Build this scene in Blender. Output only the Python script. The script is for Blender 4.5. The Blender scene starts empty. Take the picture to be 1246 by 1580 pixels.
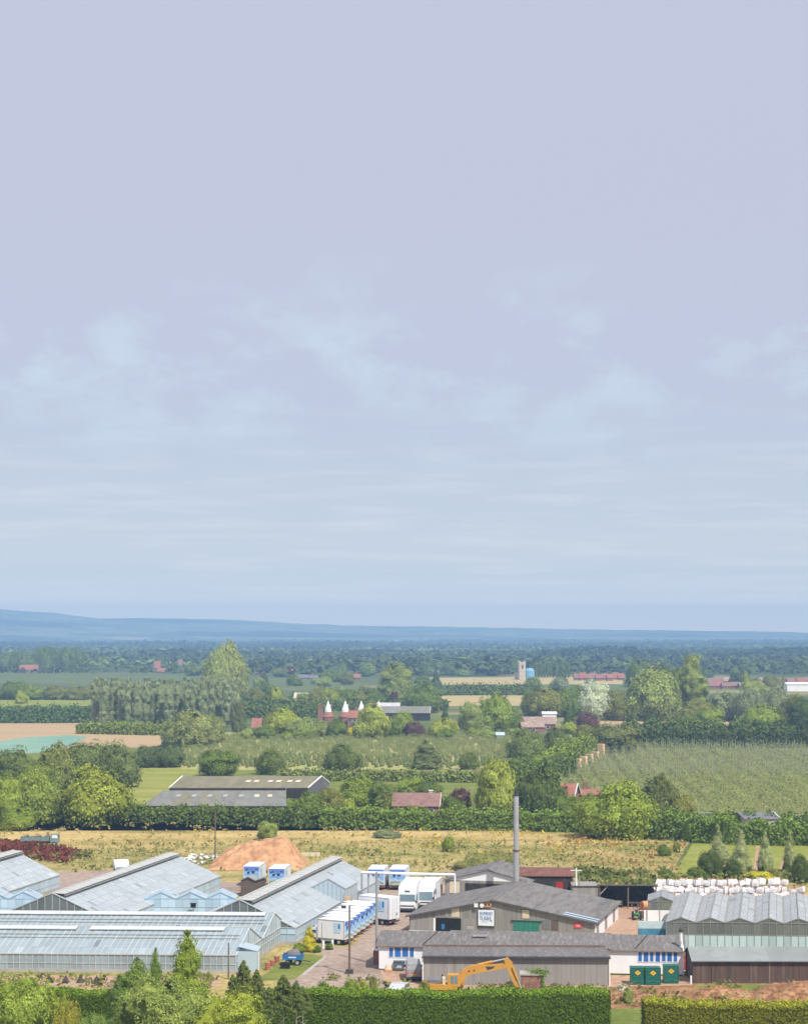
import bpy, math, random
import numpy as np
from mathutils import Vector
R = math.radians
SC = bpy.context.scene
COL = SC.collection
rnd = random.Random(7)

# ---------------------------------------------------------------- camera
FPX, CAMH, HZ, CX = 3000.0, 40.0, 974.0, 623.0      # focal length and horizon in photograph pixels, eye height in metres
cam_d = bpy.data.cameras.new('camera')
cam = bpy.data.objects.new('camera', cam_d)
COL.objects.link(cam)
cam_d.sensor_fit = 'HORIZONTAL'
cam_d.sensor_width = 36.0
cam_d.lens = 36.0 * FPX / 1246.0
cam_d.shift_y = (HZ - 790.0) / 1246.0
cam_d.clip_start = 1.0
cam_d.clip_end = 60000.0
cam.location = (0, 0, CAMH)
cam.rotation_euler = (R(90), 0, 0)
SC.camera = cam

# ---------------------------------------------------------------- sky, sun, exposure
SUN_EL, SUN_X, SUN_Y = 53.0, 0.56, -0.83          # where the sun stands: right of and behind the camera
w = bpy.data.worlds.new('World')
SC.world = w
w.use_nodes = True
nt = w.node_tree
nt.nodes.clear()
N = nt.nodes.new
L = nt.links.new
out = N('ShaderNodeOutputWorld')
sky = N('ShaderNodeTexSky')
sky.sky_type = 'NISHITA'
sky.sun_disc = False
sky.sun_elevation = R(SUN_EL)
sky.sun_rotation = math.atan2(SUN_X, SUN_Y)
sky.air_density = 1.0
sky.dust_density = 1.5
bg1 = N('ShaderNodeBackground')
bg1.inputs['Strength'].default_value = 0.085
L(sky.outputs[0], bg1.inputs['Color'])
tc = N('ShaderNodeTexCoord')
sep = N('ShaderNodeSeparateXYZ')
L(tc.outputs['Generated'], sep.inputs[0])
mpw = N('ShaderNodeMapping')
mpw.inputs['Scale'].default_value = (15.0, 15.0, 27.0)
L(tc.outputs['Generated'], mpw.inputs[0])
ns = N('ShaderNodeTexNoise')
ns.inputs['Scale'].default_value = 1.0
ns.inputs['Detail'].default_value = 7.0
ns.inputs['Roughness'].default_value = 0.58
L(mpw.outputs[0], ns.inputs['Vector'])
mps = N('ShaderNodeMapping')                     # streaks low in the sky
mps.inputs['Scale'].default_value = (14.0, 14.0, 170.0)
L(tc.outputs['Generated'], mps.inputs[0])
ns2 = N('ShaderNodeTexNoise')
ns2.inputs['Scale'].default_value = 1.0
ns2.inputs['Detail'].default_value = 4.0
L(mps.outputs[0], ns2.inputs['Vector'])
mr = N('ShaderNodeMapRange')
mr.inputs['From Min'].default_value = 0.485
mr.inputs['From Max'].default_value = 0.62
L(ns.outputs['Fac'], mr.inputs['Value'])
mz = N('ShaderNodeMapRange')                     # the breaks in the veil thin out overhead
mz.inputs['From Min'].default_value = 0.135
mz.inputs['From Max'].default_value = 0.195
mz.inputs['To Min'].default_value = 1.0
mz.inputs['To Max'].default_value = 0.0
L(sep.outputs['Z'], mz.inputs['Value'])
mb_ = N('ShaderNodeMath'); mb_.operation = 'MULTIPLY'
L(mr.outputs[0], mb_.inputs[0]); L(mz.outputs[0], mb_.inputs[1])
cm = N('ShaderNodeMixRGB')
cm.inputs[1].default_value = (0.575, 0.588, 0.715, 1)     # lavender high veil
cm.inputs[2].default_value = (0.645, 0.735, 0.83, 1)     # paler, bluer breaks in it
L(mb_.outputs[0], cm.inputs[0])
cr = N('ShaderNodeValToRGB')                     # air brightens towards the horizon
zk = N('ShaderNodeMath'); zk.operation = 'MULTIPLY'; zk.inputs[1].default_value = 10.0
L(sep.outputs['Z'], zk.inputs[0]); L(zk.outputs[0], cr.inputs[0])
els = cr.color_ramp.elements
stops = [(0.0, (2.0, 1.55, .88)), (.14, (1.75, 1.42, .86)), (.20, (1.2, 1.06, .82)), (.30, (.86, .84, .77)), (.60, (.665, .70, .745)), (1.0, (.59, .645, .735))]
while len(els) < len(stops): els.new(.5)
for e_, (p_, c_) in zip(els, stops): e_.position = p_; e_.color = (*c_, 1)
mh = N('ShaderNodeMapRange')
mh.inputs['From Min'].default_value = 0.06
mh.inputs['From Max'].default_value = 0.15
mh.inputs['To Min'].default_value = 1.0
mh.inputs['To Max'].default_value = 0.0
mh.interpolation_type = 'SMOOTHSTEP'
L(sep.outputs['Z'], mh.inputs['Value'])
ch = N('ShaderNodeMixRGB')
L(mh.outputs[0], ch.inputs[0]); L(cm.outputs[0], ch.inputs[1]); L(cr.outputs[0], ch.inputs[2])
ms = N('ShaderNodeMapRange')                     # thin bright streaks, only low down
ms.inputs['From Min'].default_value = 0.48
ms.inputs['From Max'].default_value = 0.75
ms.inputs['To Max'].default_value = 0.55
L(ns2.outputs['Fac'], ms.inputs['Value'])
m3 = N('ShaderNodeMapRange')
m3.inputs['From Min'].default_value = 0.07
m3.inputs['From Max'].default_value = 0.12
m3.inputs['To Min'].default_value = 1.0
m3.inputs['To Max'].default_value = 0.0
L(sep.outputs['Z'], m3.inputs['Value'])
m4 = N('ShaderNodeMath'); m4.operation = 'MULTIPLY'
L(ms.outputs[0], m4.inputs[0]); L(m3.outputs[0], m4.inputs[1])
cg = N('ShaderNodeMixRGB'); cg.blend_type = 'ADD'
cg.inputs[2].default_value = (0.26, 0.20, 0.16, 1)
L(m4.outputs[0], cg.inputs[0]); L(ch.outputs[0], cg.inputs[1])
bg2 = N('ShaderNodeBackground')
bg2.inputs['Strength'].default_value = 0.80
L(cg.outputs[0], bg2.inputs['Color'])
mx = N('ShaderNodeMixShader')
mx.inputs[0].default_value = 0.90
L(bg1.outputs[0], mx.inputs[1]); L(bg2.outputs[0], mx.inputs[2])
L(mx.outputs[0], out.inputs['Surface'])

sun_d = bpy.data.lights.new('sun', 'SUN')
sun_d.energy = 4.2
sun_d.angle = R(0.6)
sun_d.color = (1.0, 0.95, 0.86)
sun = bpy.data.objects.new('sun', sun_d)
COL.objects.link(sun)
sh = math.hypot(SUN_X, SUN_Y)
sv = Vector((SUN_X / sh * math.cos(R(SUN_EL)), SUN_Y / sh * math.cos(R(SUN_EL)), math.sin(R(SUN_EL))))
sun.rotation_euler = (-sv).to_track_quat('-Z', 'Y').to_euler()
sun.location = (200, -100, 300)

SC.view_settings.view_transform = 'Standard'
SC.view_settings.look = 'None'
SC.view_settings.gamma = 1.0
SC.view_settings.use_curve_mapping = False
SC.view_settings.exposure = 0.40
SC.render.engine = 'CYCLES'
SC.cycles.use_denoising = True
SC.cycles.max_bounces = 6
SC.cycles.diffuse_bounces = 3
SC.cycles.glossy_bounces = 3
SC.cycles.transmission_bounces = 4
SC.cycles.transparent_max_bounces = 10
SC.cycles.volume_bounces = 0

# ---------------------------------------------------------------- helpers
def P(px, py, z=0.0):
    """world x, y of the point at height z that the photograph shows at pixel px, py"""
    d = FPX * (CAMH - z) / (py - HZ)
    return ((px - CX) / FPX * d, d)
def D(py, z=0.0): return FPX * (CAMH - z) / (py - HZ)
def Z(py, d): return CAMH - (py - HZ) * d / FPX
def X(px, d): return (px - CX) / FPX * d
def on_line(px, A, B):
    k = (px - CX) / FPX
    ax, ay = A; bx, by = B
    t = (k * ay - ax) / ((bx - ax) - k * (by - ay))
    return t

def tag(o, label=None, cat=None, group=None, kind=None):
    if label: o['label'] = label
    if cat: o['category'] = cat
    if group: o['group'] = group
    if kind: o['kind'] = kind
    return o
def thing(name, label, cat, loc=(0, 0, 0), rz=0.0, group=None):
    o = bpy.data.objects.new(name, None)
    COL.objects.link(o)
    o.location = loc if len(loc) == 3 else (loc[0], loc[1], 0)
    o.rotation_euler = (0, 0, rz)
    o.empty_display_size = 0.5
    return tag(o, label, cat, group)
def children(o): return KIDS.get(o.name, [])
KIDS = {}
def link(o, parent=None):
    COL.objects.link(o)
    if parent is not None:
        o.parent = parent
        KIDS.setdefault(parent.name, []).append(o)
    return o
def dup(root, loc, rz=None, label=None, group=None):
    r = root.copy(); COL.objects.link(r)
    r.location = loc if len(loc) == 3 else (loc[0], loc[1], 0)
    if rz is not None: r.rotation_euler = (0, 0, rz)
    if label: r['label'] = label
    if group: r['group'] = group
    for c in children(root):
        k = c.copy(); link(k, r)
        for g in children(c):
            m = g.copy(); link(m, k)
    return r

class MB:
    def __init__(s): s.v = []; s.f = []; s.t = []; s.m = []
    def face(s, pts, tint=1.0, m=0):
        b = len(s.v); s.v += [tuple(p) for p in pts]
        s.f.append(tuple(range(b, b + len(pts)))); s.t.append(tint); s.m.append(m)
        return s
    def box(s, x0, x1, y0, y1, z0, z1, tint=1.0, m=0):
        b = len(s.v)
        s.v += [(x0, y0, z0), (x1, y0, z0), (x1, y1, z0), (x0, y1, z0), (x0, y0, z1), (x1, y0, z1), (x1, y1, z1), (x0, y1, z1)]
        for q in ((0, 3, 2, 1), (4, 5, 6, 7), (0, 1, 5, 4), (1, 2, 6, 5), (2, 3, 7, 6), (3, 0, 4, 7)):
            s.f.append(tuple(b + i for i in q)); s.t.append(tint); s.m.append(m)
        return s
    def cyl(s, p, q, r0, r1=None, n=10, tint=1.0, m=0):
        r1 = r0 if r1 is None else r1
        p = Vector(p); q = Vector(q); ax = (q - p).normalized()
        a = ax.orthogonal().normalized(); c = ax.cross(a)
        b = len(s.v)
        for (o, r) in ((p, r0), (q, r1)):
            for i in range(n):
                an = 2 * math.pi * i / n
                s.v.append(tuple(o + a * (r * math.cos(an)) + c * (r * math.sin(an))))
        for i in range(n):
            j = (i + 1) % n
            s.f.append((b + i, b + j, b + n + j, b + n + i)); s.t.append(tint); s.m.append(m)
        s.f.append(tuple(b + n - 1 - i for i in range(n))); s.t.append(tint); s.m.append(m)
        s.f.append(tuple(b + n + i for i in range(n))); s.t.append(tint); s.m.append(m)
        return s
    def bar(s, p, q, w, h=None, tint=1.0, m=0):
        h = w if h is None else h
        p = Vector(p); q = Vector(q); ax = (q - p).normalized()
        up = Vector((0, 0, 1))
        a = ax.cross(up)
        if a.length < 1e-4: a = Vector((1, 0, 0))
        a.normalize(); c = a.cross(ax)
        b = len(s.v)
        for o in (p, q):
            for (i, j) in ((-1, -1), (1, -1), (1, 1), (-1, 1)):
                s.v.append(tuple(o + a * (i * w / 2) + c * (j * h / 2)))
        for f in ((0, 1, 5, 4), (1, 2, 6, 5), (2, 3, 7, 6), (3, 0, 4, 7), (3, 2, 1, 0), (4, 5, 6, 7)):
            s.f.append(tuple(b + i for i in f)); s.t.append(tint); s.m.append(m)
        return s
    def prism(s, poly, y0, y1, tint=1.0, m=0):
        """poly in x, z pushed from y0 to y1"""
        n = len(poly)
        s.face([(x, y0, z) for x, z in poly], tint, m)
        s.face([(x, y1, z) for x, z in reversed(poly)], tint, m)
        for i in range(n):
            (ax, az), (bx, bz) = poly[i], poly[(i + 1) % n]
            s.face([(bx, y0, bz), (ax, y0, az), (ax, y1, az), (bx, y1, bz)], tint, m)
        return s
    def lathe(s, prof, n=16, tint=1.0, m=0, c=(0, 0)):
        b = len(s.v)
        for (r, z) in prof:
            for i in range(n):
                an = 2 * math.pi * i / n
                s.v.append((c[0] + r * math.cos(an), c[1] + r * math.sin(an), z))
        for k in range(len(prof) - 1):
            for i in range(n):
                j = (i + 1) % n
                s.f.append((b + k * n + i, b + k * n + j, b + (k + 1) * n + j, b + (k + 1) * n + i)); s.t.append(tint); s.m.append(m)
        return s
    def skew(s, k):
        s.v = [(x, y - k * x, z) for x, y, z in s.v]; return s
    def build(s, name, mats, parent=None, smooth=False, bevel=0.0):
        me = bpy.data.meshes.new(name)
        me.from_pydata(s.v, [], s.f)
        mats = mats if isinstance(mats, (list, tuple)) else [mats]
        for m in mats: me.materials.append(m)
        me.polygons.foreach_set('material_index', s.m)
        a = me.attributes.new('tint', 'FLOAT', 'FACE'); a.data.foreach_set('value', s.t)
        if smooth: me.polygons.foreach_set('use_smooth', [True] * len(s.f))
        me.update()
        o = bpy.data.objects.new(name, me)
        link(o, parent)
        if bevel:
            b = o.modifiers.new('soft', 'BEVEL'); b.width = bevel; b.segments = 2; b.limit_method = 'ANGLE'
        return o
def struct(o): o['kind'] = 'structure'; return o

def npmesh(name, V, tint, mats, nper=4, midx=None):
    n = len(V) // nper
    me = bpy.data.meshes.new(name)
    me.vertices.add(len(V)); me.vertices.foreach_set('co', np.ascontiguousarray(V, np.float32).ravel())
    me.loops.add(n * nper); me.loops.foreach_set('vertex_index', np.arange(n * nper, dtype=np.int32))
    me.polygons.add(n)
    me.polygons.foreach_set('loop_start', np.arange(0, n * nper, nper, dtype=np.int32))
    me.polygons.foreach_set('loop_total', np.full(n, nper, np.int32))
    for m in (mats if isinstance(mats, (list, tuple)) else [mats]): me.materials.append(m)
    if midx is not None: me.polygons.foreach_set('material_index', np.asarray(midx, np.int32))
    a = me.attributes.new('tint', 'FLOAT', 'FACE'); a.data.foreach_set('value', np.asarray(tint, np.float32))
    me.update(calc_edges=True)
    return me
def cards(C, Nn, S, rng, aspect=0.6, jit=0.5, droop=None):
    """leaf-shaped faces: centres, normals, half sizes"""
    n = len(C)
    Nn = Nn + rng.normal(0, jit, (n, 3)); Nn /= np.linalg.norm(Nn, axis=1)[:, None] + 1e-9
    T = rng.normal(0, 1, (n, 3))
    if droop is not None: T = T * (1 - droop) + np.array([0, 0, -1.0]) * droop * 2.5
    T -= Nn * (T * Nn).sum(1)[:, None]; T /= np.linalg.norm(T, axis=1)[:, None] + 1e-9
    B = np.cross(Nn, T)
    S = np.asarray(S).reshape(-1, 1) * np.ones((n, 1))
    V = np.stack([C - T * S, C + B * S * aspect - T * S * .1, C + T * S, C - B * S * aspect + T * S * .1], 1)
    return V.reshape(-1, 3)

# ---------------------------------------------------------------- materials
def C(r, g, b, k=1.0):
    f = lambda c: (c / 255 / 12.92 if c / 255 <= .04045 else ((c / 255 + .055) / 1.055) ** 2.4)
    return (f(r) * k, f(g) * k, f(b) * k)
def base_mat(name):
    m = bpy.data.materials.new(name); m.use_nodes = True
    t = m.node_tree; t.nodes.clear()
    o = t.nodes.new('ShaderNodeOutputMaterial')
    return m, t, t.nodes.new, t.links.new, o
def mat(name, rgb, rough=.7, var=.15, scale=1.0, stretch=(1, 1, 1), spec=.3, metal=0.0, bump=0.0, stain=None, stain_at=(.55, .75), stain_scale=.5):
    m, t, n, l, o = base_mat(name)
    p = n('ShaderNodeBsdfPrincipled')
    p.inputs['Roughness'].default_value = rough
    p.inputs['Metallic'].default_value = metal
    p.inputs['Specular IOR Level'].default_value = spec
    tc = n('ShaderNodeTexCoord'); mp = n('ShaderNodeMapping')
    mp.inputs['Scale'].default_value = tuple(scale * s for s in stretch)
    l(tc.outputs['Object'], mp.inputs[0])
    nz = n('ShaderNodeTexNoise'); nz.inputs['Scale'].default_value = 1.0; nz.inputs['Detail'].default_value = 5; nz.inputs['Roughness'].default_value = .6
    l(mp.outputs[0], nz.inputs['Vector'])
    mr = n('ShaderNodeMapRange'); mr.inputs['From Min'].default_value = .25; mr.inputs['From Max'].default_value = .75
    mr.inputs['To Min'].default_value = 1 - var; mr.inputs['To Max'].default_value = 1 + var
    l(nz.outputs['Fac'], mr.inputs['Value'])
    at = n('ShaderNodeAttribute'); at.attribute_name = 'tint'
    mu = n('ShaderNodeMath'); mu.operation = 'MULTIPLY'
    l(mr.outputs[0], mu.inputs[0]); l(at.outputs['Fac'], mu.inputs[1])
    col = n('ShaderNodeRGB'); col.outputs[0].default_value = (*rgb, 1)
    src = col.outputs[0]
    if stain is not None:
        n2 = n('ShaderNodeTexNoise'); n2.inputs['Scale'].default_value = stain_scale; n2.inputs['Detail'].default_value = 6; n2.inputs['Roughness'].default_value = .65
        l(mp.outputs[0], n2.inputs['Vector'])
        m2 = n('ShaderNodeMapRange'); m2.inputs['From Min'].default_value = stain_at[0]; m2.inputs['From Max'].default_value = stain_at[1]
        l(n2.outputs['Fac'], m2.inputs['Value'])
        mm = n('ShaderNodeMixRGB'); mm.inputs[2].default_value = (*stain, 1)
        l(m2.outputs[0], mm.inputs[0]); l(src, mm.inputs[1]); src = mm.outputs[0]
    vm = n('ShaderNodeVectorMath'); vm.operation = 'SCALE'
    l(src, vm.inputs[0]); l(mu.outputs[0], vm.inputs['Scale'])
    l(vm.outputs[0], p.inputs['Base Color'])
    if bump:
        bp = n('ShaderNodeBump'); bp.inputs['Strength'].default_value = bump; bp.inputs['Distance'].default_value = .05
        l(nz.outputs['Fac'], bp.inputs['Height']); l(bp.outputs[0], p.inputs['Normal'])
    l(p.outputs[0], o.inputs[0])
    return m
def ground_mat(name, ramp, scale, stretch=(1, 1, 1), fine=.25, fine_scale=1.5, rot=0.0, rough=.95):
    """patches of several colours (growth, soil, straw) with finer mottling"""
    m, t, n, l, o = base_mat(name)
    p = n('ShaderNodeBsdfPrincipled'); p.inputs['Roughness'].default_value = rough; p.inputs['Specular IOR Level'].default_value = .1
    tc = n('ShaderNodeTexCoord'); mp = n('ShaderNodeMapping'); mp.inputs['Scale'].default_value = tuple(scale * s for s in stretch)
    mp.inputs['Rotation'].default_value = (0, 0, rot)
    l(tc.outputs['Object'], mp.inputs[0])
    nz = n('ShaderNodeTexNoise'); nz.inputs['Scale'].default_value = 1; nz.inputs['Detail'].default_value = 7; nz.inputs['Roughness'].default_value = .62
    l(mp.outputs[0], nz.inputs['Vector'])
    cr = n('ShaderNodeValToRGB'); e = cr.color_ramp.elements
    while len(e) < len(ramp): e.new(.5)
    for i, (pos, c) in enumerate(ramp): e[i].position = pos; e[i].color = (*c, 1)
    l(nz.outputs['Fac'], cr.inputs[0])
    n2 = n('ShaderNodeTexNoise'); n2.inputs['Scale'].default_value = fine_scale; n2.inputs['Detail'].default_value = 4
    l(tc.outputs['Object'], n2.inputs['Vector'])
    mr = n('ShaderNodeMapRange'); mr.inputs['From Min'].default_value = .3; mr.inputs['From Max'].default_value = .7
    mr.inputs['To Min'].default_value = 1 - fine; mr.inputs['To Max'].default_value = 1 + fine
    l(n2.outputs['Fac'], mr.inputs['Value'])
    vm = n('ShaderNodeVectorMath'); vm.operation = 'SCALE'
    l(cr.outputs[0], vm.inputs[0]); l(mr.outputs[0], vm.inputs['Scale'])
    l(vm.outputs[0], p.inputs['Base Color']); l(p.outputs[0], o.inputs[0])
    return m
def leaf_mat(name, trans=.22):
    m, t, n, l, o = base_mat(name)
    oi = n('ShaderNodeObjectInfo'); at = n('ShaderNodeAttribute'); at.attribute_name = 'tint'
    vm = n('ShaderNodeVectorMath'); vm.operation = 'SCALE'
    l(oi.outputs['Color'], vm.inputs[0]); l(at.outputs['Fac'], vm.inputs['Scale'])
    d = n('ShaderNodeBsdfDiffuse'); tr = n('ShaderNodeBsdfTranslucent'); mx = n('ShaderNodeMixShader'); mx.inputs[0].default_value = trans
    l(vm.outputs[0], d.inputs[0]); l(vm.outputs[0], tr.inputs[0]); l(d.outputs[0], mx.inputs[1]); l(tr.outputs[0], mx.inputs[2])
    l(mx.outputs[0], o.inputs[0])
    return m
def glass_mat(name, rgb, clear, rough=.15):
    """weathered horticultural glass: part clear, part chalky film"""
    m, t, n, l, o = base_mat(name)
    at = n('ShaderNodeAttribute'); at.attribute_name = 'tint'
    vm = n('ShaderNodeVectorMath'); vm.operation = 'SCALE'; vm.inputs[0].default_value = rgb
    l(at.outputs['Fac'], vm.inputs['Scale'])
    p = n('ShaderNodeBsdfPrincipled'); p.inputs['Roughness'].default_value = rough; p.inputs['Specular IOR Level'].default_value = .6
    l(vm.outputs[0], p.inputs['Base Color'])
    tr = n('ShaderNodeBsdfTransparent'); tr.inputs[0].default_value = (.86, .92, .92, 1)
    mx = n('ShaderNodeMixShader'); mx.inputs[0].default_value = clear
    l(p.outputs[0], mx.inputs[1]); l(tr.outputs[0], mx.inputs[2]); l(mx.outputs[0], o.inputs[0])
    return m
def picture_mat(name):
    """the printed picture on the lorry doors: blue sky over pale field with dark shapes"""
    m, t, n, l, o = base_mat(name)
    p = n('ShaderNodeBsdfPrincipled'); p.inputs['Roughness'].default_value = .4
    tc = n('ShaderNodeTexCoord'); sp = n('ShaderNodeSeparateXYZ'); l(tc.outputs['Object'], sp.inputs[0])
    nz = n('ShaderNodeTexNoise'); nz.inputs['Scale'].default_value = 1.3; nz.inputs['Detail'].default_value = 3; l(tc.outputs['Object'], nz.inputs['Vector'])
    ad = n('ShaderNodeMath'); ad.operation = 'MULTIPLY_ADD'; ad.inputs[1].default_value = 1.2; l(nz.outputs['Fac'], ad.inputs[0]); l(sp.outputs['Z'], ad.inputs[2])
    mr = n('ShaderNodeMapRange'); mr.inputs['From Min'].default_value = 1.3; mr.inputs['From Max'].default_value = 3.7; l(ad.outputs[0], mr.inputs['Value'])
    cr = n('ShaderNodeValToRGB'); e = cr.color_ramp.elements
    ramp = [(0, (.55, .58, .6)), (.18, (.16, .24, .12)), (.32, (.45, .6, .72)), (.5, (.16, .36, .68)), (.66, (.30, .50, .78)), (.85, (.10, .2, .55)), (1, (.12, .22, .6))]
    while len(e) < len(ramp): e.new(.5)
    for i, (pos, c) in enumerate(ramp): e[i].position = pos; e[i].color = (*c, 1)
    l(mr.outputs[0], cr.inputs[0])
    vo = n('ShaderNodeTexVoronoi'); vo.inputs['Scale'].default_value = 1.25
    wv = n('ShaderNodeVectorMath'); wv.operation = 'ADD'; l(tc.outputs['Object'], wv.inputs[0]); l(nz.outputs['Color'], wv.inputs[1]); l(wv.outputs[0], vo.inputs['Vector'])
    lt = n('ShaderNodeMath'); lt.operation = 'LESS_THAN'; lt.inputs[1].default_value = .27; l(vo.outputs['Distance'], lt.inputs[0])
    mm = n('ShaderNodeMixRGB'); mm.inputs[2].default_value = (.03, .04, .07, 1)
    l(lt.outputs[0], mm.inputs[0]); l(cr.outputs[0], mm.inputs[1]); l(mm.outputs[0], p.inputs['Base Color']); l(p.outputs[0], o.inputs[0])
    return m

LEAF = leaf_mat('leaves', .16)
M = {}
M['bark'] = mat('bark', (.16, .12, .085), .9, .3, 2.0, (1, 1, .3))
M['pale_bark'] = mat('pale_bark', (.34, .30, .24), .9, .25, 2.0)
M['white_paint'] = mat('white_paint', (.80, .80, .80), .5, .06, .6, stain=(.62, .60, .55), stain_at=(.58, .8))
M['white_wall'] = mat('white_wall', (.80, .80, .82), .7, .06, .5, (1, 1, .4), stain=(.60, .58, .52), stain_at=(.6, .85))
M['lorry_white'] = mat('lorry_white', (.77, .78, .80), .4, .07, 1.0, (1, 1, .25), spec=.45, stain=(.56, .54, .50), stain_at=(.56, .78), stain_scale=1.1)
M['glass_dark'] = mat('glass_dark', (.05, .08, .10), .08, .1, 1, spec=.8)
M['cab_glass'] = mat('cab_glass', (.16, .24, .27), .08, .1, 1, spec=.8)
M['tyre'] = mat('tyre', (.025, .025, .027), .85, .15)
M['chassis'] = mat('chassis', (.05, .05, .055), .7, .2)
M['steel'] = mat('steel', (.42, .42, .42), .5, .15, 1.0, metal=.3)
M['grey_post'] = mat('grey_post', (.30, .29, .28), .7, .2, 1.0)
M['wood_post'] = mat('wood_post', (.16, .12, .09), .85, .25, 2.0, (1, 1, .2))
M['corrugated'] = mat('corrugated', (.245, .23, .21), .85, .38, 1.0, (3.2, 3.2, .10), stain=(.27, .245, .21), stain_at=(.5, .75), stain_scale=.4)
M['corrugated_pale'] = mat('corrugated_pale', (.29, .27, .25), .85, .30, 1.0, (3.0, 3.0, .08), stain=(.20, .18, .155), stain_at=(.5, .75), stain_scale=.5)
M['asbestos_roof'] = mat('asbestos_roof', (.175, .164, .155), .9, .26, .9, (2.2, .35, 1), stain=(.115, .10, .09), stain_at=(.5, .7), stain_scale=.7)
M['asbestos_dark'] = mat('asbestos_dark', (.15, .14, .135), .9, .22, 1.4, (2.4, .6, 1), stain=(.23, .215, .20), stain_at=(.5, .75), stain_scale=1.0)
M['farm_roof'] = mat('farm_roof', (.19, .195, .178), .9, .2, .6, (1.4, .5, 1), stain=(.20, .18, .12), stain_at=(.45, .7), stain_scale=.3)
M['felt_roof'] = mat('felt_roof', (.24, .26, .25), .9, .16, .7, stain=(.19, .21, .2), stain_at=(.5, .7))
M['brown_boards'] = mat('brown_boards', (.105, .066, .052), .85, .38, 1.0, (2.6, 2.6, .12), stain=(.17, .125, .105), stain_at=(.5, .72), stain_scale=.5)
M['shed_boards'] = mat('shed_boards', (.13, .095, .085), .85, .3, 1.5, (.3, .3, 4))
M['tarred'] = mat('tarred', (.035, .032, .03), .85, .5, 1.0, (1.5, 1.5, .6), stain=(.16, .06, .045), stain_at=(.58, .72), stain_scale=.8)
M['rust_roof'] = mat('rust_roof', (.175, .078, .058), .9, .3, 1.0, stain=(.2, .12, .09))
M['opening_dark'] = mat('opening_dark', (.012, .012, .013), .9, .4, 1)
M['green_door'] = mat('green_door', (.03, .19, .14), .7, .25, 1.0, (3, 3, .3))
M['green_skip'] = mat('green_skip', (.012, .115, .085), .45, .2, 1.2, spec=.45)
M['yellow_paint'] = mat('yellow_paint', (.75, .45, .04), .5, .1)
M['digger_yellow'] = mat('digger_yellow', (.54, .275, .045), .5, .15, 1.2, stain=(.45, .22, .05), stain_at=(.55, .75))
M['blue_pane'] = mat('blue_pane', (.035, .15, .46), .25, .15, 1.5, spec=.6)
M['blue_paint'] = mat('blue_paint', (.03, .15, .36), .5, .2)
M['logo_blue'] = mat('logo_blue', (.45, .62, .78), .5, .15, 2)
M['sign_ink'] = mat('sign_ink', (.25, .31, .48), .5, .1)
M['sign_white'] = mat('sign_white', (.74, .78, .84), .5, .04)
M['sign_red'] = mat('sign_red', (.62, .07, .085), .5, .1)
M['red_metal'] = mat('red_metal', (.38, .03, .03), .5, .2)
M['container_blue'] = mat('container_blue', (.06, .24, .36), .6, .25, 1.0, (3, 3, .2))
M['container_top'] = mat('container_top', (.30, .38, .36), .8, .25, .8, stain=(.36, .30, .22))
M['tractor_green'] = mat('tractor_green', (.05, .33, .06), .4, .15)
M['bag_white'] = mat('bag_white', (.70, .70, .72), .8, .14, 2.0, bump=.5, stain=(.45, .36, .26), stain_at=(.62, .8), stain_scale=1.2)
M['bag_fill'] = mat('bag_fill', (.33, .21, .13), .95, .3, 3)
M['brick'] = mat('brick', (.25, .125, .095), .9, .35, 1.5, stain=(.34, .24, .18), stain_at=(.5, .75), stain_scale=1.2)
M['red_tile'] = mat('red_tile', (.30, .125, .09), .9, .28, .9, stain=(.26, .15, .12), stain_at=(.5, .72), stain_scale=.8)
M['pink_tile'] = mat('pink_tile', (.235, .135, .115), .9, .25, .9, (1, 1, 1), stain=(.25, .16, .14), stain_at=(.48, .72), stain_scale=.7)
M['brown_tile'] = mat('brown_tile', (.30, .21, .17), .9, .3, .9, stain=(.42, .36, .30), stain_at=(.5, .7), stain_scale=.9)
M['slate'] = mat('slate', (.17, .165, .18), .8, .2, .8)
M['cream'] = mat('cream', (.60, .52, .38), .85, .15, .5)
M['stone'] = mat('stone', (.48, .42, .35), .9, .2, .4)
M['concrete'] = mat('concrete', (.40, .37, .34), .9, .2, .7, stain=(.28, .24, .2))
M['soil'] = ground_mat('soil', [(.3, (.15, .075, .035)), (.45, (.25, .13, .065)), (.56, (.31, .17, .085)), (.7, (.34, .24, .14))], .5, fine=.5, fine_scale=2.2)
M['sand'] = ground_mat('sand', [(.3, (.36, .19, .10)), (.5, (.47, .26, .14)), (.72, (.52, .32, .18))], .4, fine=.28, fine_scale=1.0)
M['picture'] = picture_mat('lorry_picture')
M['gh_roof'] = glass_mat('whitened_glass', (.415, .465, .50), .06, .3)
M['gh_roof_pale'] = glass_mat('pale_whitened_glass', (.52, .555, .585), .05, .3)
M['gh_wall'] = glass_mat('chalky_glass', (.46, .57, .64), .12, .25)
M['gh_clear'] = glass_mat('clear_glass', (.37, .455, .51), .26, .16)
M['gh_mesh'] = glass_mat('dusty_gable_glass', (.25, .27, .25), .45, .2)
M['gh_blue'] = glass_mat('blue_shaded_glass', (.44, .59, .72), .06, .3)
M['gh_mint'] = glass_mat('mint_shaded_glass', (.47, .60, .62), .10, .3)
M['gh_bar'] = mat('glazing_bar', (.46, .48, .47), .55, .15, 1.0, stain=(.32, .32, .28), stain_at=(.55, .75))
M['gh_bar_dark'] = mat('old_glazing_bar', (.26, .26, .24), .7, .25, 1.0)
M['vent_pale'] = mat('vent_pale', (.53, .56, .585), .55, .12, .6, stain=(.42, .43, .42), stain_at=(.55, .75))
M['vent_grey'] = mat('vent_board', (.46, .46, .44), .6, .15, .8, stain=(.36, .35, .3))

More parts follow.
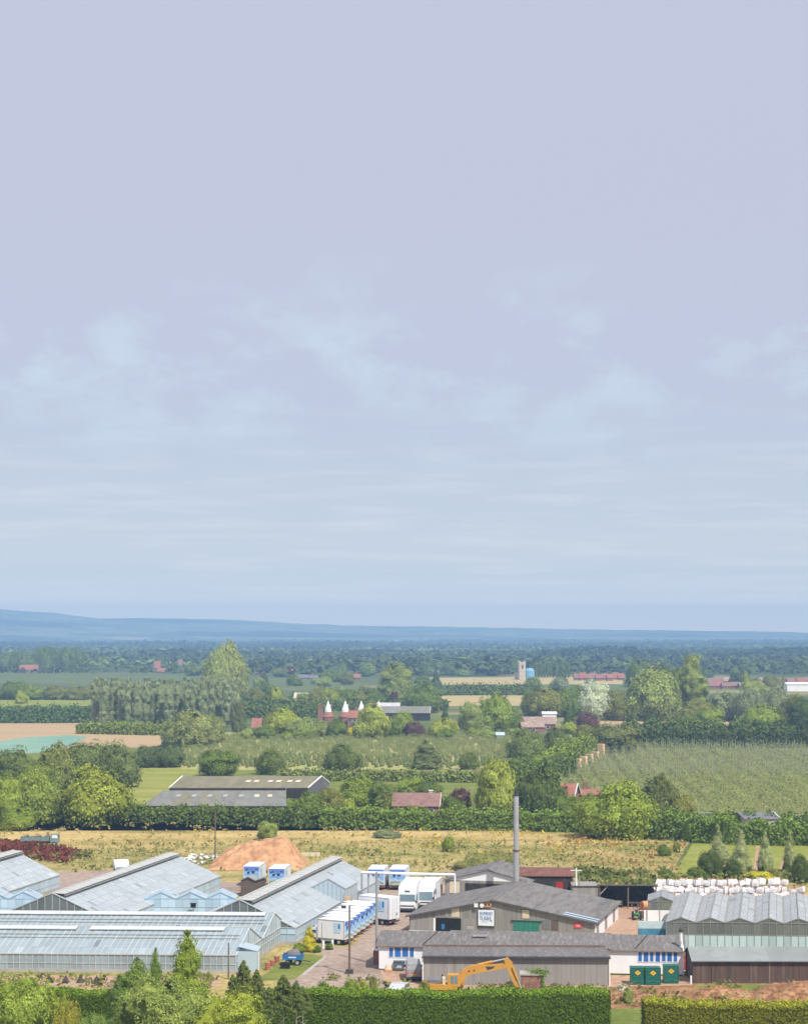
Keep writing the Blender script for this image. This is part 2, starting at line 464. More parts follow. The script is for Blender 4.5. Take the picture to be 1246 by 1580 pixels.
# ---------------------------------------------------------------- ground
def sheet(name, pts, z, m, kind='structure'):
    mb = MB(); mb.face([(x, y, z) for x, y in pts])
    o = mb.build(name, m); o['kind'] = kind
    return o
def psheet(name, pix, z, m): return sheet(name, [P(px, py) for px, py in pix], z, m)

G_plain = ground_mat('plain_ground', [(.30, (.06, .085, .03)), (.44, (.09, .12, .04)), (.52, (.12, .14, .045)), (.58, (.30, .25, .11)), (.64, (.09, .12, .035)), (.75, (.16, .17, .06))], .0042, (1, .8, 1), fine=.2, fine_scale=.05)
G_meadow = ground_mat('meadow', [(.26, (.13, .125, .035)), (.38, (.24, .20, .065)), (.48, (.40, .30, .115)), (.60, (.50, .37, .155)), (.72, (.46, .30, .12)), (.82, (.26, .21, .08))], .06, (.30, 1.15, 1), fine=.32, fine_scale=1.1)
G_rough = ground_mat('rough_grass', [(.28, (.14, .155, .04)), (.40, (.23, .215, .07)), (.50, (.33, .27, .10)), (.62, (.40, .31, .13)), (.75, (.30, .21, .09))], .085, (.4, 1.2, 1), fine=.38, fine_scale=1.2)
G_yard = ground_mat('yard_surface', [(.30, (.23, .175, .14)), (.48, (.32, .245, .20)), (.62, (.345, .265, .215)), (.80, (.26, .215, .18))], .14, (1, .6, 1), fine=.22, fine_scale=1.2)
G_dirt = ground_mat('yard_dirt', [(.30, (.30, .20, .13)), (.5, (.42, .27, .185)), (.7, (.36, .28, .21))], .12, (1, .6, 1), fine=.18, fine_scale=1.3)
G_grass = ground_mat('mown_grass', [(.3, (.10, .135, .028)), (.5, (.16, .19, .04)), (.7, (.24, .225, .065))], .11, (.6, 1.4, 1), fine=.18, fine_scale=1.4)
G_bright = ground_mat('bright_grass', [(.3, (.17, .21, .035)), (.5, (.23, .25, .05)), (.7, (.33, .30, .09))], .08, (.5, 1.4, 1), fine=.16, fine_scale=1.2)
G_tan = ground_mat('stubble', [(.3, (.35, .25, .14)), (.5, (.41, .295, .17)), (.7, (.40, .30, .14))], .025, (.3, 1.6, 1), fine=.10, fine_scale=.5)
G_teal = ground_mat('netting', [(.35, (.17, .30, .23)), (.65, (.23, .35, .26))], .06, (1, 1, 1), fine=.08, fine_scale=.5)
G_orch = ground_mat('orchard_soil', [(.3, (.285, .305, .09)), (.48, (.34, .33, .12)), (.62, (.385, .335, .15)), (.75, (.30, .30, .10))], .07, (1, .5, 1), fine=.28, fine_scale=.8)
G_hop = ground_mat('hop_ground', [(.3, (.13, .15, .05)), (.55, (.2, .2, .07)), (.75, (.28, .24, .11))], .1, fine=.3, fine_scale=.9)
G_fgreen = ground_mat('far_green_field', [(.3, (.085, .12, .04)), (.55, (.12, .15, .05)), (.75, (.17, .18, .07))], .02, (.3, 2, 1), fine=.12, fine_scale=.25)
G_fstraw = ground_mat('far_straw_field', [(.3, (.37, .30, .13)), (.6, (.43, .34, .16)), (.75, (.32, .29, .11))], .015, (.3, 2, 1), fine=.10, fine_scale=.25)

sheet('ground', [(-6000, -250), (6000, -250), (6000, 9700), (-6000, 9700)], -0.03, G_plain)
psheet('meadow', [(-60, 1268), (200, 1263), (500, 1272), (920, 1277), (1070, 1290), (1040, 1332), (600, 1332), (300, 1327), (-80, 1318)], 0.004, G_meadow)
psheet('rough_grass', [(-200, 1303), (150, 1308), (520, 1301), (800, 1303), (1062, 1298), (1040, 1340), (1540, 1362), (1540, 1402), (-420, 1402)], 0.010, G_rough)
psheet('nursery_ground', [(-300, 1398), (1400, 1398), (1500, 1720), (-500, 1720)], 0.004, G_rough)
psheet('lawn', [(1068, 1302), (1520, 1304), (1560, 1352), (1040, 1352), (1048, 1335)], 0.016, G_bright)
for i, px in enumerate((1120, 1170, 1213, 1251)):
    k = (px - 1185) * .12
    psheet('bare_strip', [(px - 2 + k, 1304), (px + 3 + k, 1304), (px - 3 - k, 1350), (px - 11 - k, 1350)], 0.022, G_dirt)
# yard: road from the front gate up between the lorries and the barn, the back lane and the barn's far side
psheet('yard', [(440, 1512), (500, 1478), (486, 1464), (542, 1462), (575, 1425), (545, 1392), (555, 1374), (705, 1374), (720, 1395), (660, 1450), (600, 1500), (650, 1530), (450, 1538)], 0.022, G_yard)
psheet('back_yard', [(925, 1398), (1012, 1398), (1040, 1445), (1060, 1500), (900, 1500), (905, 1450)], 0.022, G_dirt)
psheet('forecourt', [(586, 1496.5), (660, 1499.5), (940, 1506.5), (1066, 1508), (1068, 1521), (935, 1524), (900, 1533), (600, 1536)], 0.03, G_dirt)
psheet('lane', [(60, 1346), (175, 1343), (175, 1362), (300, 1362), (380, 1362), (380, 1380), (60, 1380)], 0.022, G_yard)
psheet('dirt_track', [(655, 1374), (690, 1374), (702, 1350), (716, 1330), (706, 1330), (676, 1350)], 0.028, G_dirt)
psheet('grass_plot', [(425, 1492), (470, 1472), (500, 1477), (480, 1492), (455, 1512), (395, 1514)], 0.034, G_grass)
psheet('kerb_strip', [(500, 1476.5), (504, 1477.5), (470, 1506), (464, 1505)], 0.05, M['concrete'])
psheet('spoil_ground', [(940, 1520), (1080, 1518), (1300, 1521), (1320, 1566), (930, 1572)], 0.022, M['soil'])
psheet('lawn_patch', [(1070, 1519.5), (1180, 1520.5), (1170, 1532), (1110, 1532), (1075, 1527)], 0.034, G_grass)
psheet('lawn_gap', [(940, 1558), (992, 1556), (992, 1640), (935, 1640)], 0.034, G_grass)
psheet('bare_bank', [(-80, 1504), (340, 1508), (335, 1524), (-80, 1524)], 0.022, G_dirt)
psheet('front_field', [(-120, 1600), (940, 1592), (960, 1700), (-150, 1700)], 0.016, G_grass)
# farm fields
psheet('green_meadow', [(-120, 1150), (210, 1150), (280, 1178), (520, 1200), (900, 1200), (900, 1282), (-340, 1282)], 0.004, G_grass)
psheet('bright_paddock', [(200, 1185), (290, 1183), (330, 1196), (235, 1240), (190, 1245)], 0.012, G_bright)
psheet('stubble_field', [(-200, 1117), (150, 1116), (260, 1133), (245, 1152), (150, 1156), (-220, 1165)], 0.02, G_tan)
psheet('net_cover', [(-60, 1153), (40, 1138), (105, 1134.5), (135, 1137), (110, 1150), (60, 1162), (-60, 1168)], 0.05, G_teal)
psheet('orchard_ground', [(345, 1129), (785, 1129), (800, 1185), (480, 1190), (280, 1187), (262, 1160)], 0.02, G_orch)
psheet('hop_ground', [(935, 1150), (1520, 1153), (1620, 1262), (860, 1262), (810, 1215), (875, 1185)], 0.02, G_hop)
psheet('straw_field', [(675, 1073.5), (815, 1073), (815, 1089), (690, 1090)], 0.05, G_fstraw)
psheet('straw_field', [(1060 - 140, 1111), (1300, 1112), (1300, 1122), (925, 1122)], 0.05, G_tan)
psheet('far_field', [(660, 1046), (960, 1044), (960, 1056), (680, 1057)], 0.08, G_fstraw)
psheet('far_field', [(0 - 40, 1040), (300, 1038), (420, 1046), (560, 1052), (560, 1066), (-40, 1053)], 0.08, G_fgreen)
psheet('far_field', [(640, 1057), (960, 1056), (960, 1066), (640, 1068)], 0.09, G_fgreen)
psheet('far_field', [(-60, 1080), (140, 1078), (140, 1090), (-60, 1093)], 0.08, G_bright)
for a in ((360, 420, 982.2, 983.0, 0), (525, 640, 990, 991.6, 1), (30, 170, 998, 1001.5, 1), (380, 470, 1004, 1007, 1), (740, 830, 993.5, 995, 1), (1100, 1190, 991, 993, 1), (860, 1000, 988, 989.4, 1), (180, 300, 989.5, 991, 1), (960, 1040, 1000, 1002, 1), (560, 620, 1018, 1021, 1), (100, 180, 985, 986, 1)):
    psheet('far_field', [(a[0], a[2]), (a[1], a[2]), (a[1] + 8, a[3]), (a[0] - 12, a[3])], 0.5, (G_fstraw, G_fgreen)[a[4]])

for i in range(34):
    d_ = math.exp(rnd.uniform(math.log(1900), math.log(6200))); py_ = HZ + FPX * CAMH / d_; a_ = rnd.uniform(-60, 1280); w_ = rnd.uniform(50, 170); t_ = rnd.uniform(.7, 2.2) * 1800 / d_
    psheet('far_field', [(a_, py_ - t_), (a_ + w_, py_ - t_ * rnd.uniform(.6, 1)), (a_ + w_ + rnd.uniform(-6, 8), py_ + t_), (a_ - rnd.uniform(0, 10), py_ + t_ * .8)], .3 + .01 * i, rnd.choice((G_fgreen, G_fgreen, G_bright, G_fstraw)))
# distant downs: rise to the left, level out to the right
def hills():
    nx, ny = 150, 26
    prof_x = [-400, 0, 80, 150, 300, 420, 520, 700, 900, 1080, 1246, 1650]
    prof_y = [938, 940, 945, 953, 954, 959, 964, 967, 970, 973, 975, 975]
    rg = np.random.default_rng(5)
    ph = rg.uniform(0, 6.28, 14); fr = rg.uniform(3, 60, 14)
    V = []; F = []
    for j in range(ny):
        t = j / (ny - 1)
        d = 6600 + 2700 * t
        for i in range(nx):
            px = -420 + (1246 + 840) * i / (nx - 1)
            top = np.interp(px, prof_x, prof_y) + .35
            h = Z(top, 8940)
            s = min(1, t / .87); s = s * s * (3 - 2 * s)
            if t > .9: s *= 1 - (t - .9) * .5
            wob = sum(math.sin(fr[k] * px / 400 + ph[k] + t * fr[k] * .2) / (3 + fr[k] * .35) for k in range(14))
            V.append((X(px, d), d, -1 + (h * s) * (1 + .035 * wob * min(1, t * 2)) + 3.0 * wob * s))
    for j in range(ny - 1):
        for i in range(nx - 1):
            a = j * nx + i; F.append((a, a + 1, a + nx + 1, a + nx))
    mb = MB(); mb.v = V; mb.f = F; mb.t = [1.0] * len(F); mb.m = [0] * len(F)
    o = mb.build('hills', ground_mat('downs', [(.36, (.03, .06, .022)), (.46, (.06, .09, .03)), (.54, (.24, .27, .10)), (.60, (.05, .08, .03)), (.68, (.5, .42, .2)), (.74, (.06, .09, .03))], .0026, (.5, 1, 1), fine=.2, fine_scale=.02), smooth=True)
    struct(o)
hills()

# ---------------------------------------------------------------- trees
PROTO = {}
LODN = {'hi': (12000, .0150), 'mid': (5200, .0205), 'far': (2600, .028)}
def sph(rng, n):
    v = rng.normal(0, 1, (n, 3)); return v / (np.linalg.norm(v, axis=1)[:, None] + 1e-9)
def crown_arrays(kind, seed, lod):
    """crown of unit height and unit width standing on the origin: leaves over a lumpy surface, shaded core inside"""
    rng = np.random.default_rng(seed)
    n0, s0 = LODN[lod]
    if kind == 'pine':
        Cs, Ns, Ss = [], [], []
        for i in range(15):
            t = i / 14; z = .56 + .42 * t; rad = .42 * (1 - t) ** .7 + .03
            for k in range(6):
                an = rng.uniform(0, 6.28)
                for q in (.3, .6, .9):
                    n = max(6, int(n0 / 260)); d = sph(rng, n); r = .05 + .03 * (1 - t)
                    Cs.append(np.array([math.cos(an) * rad * q, math.sin(an) * rad * q, z - .03 * q]) + d * np.array([r, r, r * .35]) * rng.uniform(.6, 1, (n, 1)))
                    Ns.append(d + np.array([0, 0, .6])); Ss.append(s0 * 1.05 * rng.uniform(.7, 1.3, n))
        Cc = np.concatenate(Cs); V = cards(Cc, np.concatenate(Ns), np.concatenate(Ss), rng, .5, .4)
        return V, rng.uniform(.7, 1.3, len(Cc))
    def prof(t):
        t = np.clip(t, 0, 1)
        if kind in ('broad', 'bush', 'loose', 'willow'):
            c = {'broad': .44, 'bush': .36, 'loose': .46, 'willow': .50}[kind]; e = {'broad': 2.6, 'bush': 3.2, 'loose': 2.2, 'willow': 3.4}[kind]
            lo = np.sqrt(np.clip(1 - np.abs((c - t) / c) ** e, 0, 1)); up = np.sqrt(np.clip(1 - np.abs((t - c) / (1 - c)) ** 2.1, 0, 1))
            return .5 * np.where(t < c, .28 + .72 * lo, up)
        if kind == 'conifer': return .5 * np.minimum(1, (1 - t) ** .80 * 1.06) * np.clip(.72 + t * 4, 0, 1)
        if kind == 'cypress': return .5 * np.minimum(1, (1 - t) ** .60 * 1.02) * np.clip(.7 + t * 3, 0, 1)
        if kind == 'feather': return .5 * np.minimum(1, (1 - t) ** .75 * 1.15) * np.clip(.6 + t * 2.2, 0, 1)
        return .5 * np.sin(np.pi * np.clip(.10 + .90 * (1 - t), 0, 1) ** .9) ** .62 * (1 - .18 * t)
    A = {'broad': .82, 'bush': .78, 'loose': 1.0, 'willow': 1.2, 'conifer': 1.7, 'cypress': 1.8, 'poplar': 3.5, 'feather': 2.3}[kind]
    tt = np.linspace(0, 1, 200); rr = prof(tt); dr = np.gradient(rr, tt)
    wgt = np.cumsum(rr * np.sqrt(A * A + dr ** 2) + .01); wgt /= wgt[-1]
    def surf(n):
        t = np.interp(rng.uniform(0, 1, n), wgt, tt); a = rng.uniform(0, 2 * np.pi, n)
        r = np.interp(t, tt, rr); g = np.interp(t, tt, dr) / A
        nn = np.stack([np.cos(a), np.sin(a), -np.clip(g, -6, 1.2)], 1); nn /= np.linalg.norm(nn, axis=1)[:, None]
        return np.stack([r * np.cos(a), r * np.sin(a), t * A], 1), nn
    nl, r0, r1, amp = {'broad': (60, .10, .20, .62), 'bush': (50, .10, .19, .55), 'loose': (90, .07, .14, .75), 'willow': (44, .09, .18, .5), 'conifer': (110, .06, .13, .6), 'cypress': (50, .08, .15, .45), 'poplar': (95, .17, .26, 1.1), 'feather': (120, .09, .16, .6)}[kind]
    Lc, Ln = surf(nl); Lr = rng.uniform(r0, r1, nl); La = rng.uniform(.45, 1.25, nl); Lt = rng.uniform(.76, 1.24, nl)
    Lc = Lc - Ln * Lr[:, None] * .35
    n = int(n0 * {'broad': 1, 'bush': .9, 'loose': 1.15, 'willow': .8, 'conifer': 1.1, 'cypress': .7, 'poplar': 1.2, 'feather': 1.2}[kind])
    nb_ = {'broad': 12, 'bush': 9, 'loose': 14, 'willow': 8, 'conifer': 16, 'cypress': 5, 'poplar': 14, 'feather': 14}[kind]
    Bc, Bn = surf(nb_); Br = rng.uniform(.22, .36, nb_); Ba = rng.uniform(.35, 1.3, nb_)     # the few big limbs of the crown
    bk = {'broad': .62, 'bush': .52, 'loose': .70, 'willow': .4, 'conifer': .42, 'cypress': .18, 'poplar': .30, 'feather': .30}[kind]
    def disp(p):
        d2 = ((p[:, None, :] - Lc[None]) ** 2).sum(2) ** .5 / Lr[None]; k = d2.argmin(1); q = d2[np.arange(len(p)), k]
        e2 = ((p[:, None, :] - Bc[None]) ** 2).sum(2) ** .5 / Br[None]; kb = e2.argmin(1); qb = e2[np.arange(len(p)), kb]
        o = (np.sqrt(np.clip(1 - np.minimum(q, 1.4) ** 2 / 1.96, 0, 1)) * La[k] - .62) * Lr[k] * amp * 1.9
        o = o + (np.sqrt(np.clip(1 - np.minimum(qb, 1.4) ** 2 / 1.96, 0, 1)) * Ba[kb] - .55) * Br[kb] * bk
        return np.maximum(o, -.11), k, q, kb, qb
    p, nn = surf(n)
    off, k, q, kb, qb = disp(p)
    out = (p - Lc[k]) / Lr[k][:, None]; outb = (p - Bc[kb]) / Br[kb][:, None]
    depth = -np.abs(rng.normal(0, .020, n)); fly = rng.uniform(0, 1, n) < .15; depth[fly] = np.abs(rng.normal(0, .030, fly.sum()))
    p2 = p + nn * (off + depth)[:, None]
    N2 = nn * .6 + out * .55 + outb * .35 + np.array([0, 0, .35])
    S = s0 * rng.uniform(.65, 1.35, n) * (.85 if kind in ('loose', 'feather') else 1)
    T = Lt[k] * rng.uniform(.62, 1.38, n)
    droop = None; asp = .62
    if kind == 'willow':
        droop = .7; asp = .36; p2[:, 2] -= rng.uniform(0, .06, n); S *= 1.35
    keep = (q < 1.12) | (rng.uniform(0, 1, n) < .35)             # thin where two clumps part
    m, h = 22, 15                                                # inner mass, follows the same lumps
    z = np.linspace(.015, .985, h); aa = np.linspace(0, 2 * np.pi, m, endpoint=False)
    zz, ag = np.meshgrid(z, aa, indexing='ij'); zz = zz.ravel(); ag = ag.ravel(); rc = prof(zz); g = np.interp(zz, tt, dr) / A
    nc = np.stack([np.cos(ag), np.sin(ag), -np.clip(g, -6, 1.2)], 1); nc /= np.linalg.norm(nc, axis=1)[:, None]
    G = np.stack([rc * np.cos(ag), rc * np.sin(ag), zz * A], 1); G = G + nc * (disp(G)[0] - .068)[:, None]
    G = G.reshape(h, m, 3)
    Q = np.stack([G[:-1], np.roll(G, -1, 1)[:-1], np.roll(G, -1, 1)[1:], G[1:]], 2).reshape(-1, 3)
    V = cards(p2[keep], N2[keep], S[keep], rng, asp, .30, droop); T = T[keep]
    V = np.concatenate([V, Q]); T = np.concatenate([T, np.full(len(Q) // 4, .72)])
    V[:, 0] += .06 * math.sin(seed) * V[:, 2] / A
    rad = np.hypot(V[:, 0], V[:, 1]); V[:, :2] /= np.percentile(rad, 91.0) * 2
    V[:, 2] = np.maximum(V[:, 2], 0); V[:, 2] /= np.percentile(V[:, 2], 99.7)
    return V, T
def trunk_mb(kind, seed):
    rg = random.Random(seed); mb = MB()
    top = {'broad': .62, 'bush': .5, 'loose': .7, 'willow': .6, 'conifer': .95, 'cypress': .9, 'poplar': .92, 'feather': .92, 'pine': .97}[kind]
    r = {'broad': .032, 'bush': .022, 'loose': .024, 'willow': .035, 'conifer': .026, 'cypress': .022, 'poplar': .05, 'feather': .04, 'pine': .03}[kind]
    pts = [Vector((0, 0, -.01))]
    for i in range(1, 6): pts.append(Vector((rg.uniform(-.012, .012) * i, rg.uniform(-.012, .012) * i, top * i / 5)))
    for i in range(5): mb.cyl(pts[i], pts[i + 1], r * (1 - .17 * i), r * (1 - .17 * (i + 1)), 7)
    if kind not in ('conifer', 'cypress', 'pine', 'poplar', 'feather'):
        for i in range(7):
            s = pts[2 + i % 3]; an = 6.28 * i / 7 + rg.uniform(-.3, .3); ln = rg.uniform(.18, .32)
            e = s + Vector((math.cos(an) * ln, math.sin(an) * ln, rg.uniform(.1, .26)))
            mid = (s + e) / 2 + Vector((0, 0, -.02))
            mb.cyl(s, mid, r * .5, r * .36, 5); mb.cyl(mid, e, r * .36, r * .12, 5)
    else:
        for i in range(16):
            t = .3 + .6 * i / 16; an = i * 2.4
            s = Vector((0, 0, top * t)); ln = .34 * (1 - t) + .04
            mb.cyl(s, s + Vector((math.cos(an) * ln, math.sin(an) * ln, .03)), r * .28, r * .1, 4)
    return mb
def proto(kind, lod, var):
    k = (kind, lod, var)
    if k in PROTO: return PROTO[k]
    seed = hash((len(kind), sum(map(ord, kind)), var)) % 9973
    V, T = crown_arrays(kind, seed, lod)
    tm = trunk_mb(kind, seed)
    if lod == 'far':                                          # one mesh, trunk in its second slot
        me = npmesh('tree', V, T, [LEAF, M['bark']])
        PROTO[k] = (None, me)
    else:
        me = npmesh('crown', V, T, LEAF)
        t2 = bpy.data.meshes.new('trunk'); t2.from_pydata(tm.v, [], tm.f); t2.materials.append(M['pale_bark' if kind == 'pine' else 'bark'])
        a = t2.attributes.new('tint', 'FLOAT', 'FACE'); a.data.foreach_set('value', [1.0] * len(tm.f))
        PROTO[k] = (t2, me)
    return PROTO[k]
def tree_at(name, kind, x, y, wd, ht, col, label, group=None, cat='tree', rz=None, lod=None, lean=0.0):
    if lod is None: lod = 'hi' if y < 330 else ('mid' if y < 1450 else 'far')
    var = rnd.randrange(3) if lod != 'hi' else rnd.randrange(4)
    tm, cmh = proto(kind, lod, var)
    rz = rnd.uniform(0, 6.28) if rz is None else rz
    k = rnd.uniform(.93, 1.07) * 2.0
    col = (col[0] * k, col[1] * k, col[2] * k * .85, 1)
    if tm is None:
        o = bpy.data.objects.new(name, cmh); COL.objects.link(o)
        o.location = (x, y, 0); o.rotation_euler = (0, lean, rz); o.scale = (wd, wd, ht); o.color = col
        return tag(o, label, cat, group)
    t = thing(name, label, cat, (x, y, 0), rz, group)
    c = bpy.data.objects.new('crown', cmh); link(c, t); c.scale = (wd, wd, ht); c.color = col
    k = bpy.data.objects.new('trunk', tm); link(k, t); s = min(wd, ht * .8); k.scale = (s, s, ht)
    if lean: t.rotation_euler = (0, lean, 0)
    return t
def tree(name, kind, px, base, wpx, top, col, label, group=None, cat='tree', lod=None, lean=0.0):
    x, y = P(px, base)
    return tree_at(name, kind, x, y, wpx * y / FPX, (base - top) * y / FPX, col, label, group, cat, None, lod, lean)

# ---------------------------------------------------------------- hedges
def hedge(name, pts, width, height, leaf, dens, col, label, group=None, wob=.15, seed=1, zwob=None, cat='hedge', top_tint=1.0, smooth=False, lump=0.0, kcol=1.7):
    """clipped or grown-out hedge along ground points: leaves over a dense core"""
    rng = np.random.default_rng(seed)
    Pp = np.array(pts, float); seg = np.diff(Pp, axis=0); ln = np.linalg.norm(seg, axis=1); cum = np.concatenate([[0], np.cumsum(ln)]); Lt = cum[-1]
    ox, oy = Pp[0]
    def at(s):
        i = np.clip(np.searchsorted(cum, s, 'right') - 1, 0, len(ln) - 1)
        t = (s - cum[i]) / ln[i]
        p = Pp[i] + seg[i] * t[:, None]; dr = seg[i] / ln[i][:, None]
        return p, dr
    ph = rng.uniform(0, 6.28, 8)
    def hgt(s):
        zz = zwob if zwob is not None else wob * .5
        return height * (1 + zz * (np.sin(s * .8 / max(1, height * .35) + ph[0]) * .4 + np.sin(s * .31 / max(1, height * .35) + ph[1]) * .6) + lump * np.abs(np.sin(s * 1.1 / max(1, height * .5) + ph[3])) - lump * .5)
    A = [('s', 1), ('s', -1), ('t', 0), ('e', 0), ('e', 1)]
    Cs, Ns, Ts = [], [], []
    for k, sd in A:
        area = {'s': Lt * height, 't': Lt * width, 'e': width * height}[k]
        n = int(area * dens)
        if n < 1: continue
        if k == 'e': s = np.full(n, 0.0 if sd == 0 else Lt)
        else: s = rng.uniform(0, Lt, n)
        p, dr = at(s); nr = np.stack([dr[:, 1], -dr[:, 0]], 1)
        H = hgt(s)
        bul = 1 + wob * np.sin(s * 1.3 / max(1, height * .4) + ph[2]) + lump * .6 * np.abs(np.sin(s * 1.1 / max(1, height * .5) + ph[3]))
        if k == 's':
            z = rng.uniform(0, 1, n) ** .85
            off = sd * width / 2 * bul * (1 - .12 * z ** 3)
            c = np.stack([p[:, 0] + nr[:, 0] * off, p[:, 1] + nr[:, 1] * off, z * H], 1)
            nn = np.stack([nr[:, 0] * sd, nr[:, 1] * sd, np.full(n, .25)], 1)
        elif k == 't':
            off = rng.uniform(-.5, .5, n) * width * bul
            c = np.stack([p[:, 0] + nr[:, 0] * off, p[:, 1] + nr[:, 1] * off, H * (1 - .05 * (np.abs(off) / width * 2) ** 2)], 1)
            nn = np.tile([0, 0, 1.0], (n, 1))
        else:
            off = rng.uniform(-.5, .5, n) * width; z = rng.uniform(0, 1, n); sg = -1 if sd == 0 else 1
            c = np.stack([p[:, 0] + nr[:, 0] * off, p[:, 1] + nr[:, 1] * off, z * H], 1)
            nn = np.stack([dr[:, 0] * sg, dr[:, 1] * sg, np.full(n, .25)], 1)
        if k == 't':
            up_ = rng.uniform(0, 1, n) < .16; c[:, 2] += np.where(up_, np.abs(rng.normal(0, leaf * 2.0, n)), 0)
        # clumps pushed in and out so the face is not flat
        cl = np.sin(c[:, 0] * 2.1 + ph[4]) * np.sin(c[:, 2] * 2.6 + ph[5]) * np.sin(c[:, 1] * 1.9 + ph[6])
        c += nn * (rng.normal(0, leaf * .55, n) + cl * leaf * (.2 if smooth else .9))[:, None]
        Cs.append(c); Ns.append(nn); Ts.append(rng.uniform(.72, 1.3, n) * (top_tint if k == 't' else 1.0))  # tops tinted brighter: new growth plus light on the top, put into colour
    Cc = np.concatenate(Cs); Cc[:, 0] -= ox; Cc[:, 1] -= oy; Cc[:, 2] = np.maximum(Cc[:, 2], .05)
    V = cards(Cc, np.concatenate(Ns), leaf * rng.uniform(.7, 1.3, len(Cc)), rng, .6, .55)
    T = np.concatenate(Ts)
    # core
    m = max(2, int(Lt / max(1.0, height * .5)))
    ss = np.linspace(leaf * .8, Lt - leaf * .8, m + 1); p, dr = at(ss); nr = np.stack([dr[:, 1], -dr[:, 0]], 1); H = hgt(ss) - leaf * .8
    hw = width / 2 * (1 - wob) - leaf * .7
    hw = max(hw, .1)
    q = []
    def cp(i, sd, z): return (p[i, 0] + nr[i, 0] * hw * sd - ox, p[i, 1] + nr[i, 1] * hw * sd - oy, z)
    for i in range(m):
        q += [cp(i, -1, 0), cp(i + 1, -1, 0), cp(i + 1, -1, H[i + 1]), cp(i, -1, H[i]), cp(i + 1, 1, 0), cp(i, 1, 0), cp(i, 1, H[i]), cp(i + 1, 1, H[i + 1]),
              cp(i, -1, H[i]), cp(i + 1, -1, H[i + 1]), cp(i + 1, 1, H[i + 1]), cp(i, 1, H[i])]
    q += [cp(0, 1, 0), cp(0, -1, 0), cp(0, -1, H[0]), cp(0, 1, H[0]), cp(m, -1, 0), cp(m, 1, 0), cp(m, 1, H[m]), cp(m, -1, H[m])]
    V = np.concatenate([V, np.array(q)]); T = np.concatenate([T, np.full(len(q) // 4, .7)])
    me = npmesh(name, V, T, LEAF)
    o = bpy.data.objects.new(name, me); COL.objects.link(o); o.location = (ox, oy, 0); o.color = (col[0] * kcol, col[1] * kcol, col[2] * kcol, 1)
    return tag(o, label, cat, group)
def tufts(name, pix_pts, n, size, cols, seed, zk=1.0, kind='stuff', label=None):
    """loose growth over a patch of ground (pixel polygon's box), one object"""
    rng = np.random.default_rng(seed)
    xs = [a for a, b in pix_pts]; ys = [b for a, b in pix_pts]
    out = []
    poly = np.array(pix_pts, float)
    def inside(px, py):
        c = np.zeros(len(px), bool); j = len(poly) - 1
        for i in range(len(poly)):
            xi, yi = poly[i]; xj, yj = poly[j]
            hit = ((yi > py) != (yj > py)) & (px < (xj - xi) * (py - yi) / (yj - yi + 1e-9) + xi)
            c ^= hit; j = i
        return c
    px = rng.uniform(min(xs), max(xs), n * 3); d = rng.uniform(D(max(ys)), D(min(ys)), n * 3); py = HZ + FPX * CAMH / d
    k = inside(px, py); px = px[k][:n]; d = d[k][:n]
    x = (px - CX) / FPX * d
    # clumping
    f = np.sin(x * .21 + seed) * np.sin(d * .17 + seed * 2) + .5 * np.sin(x * .53 + 2 * seed) * np.sin(d * .41)
    keep = rng.uniform(-.6, 1.0, len(x)) < f + .25
    x = x[keep]; d = d[keep]
    m = 5
    Cc = np.repeat(np.stack([x, d, np.zeros(len(x))], 1), m, 0)
    s = np.repeat(rng.uniform(.5, 1.4, len(x)) * size, m)
    Cc[:, 0] += rng.normal(0, .5, len(Cc)) * s; Cc[:, 1] += rng.normal(0, .5, len(Cc)) * s; Cc[:, 2] = rng.uniform(.1, .9, len(Cc)) * s * zk
    Nn = np.stack([rng.normal(0, .6, len(Cc)), rng.normal(-.3, .6, len(Cc)), np.full(len(Cc), .8)], 1)
    V = cards(Cc, Nn, s * .45, rng, .6, .4)
    me = npmesh(name, V, rng.uniform(.7, 1.35, len(Cc)), LEAF)
    o = bpy.data.objects.new(name, me); COL.objects.link(o); o.color = (*cols, 1); o['kind'] = kind
    return o

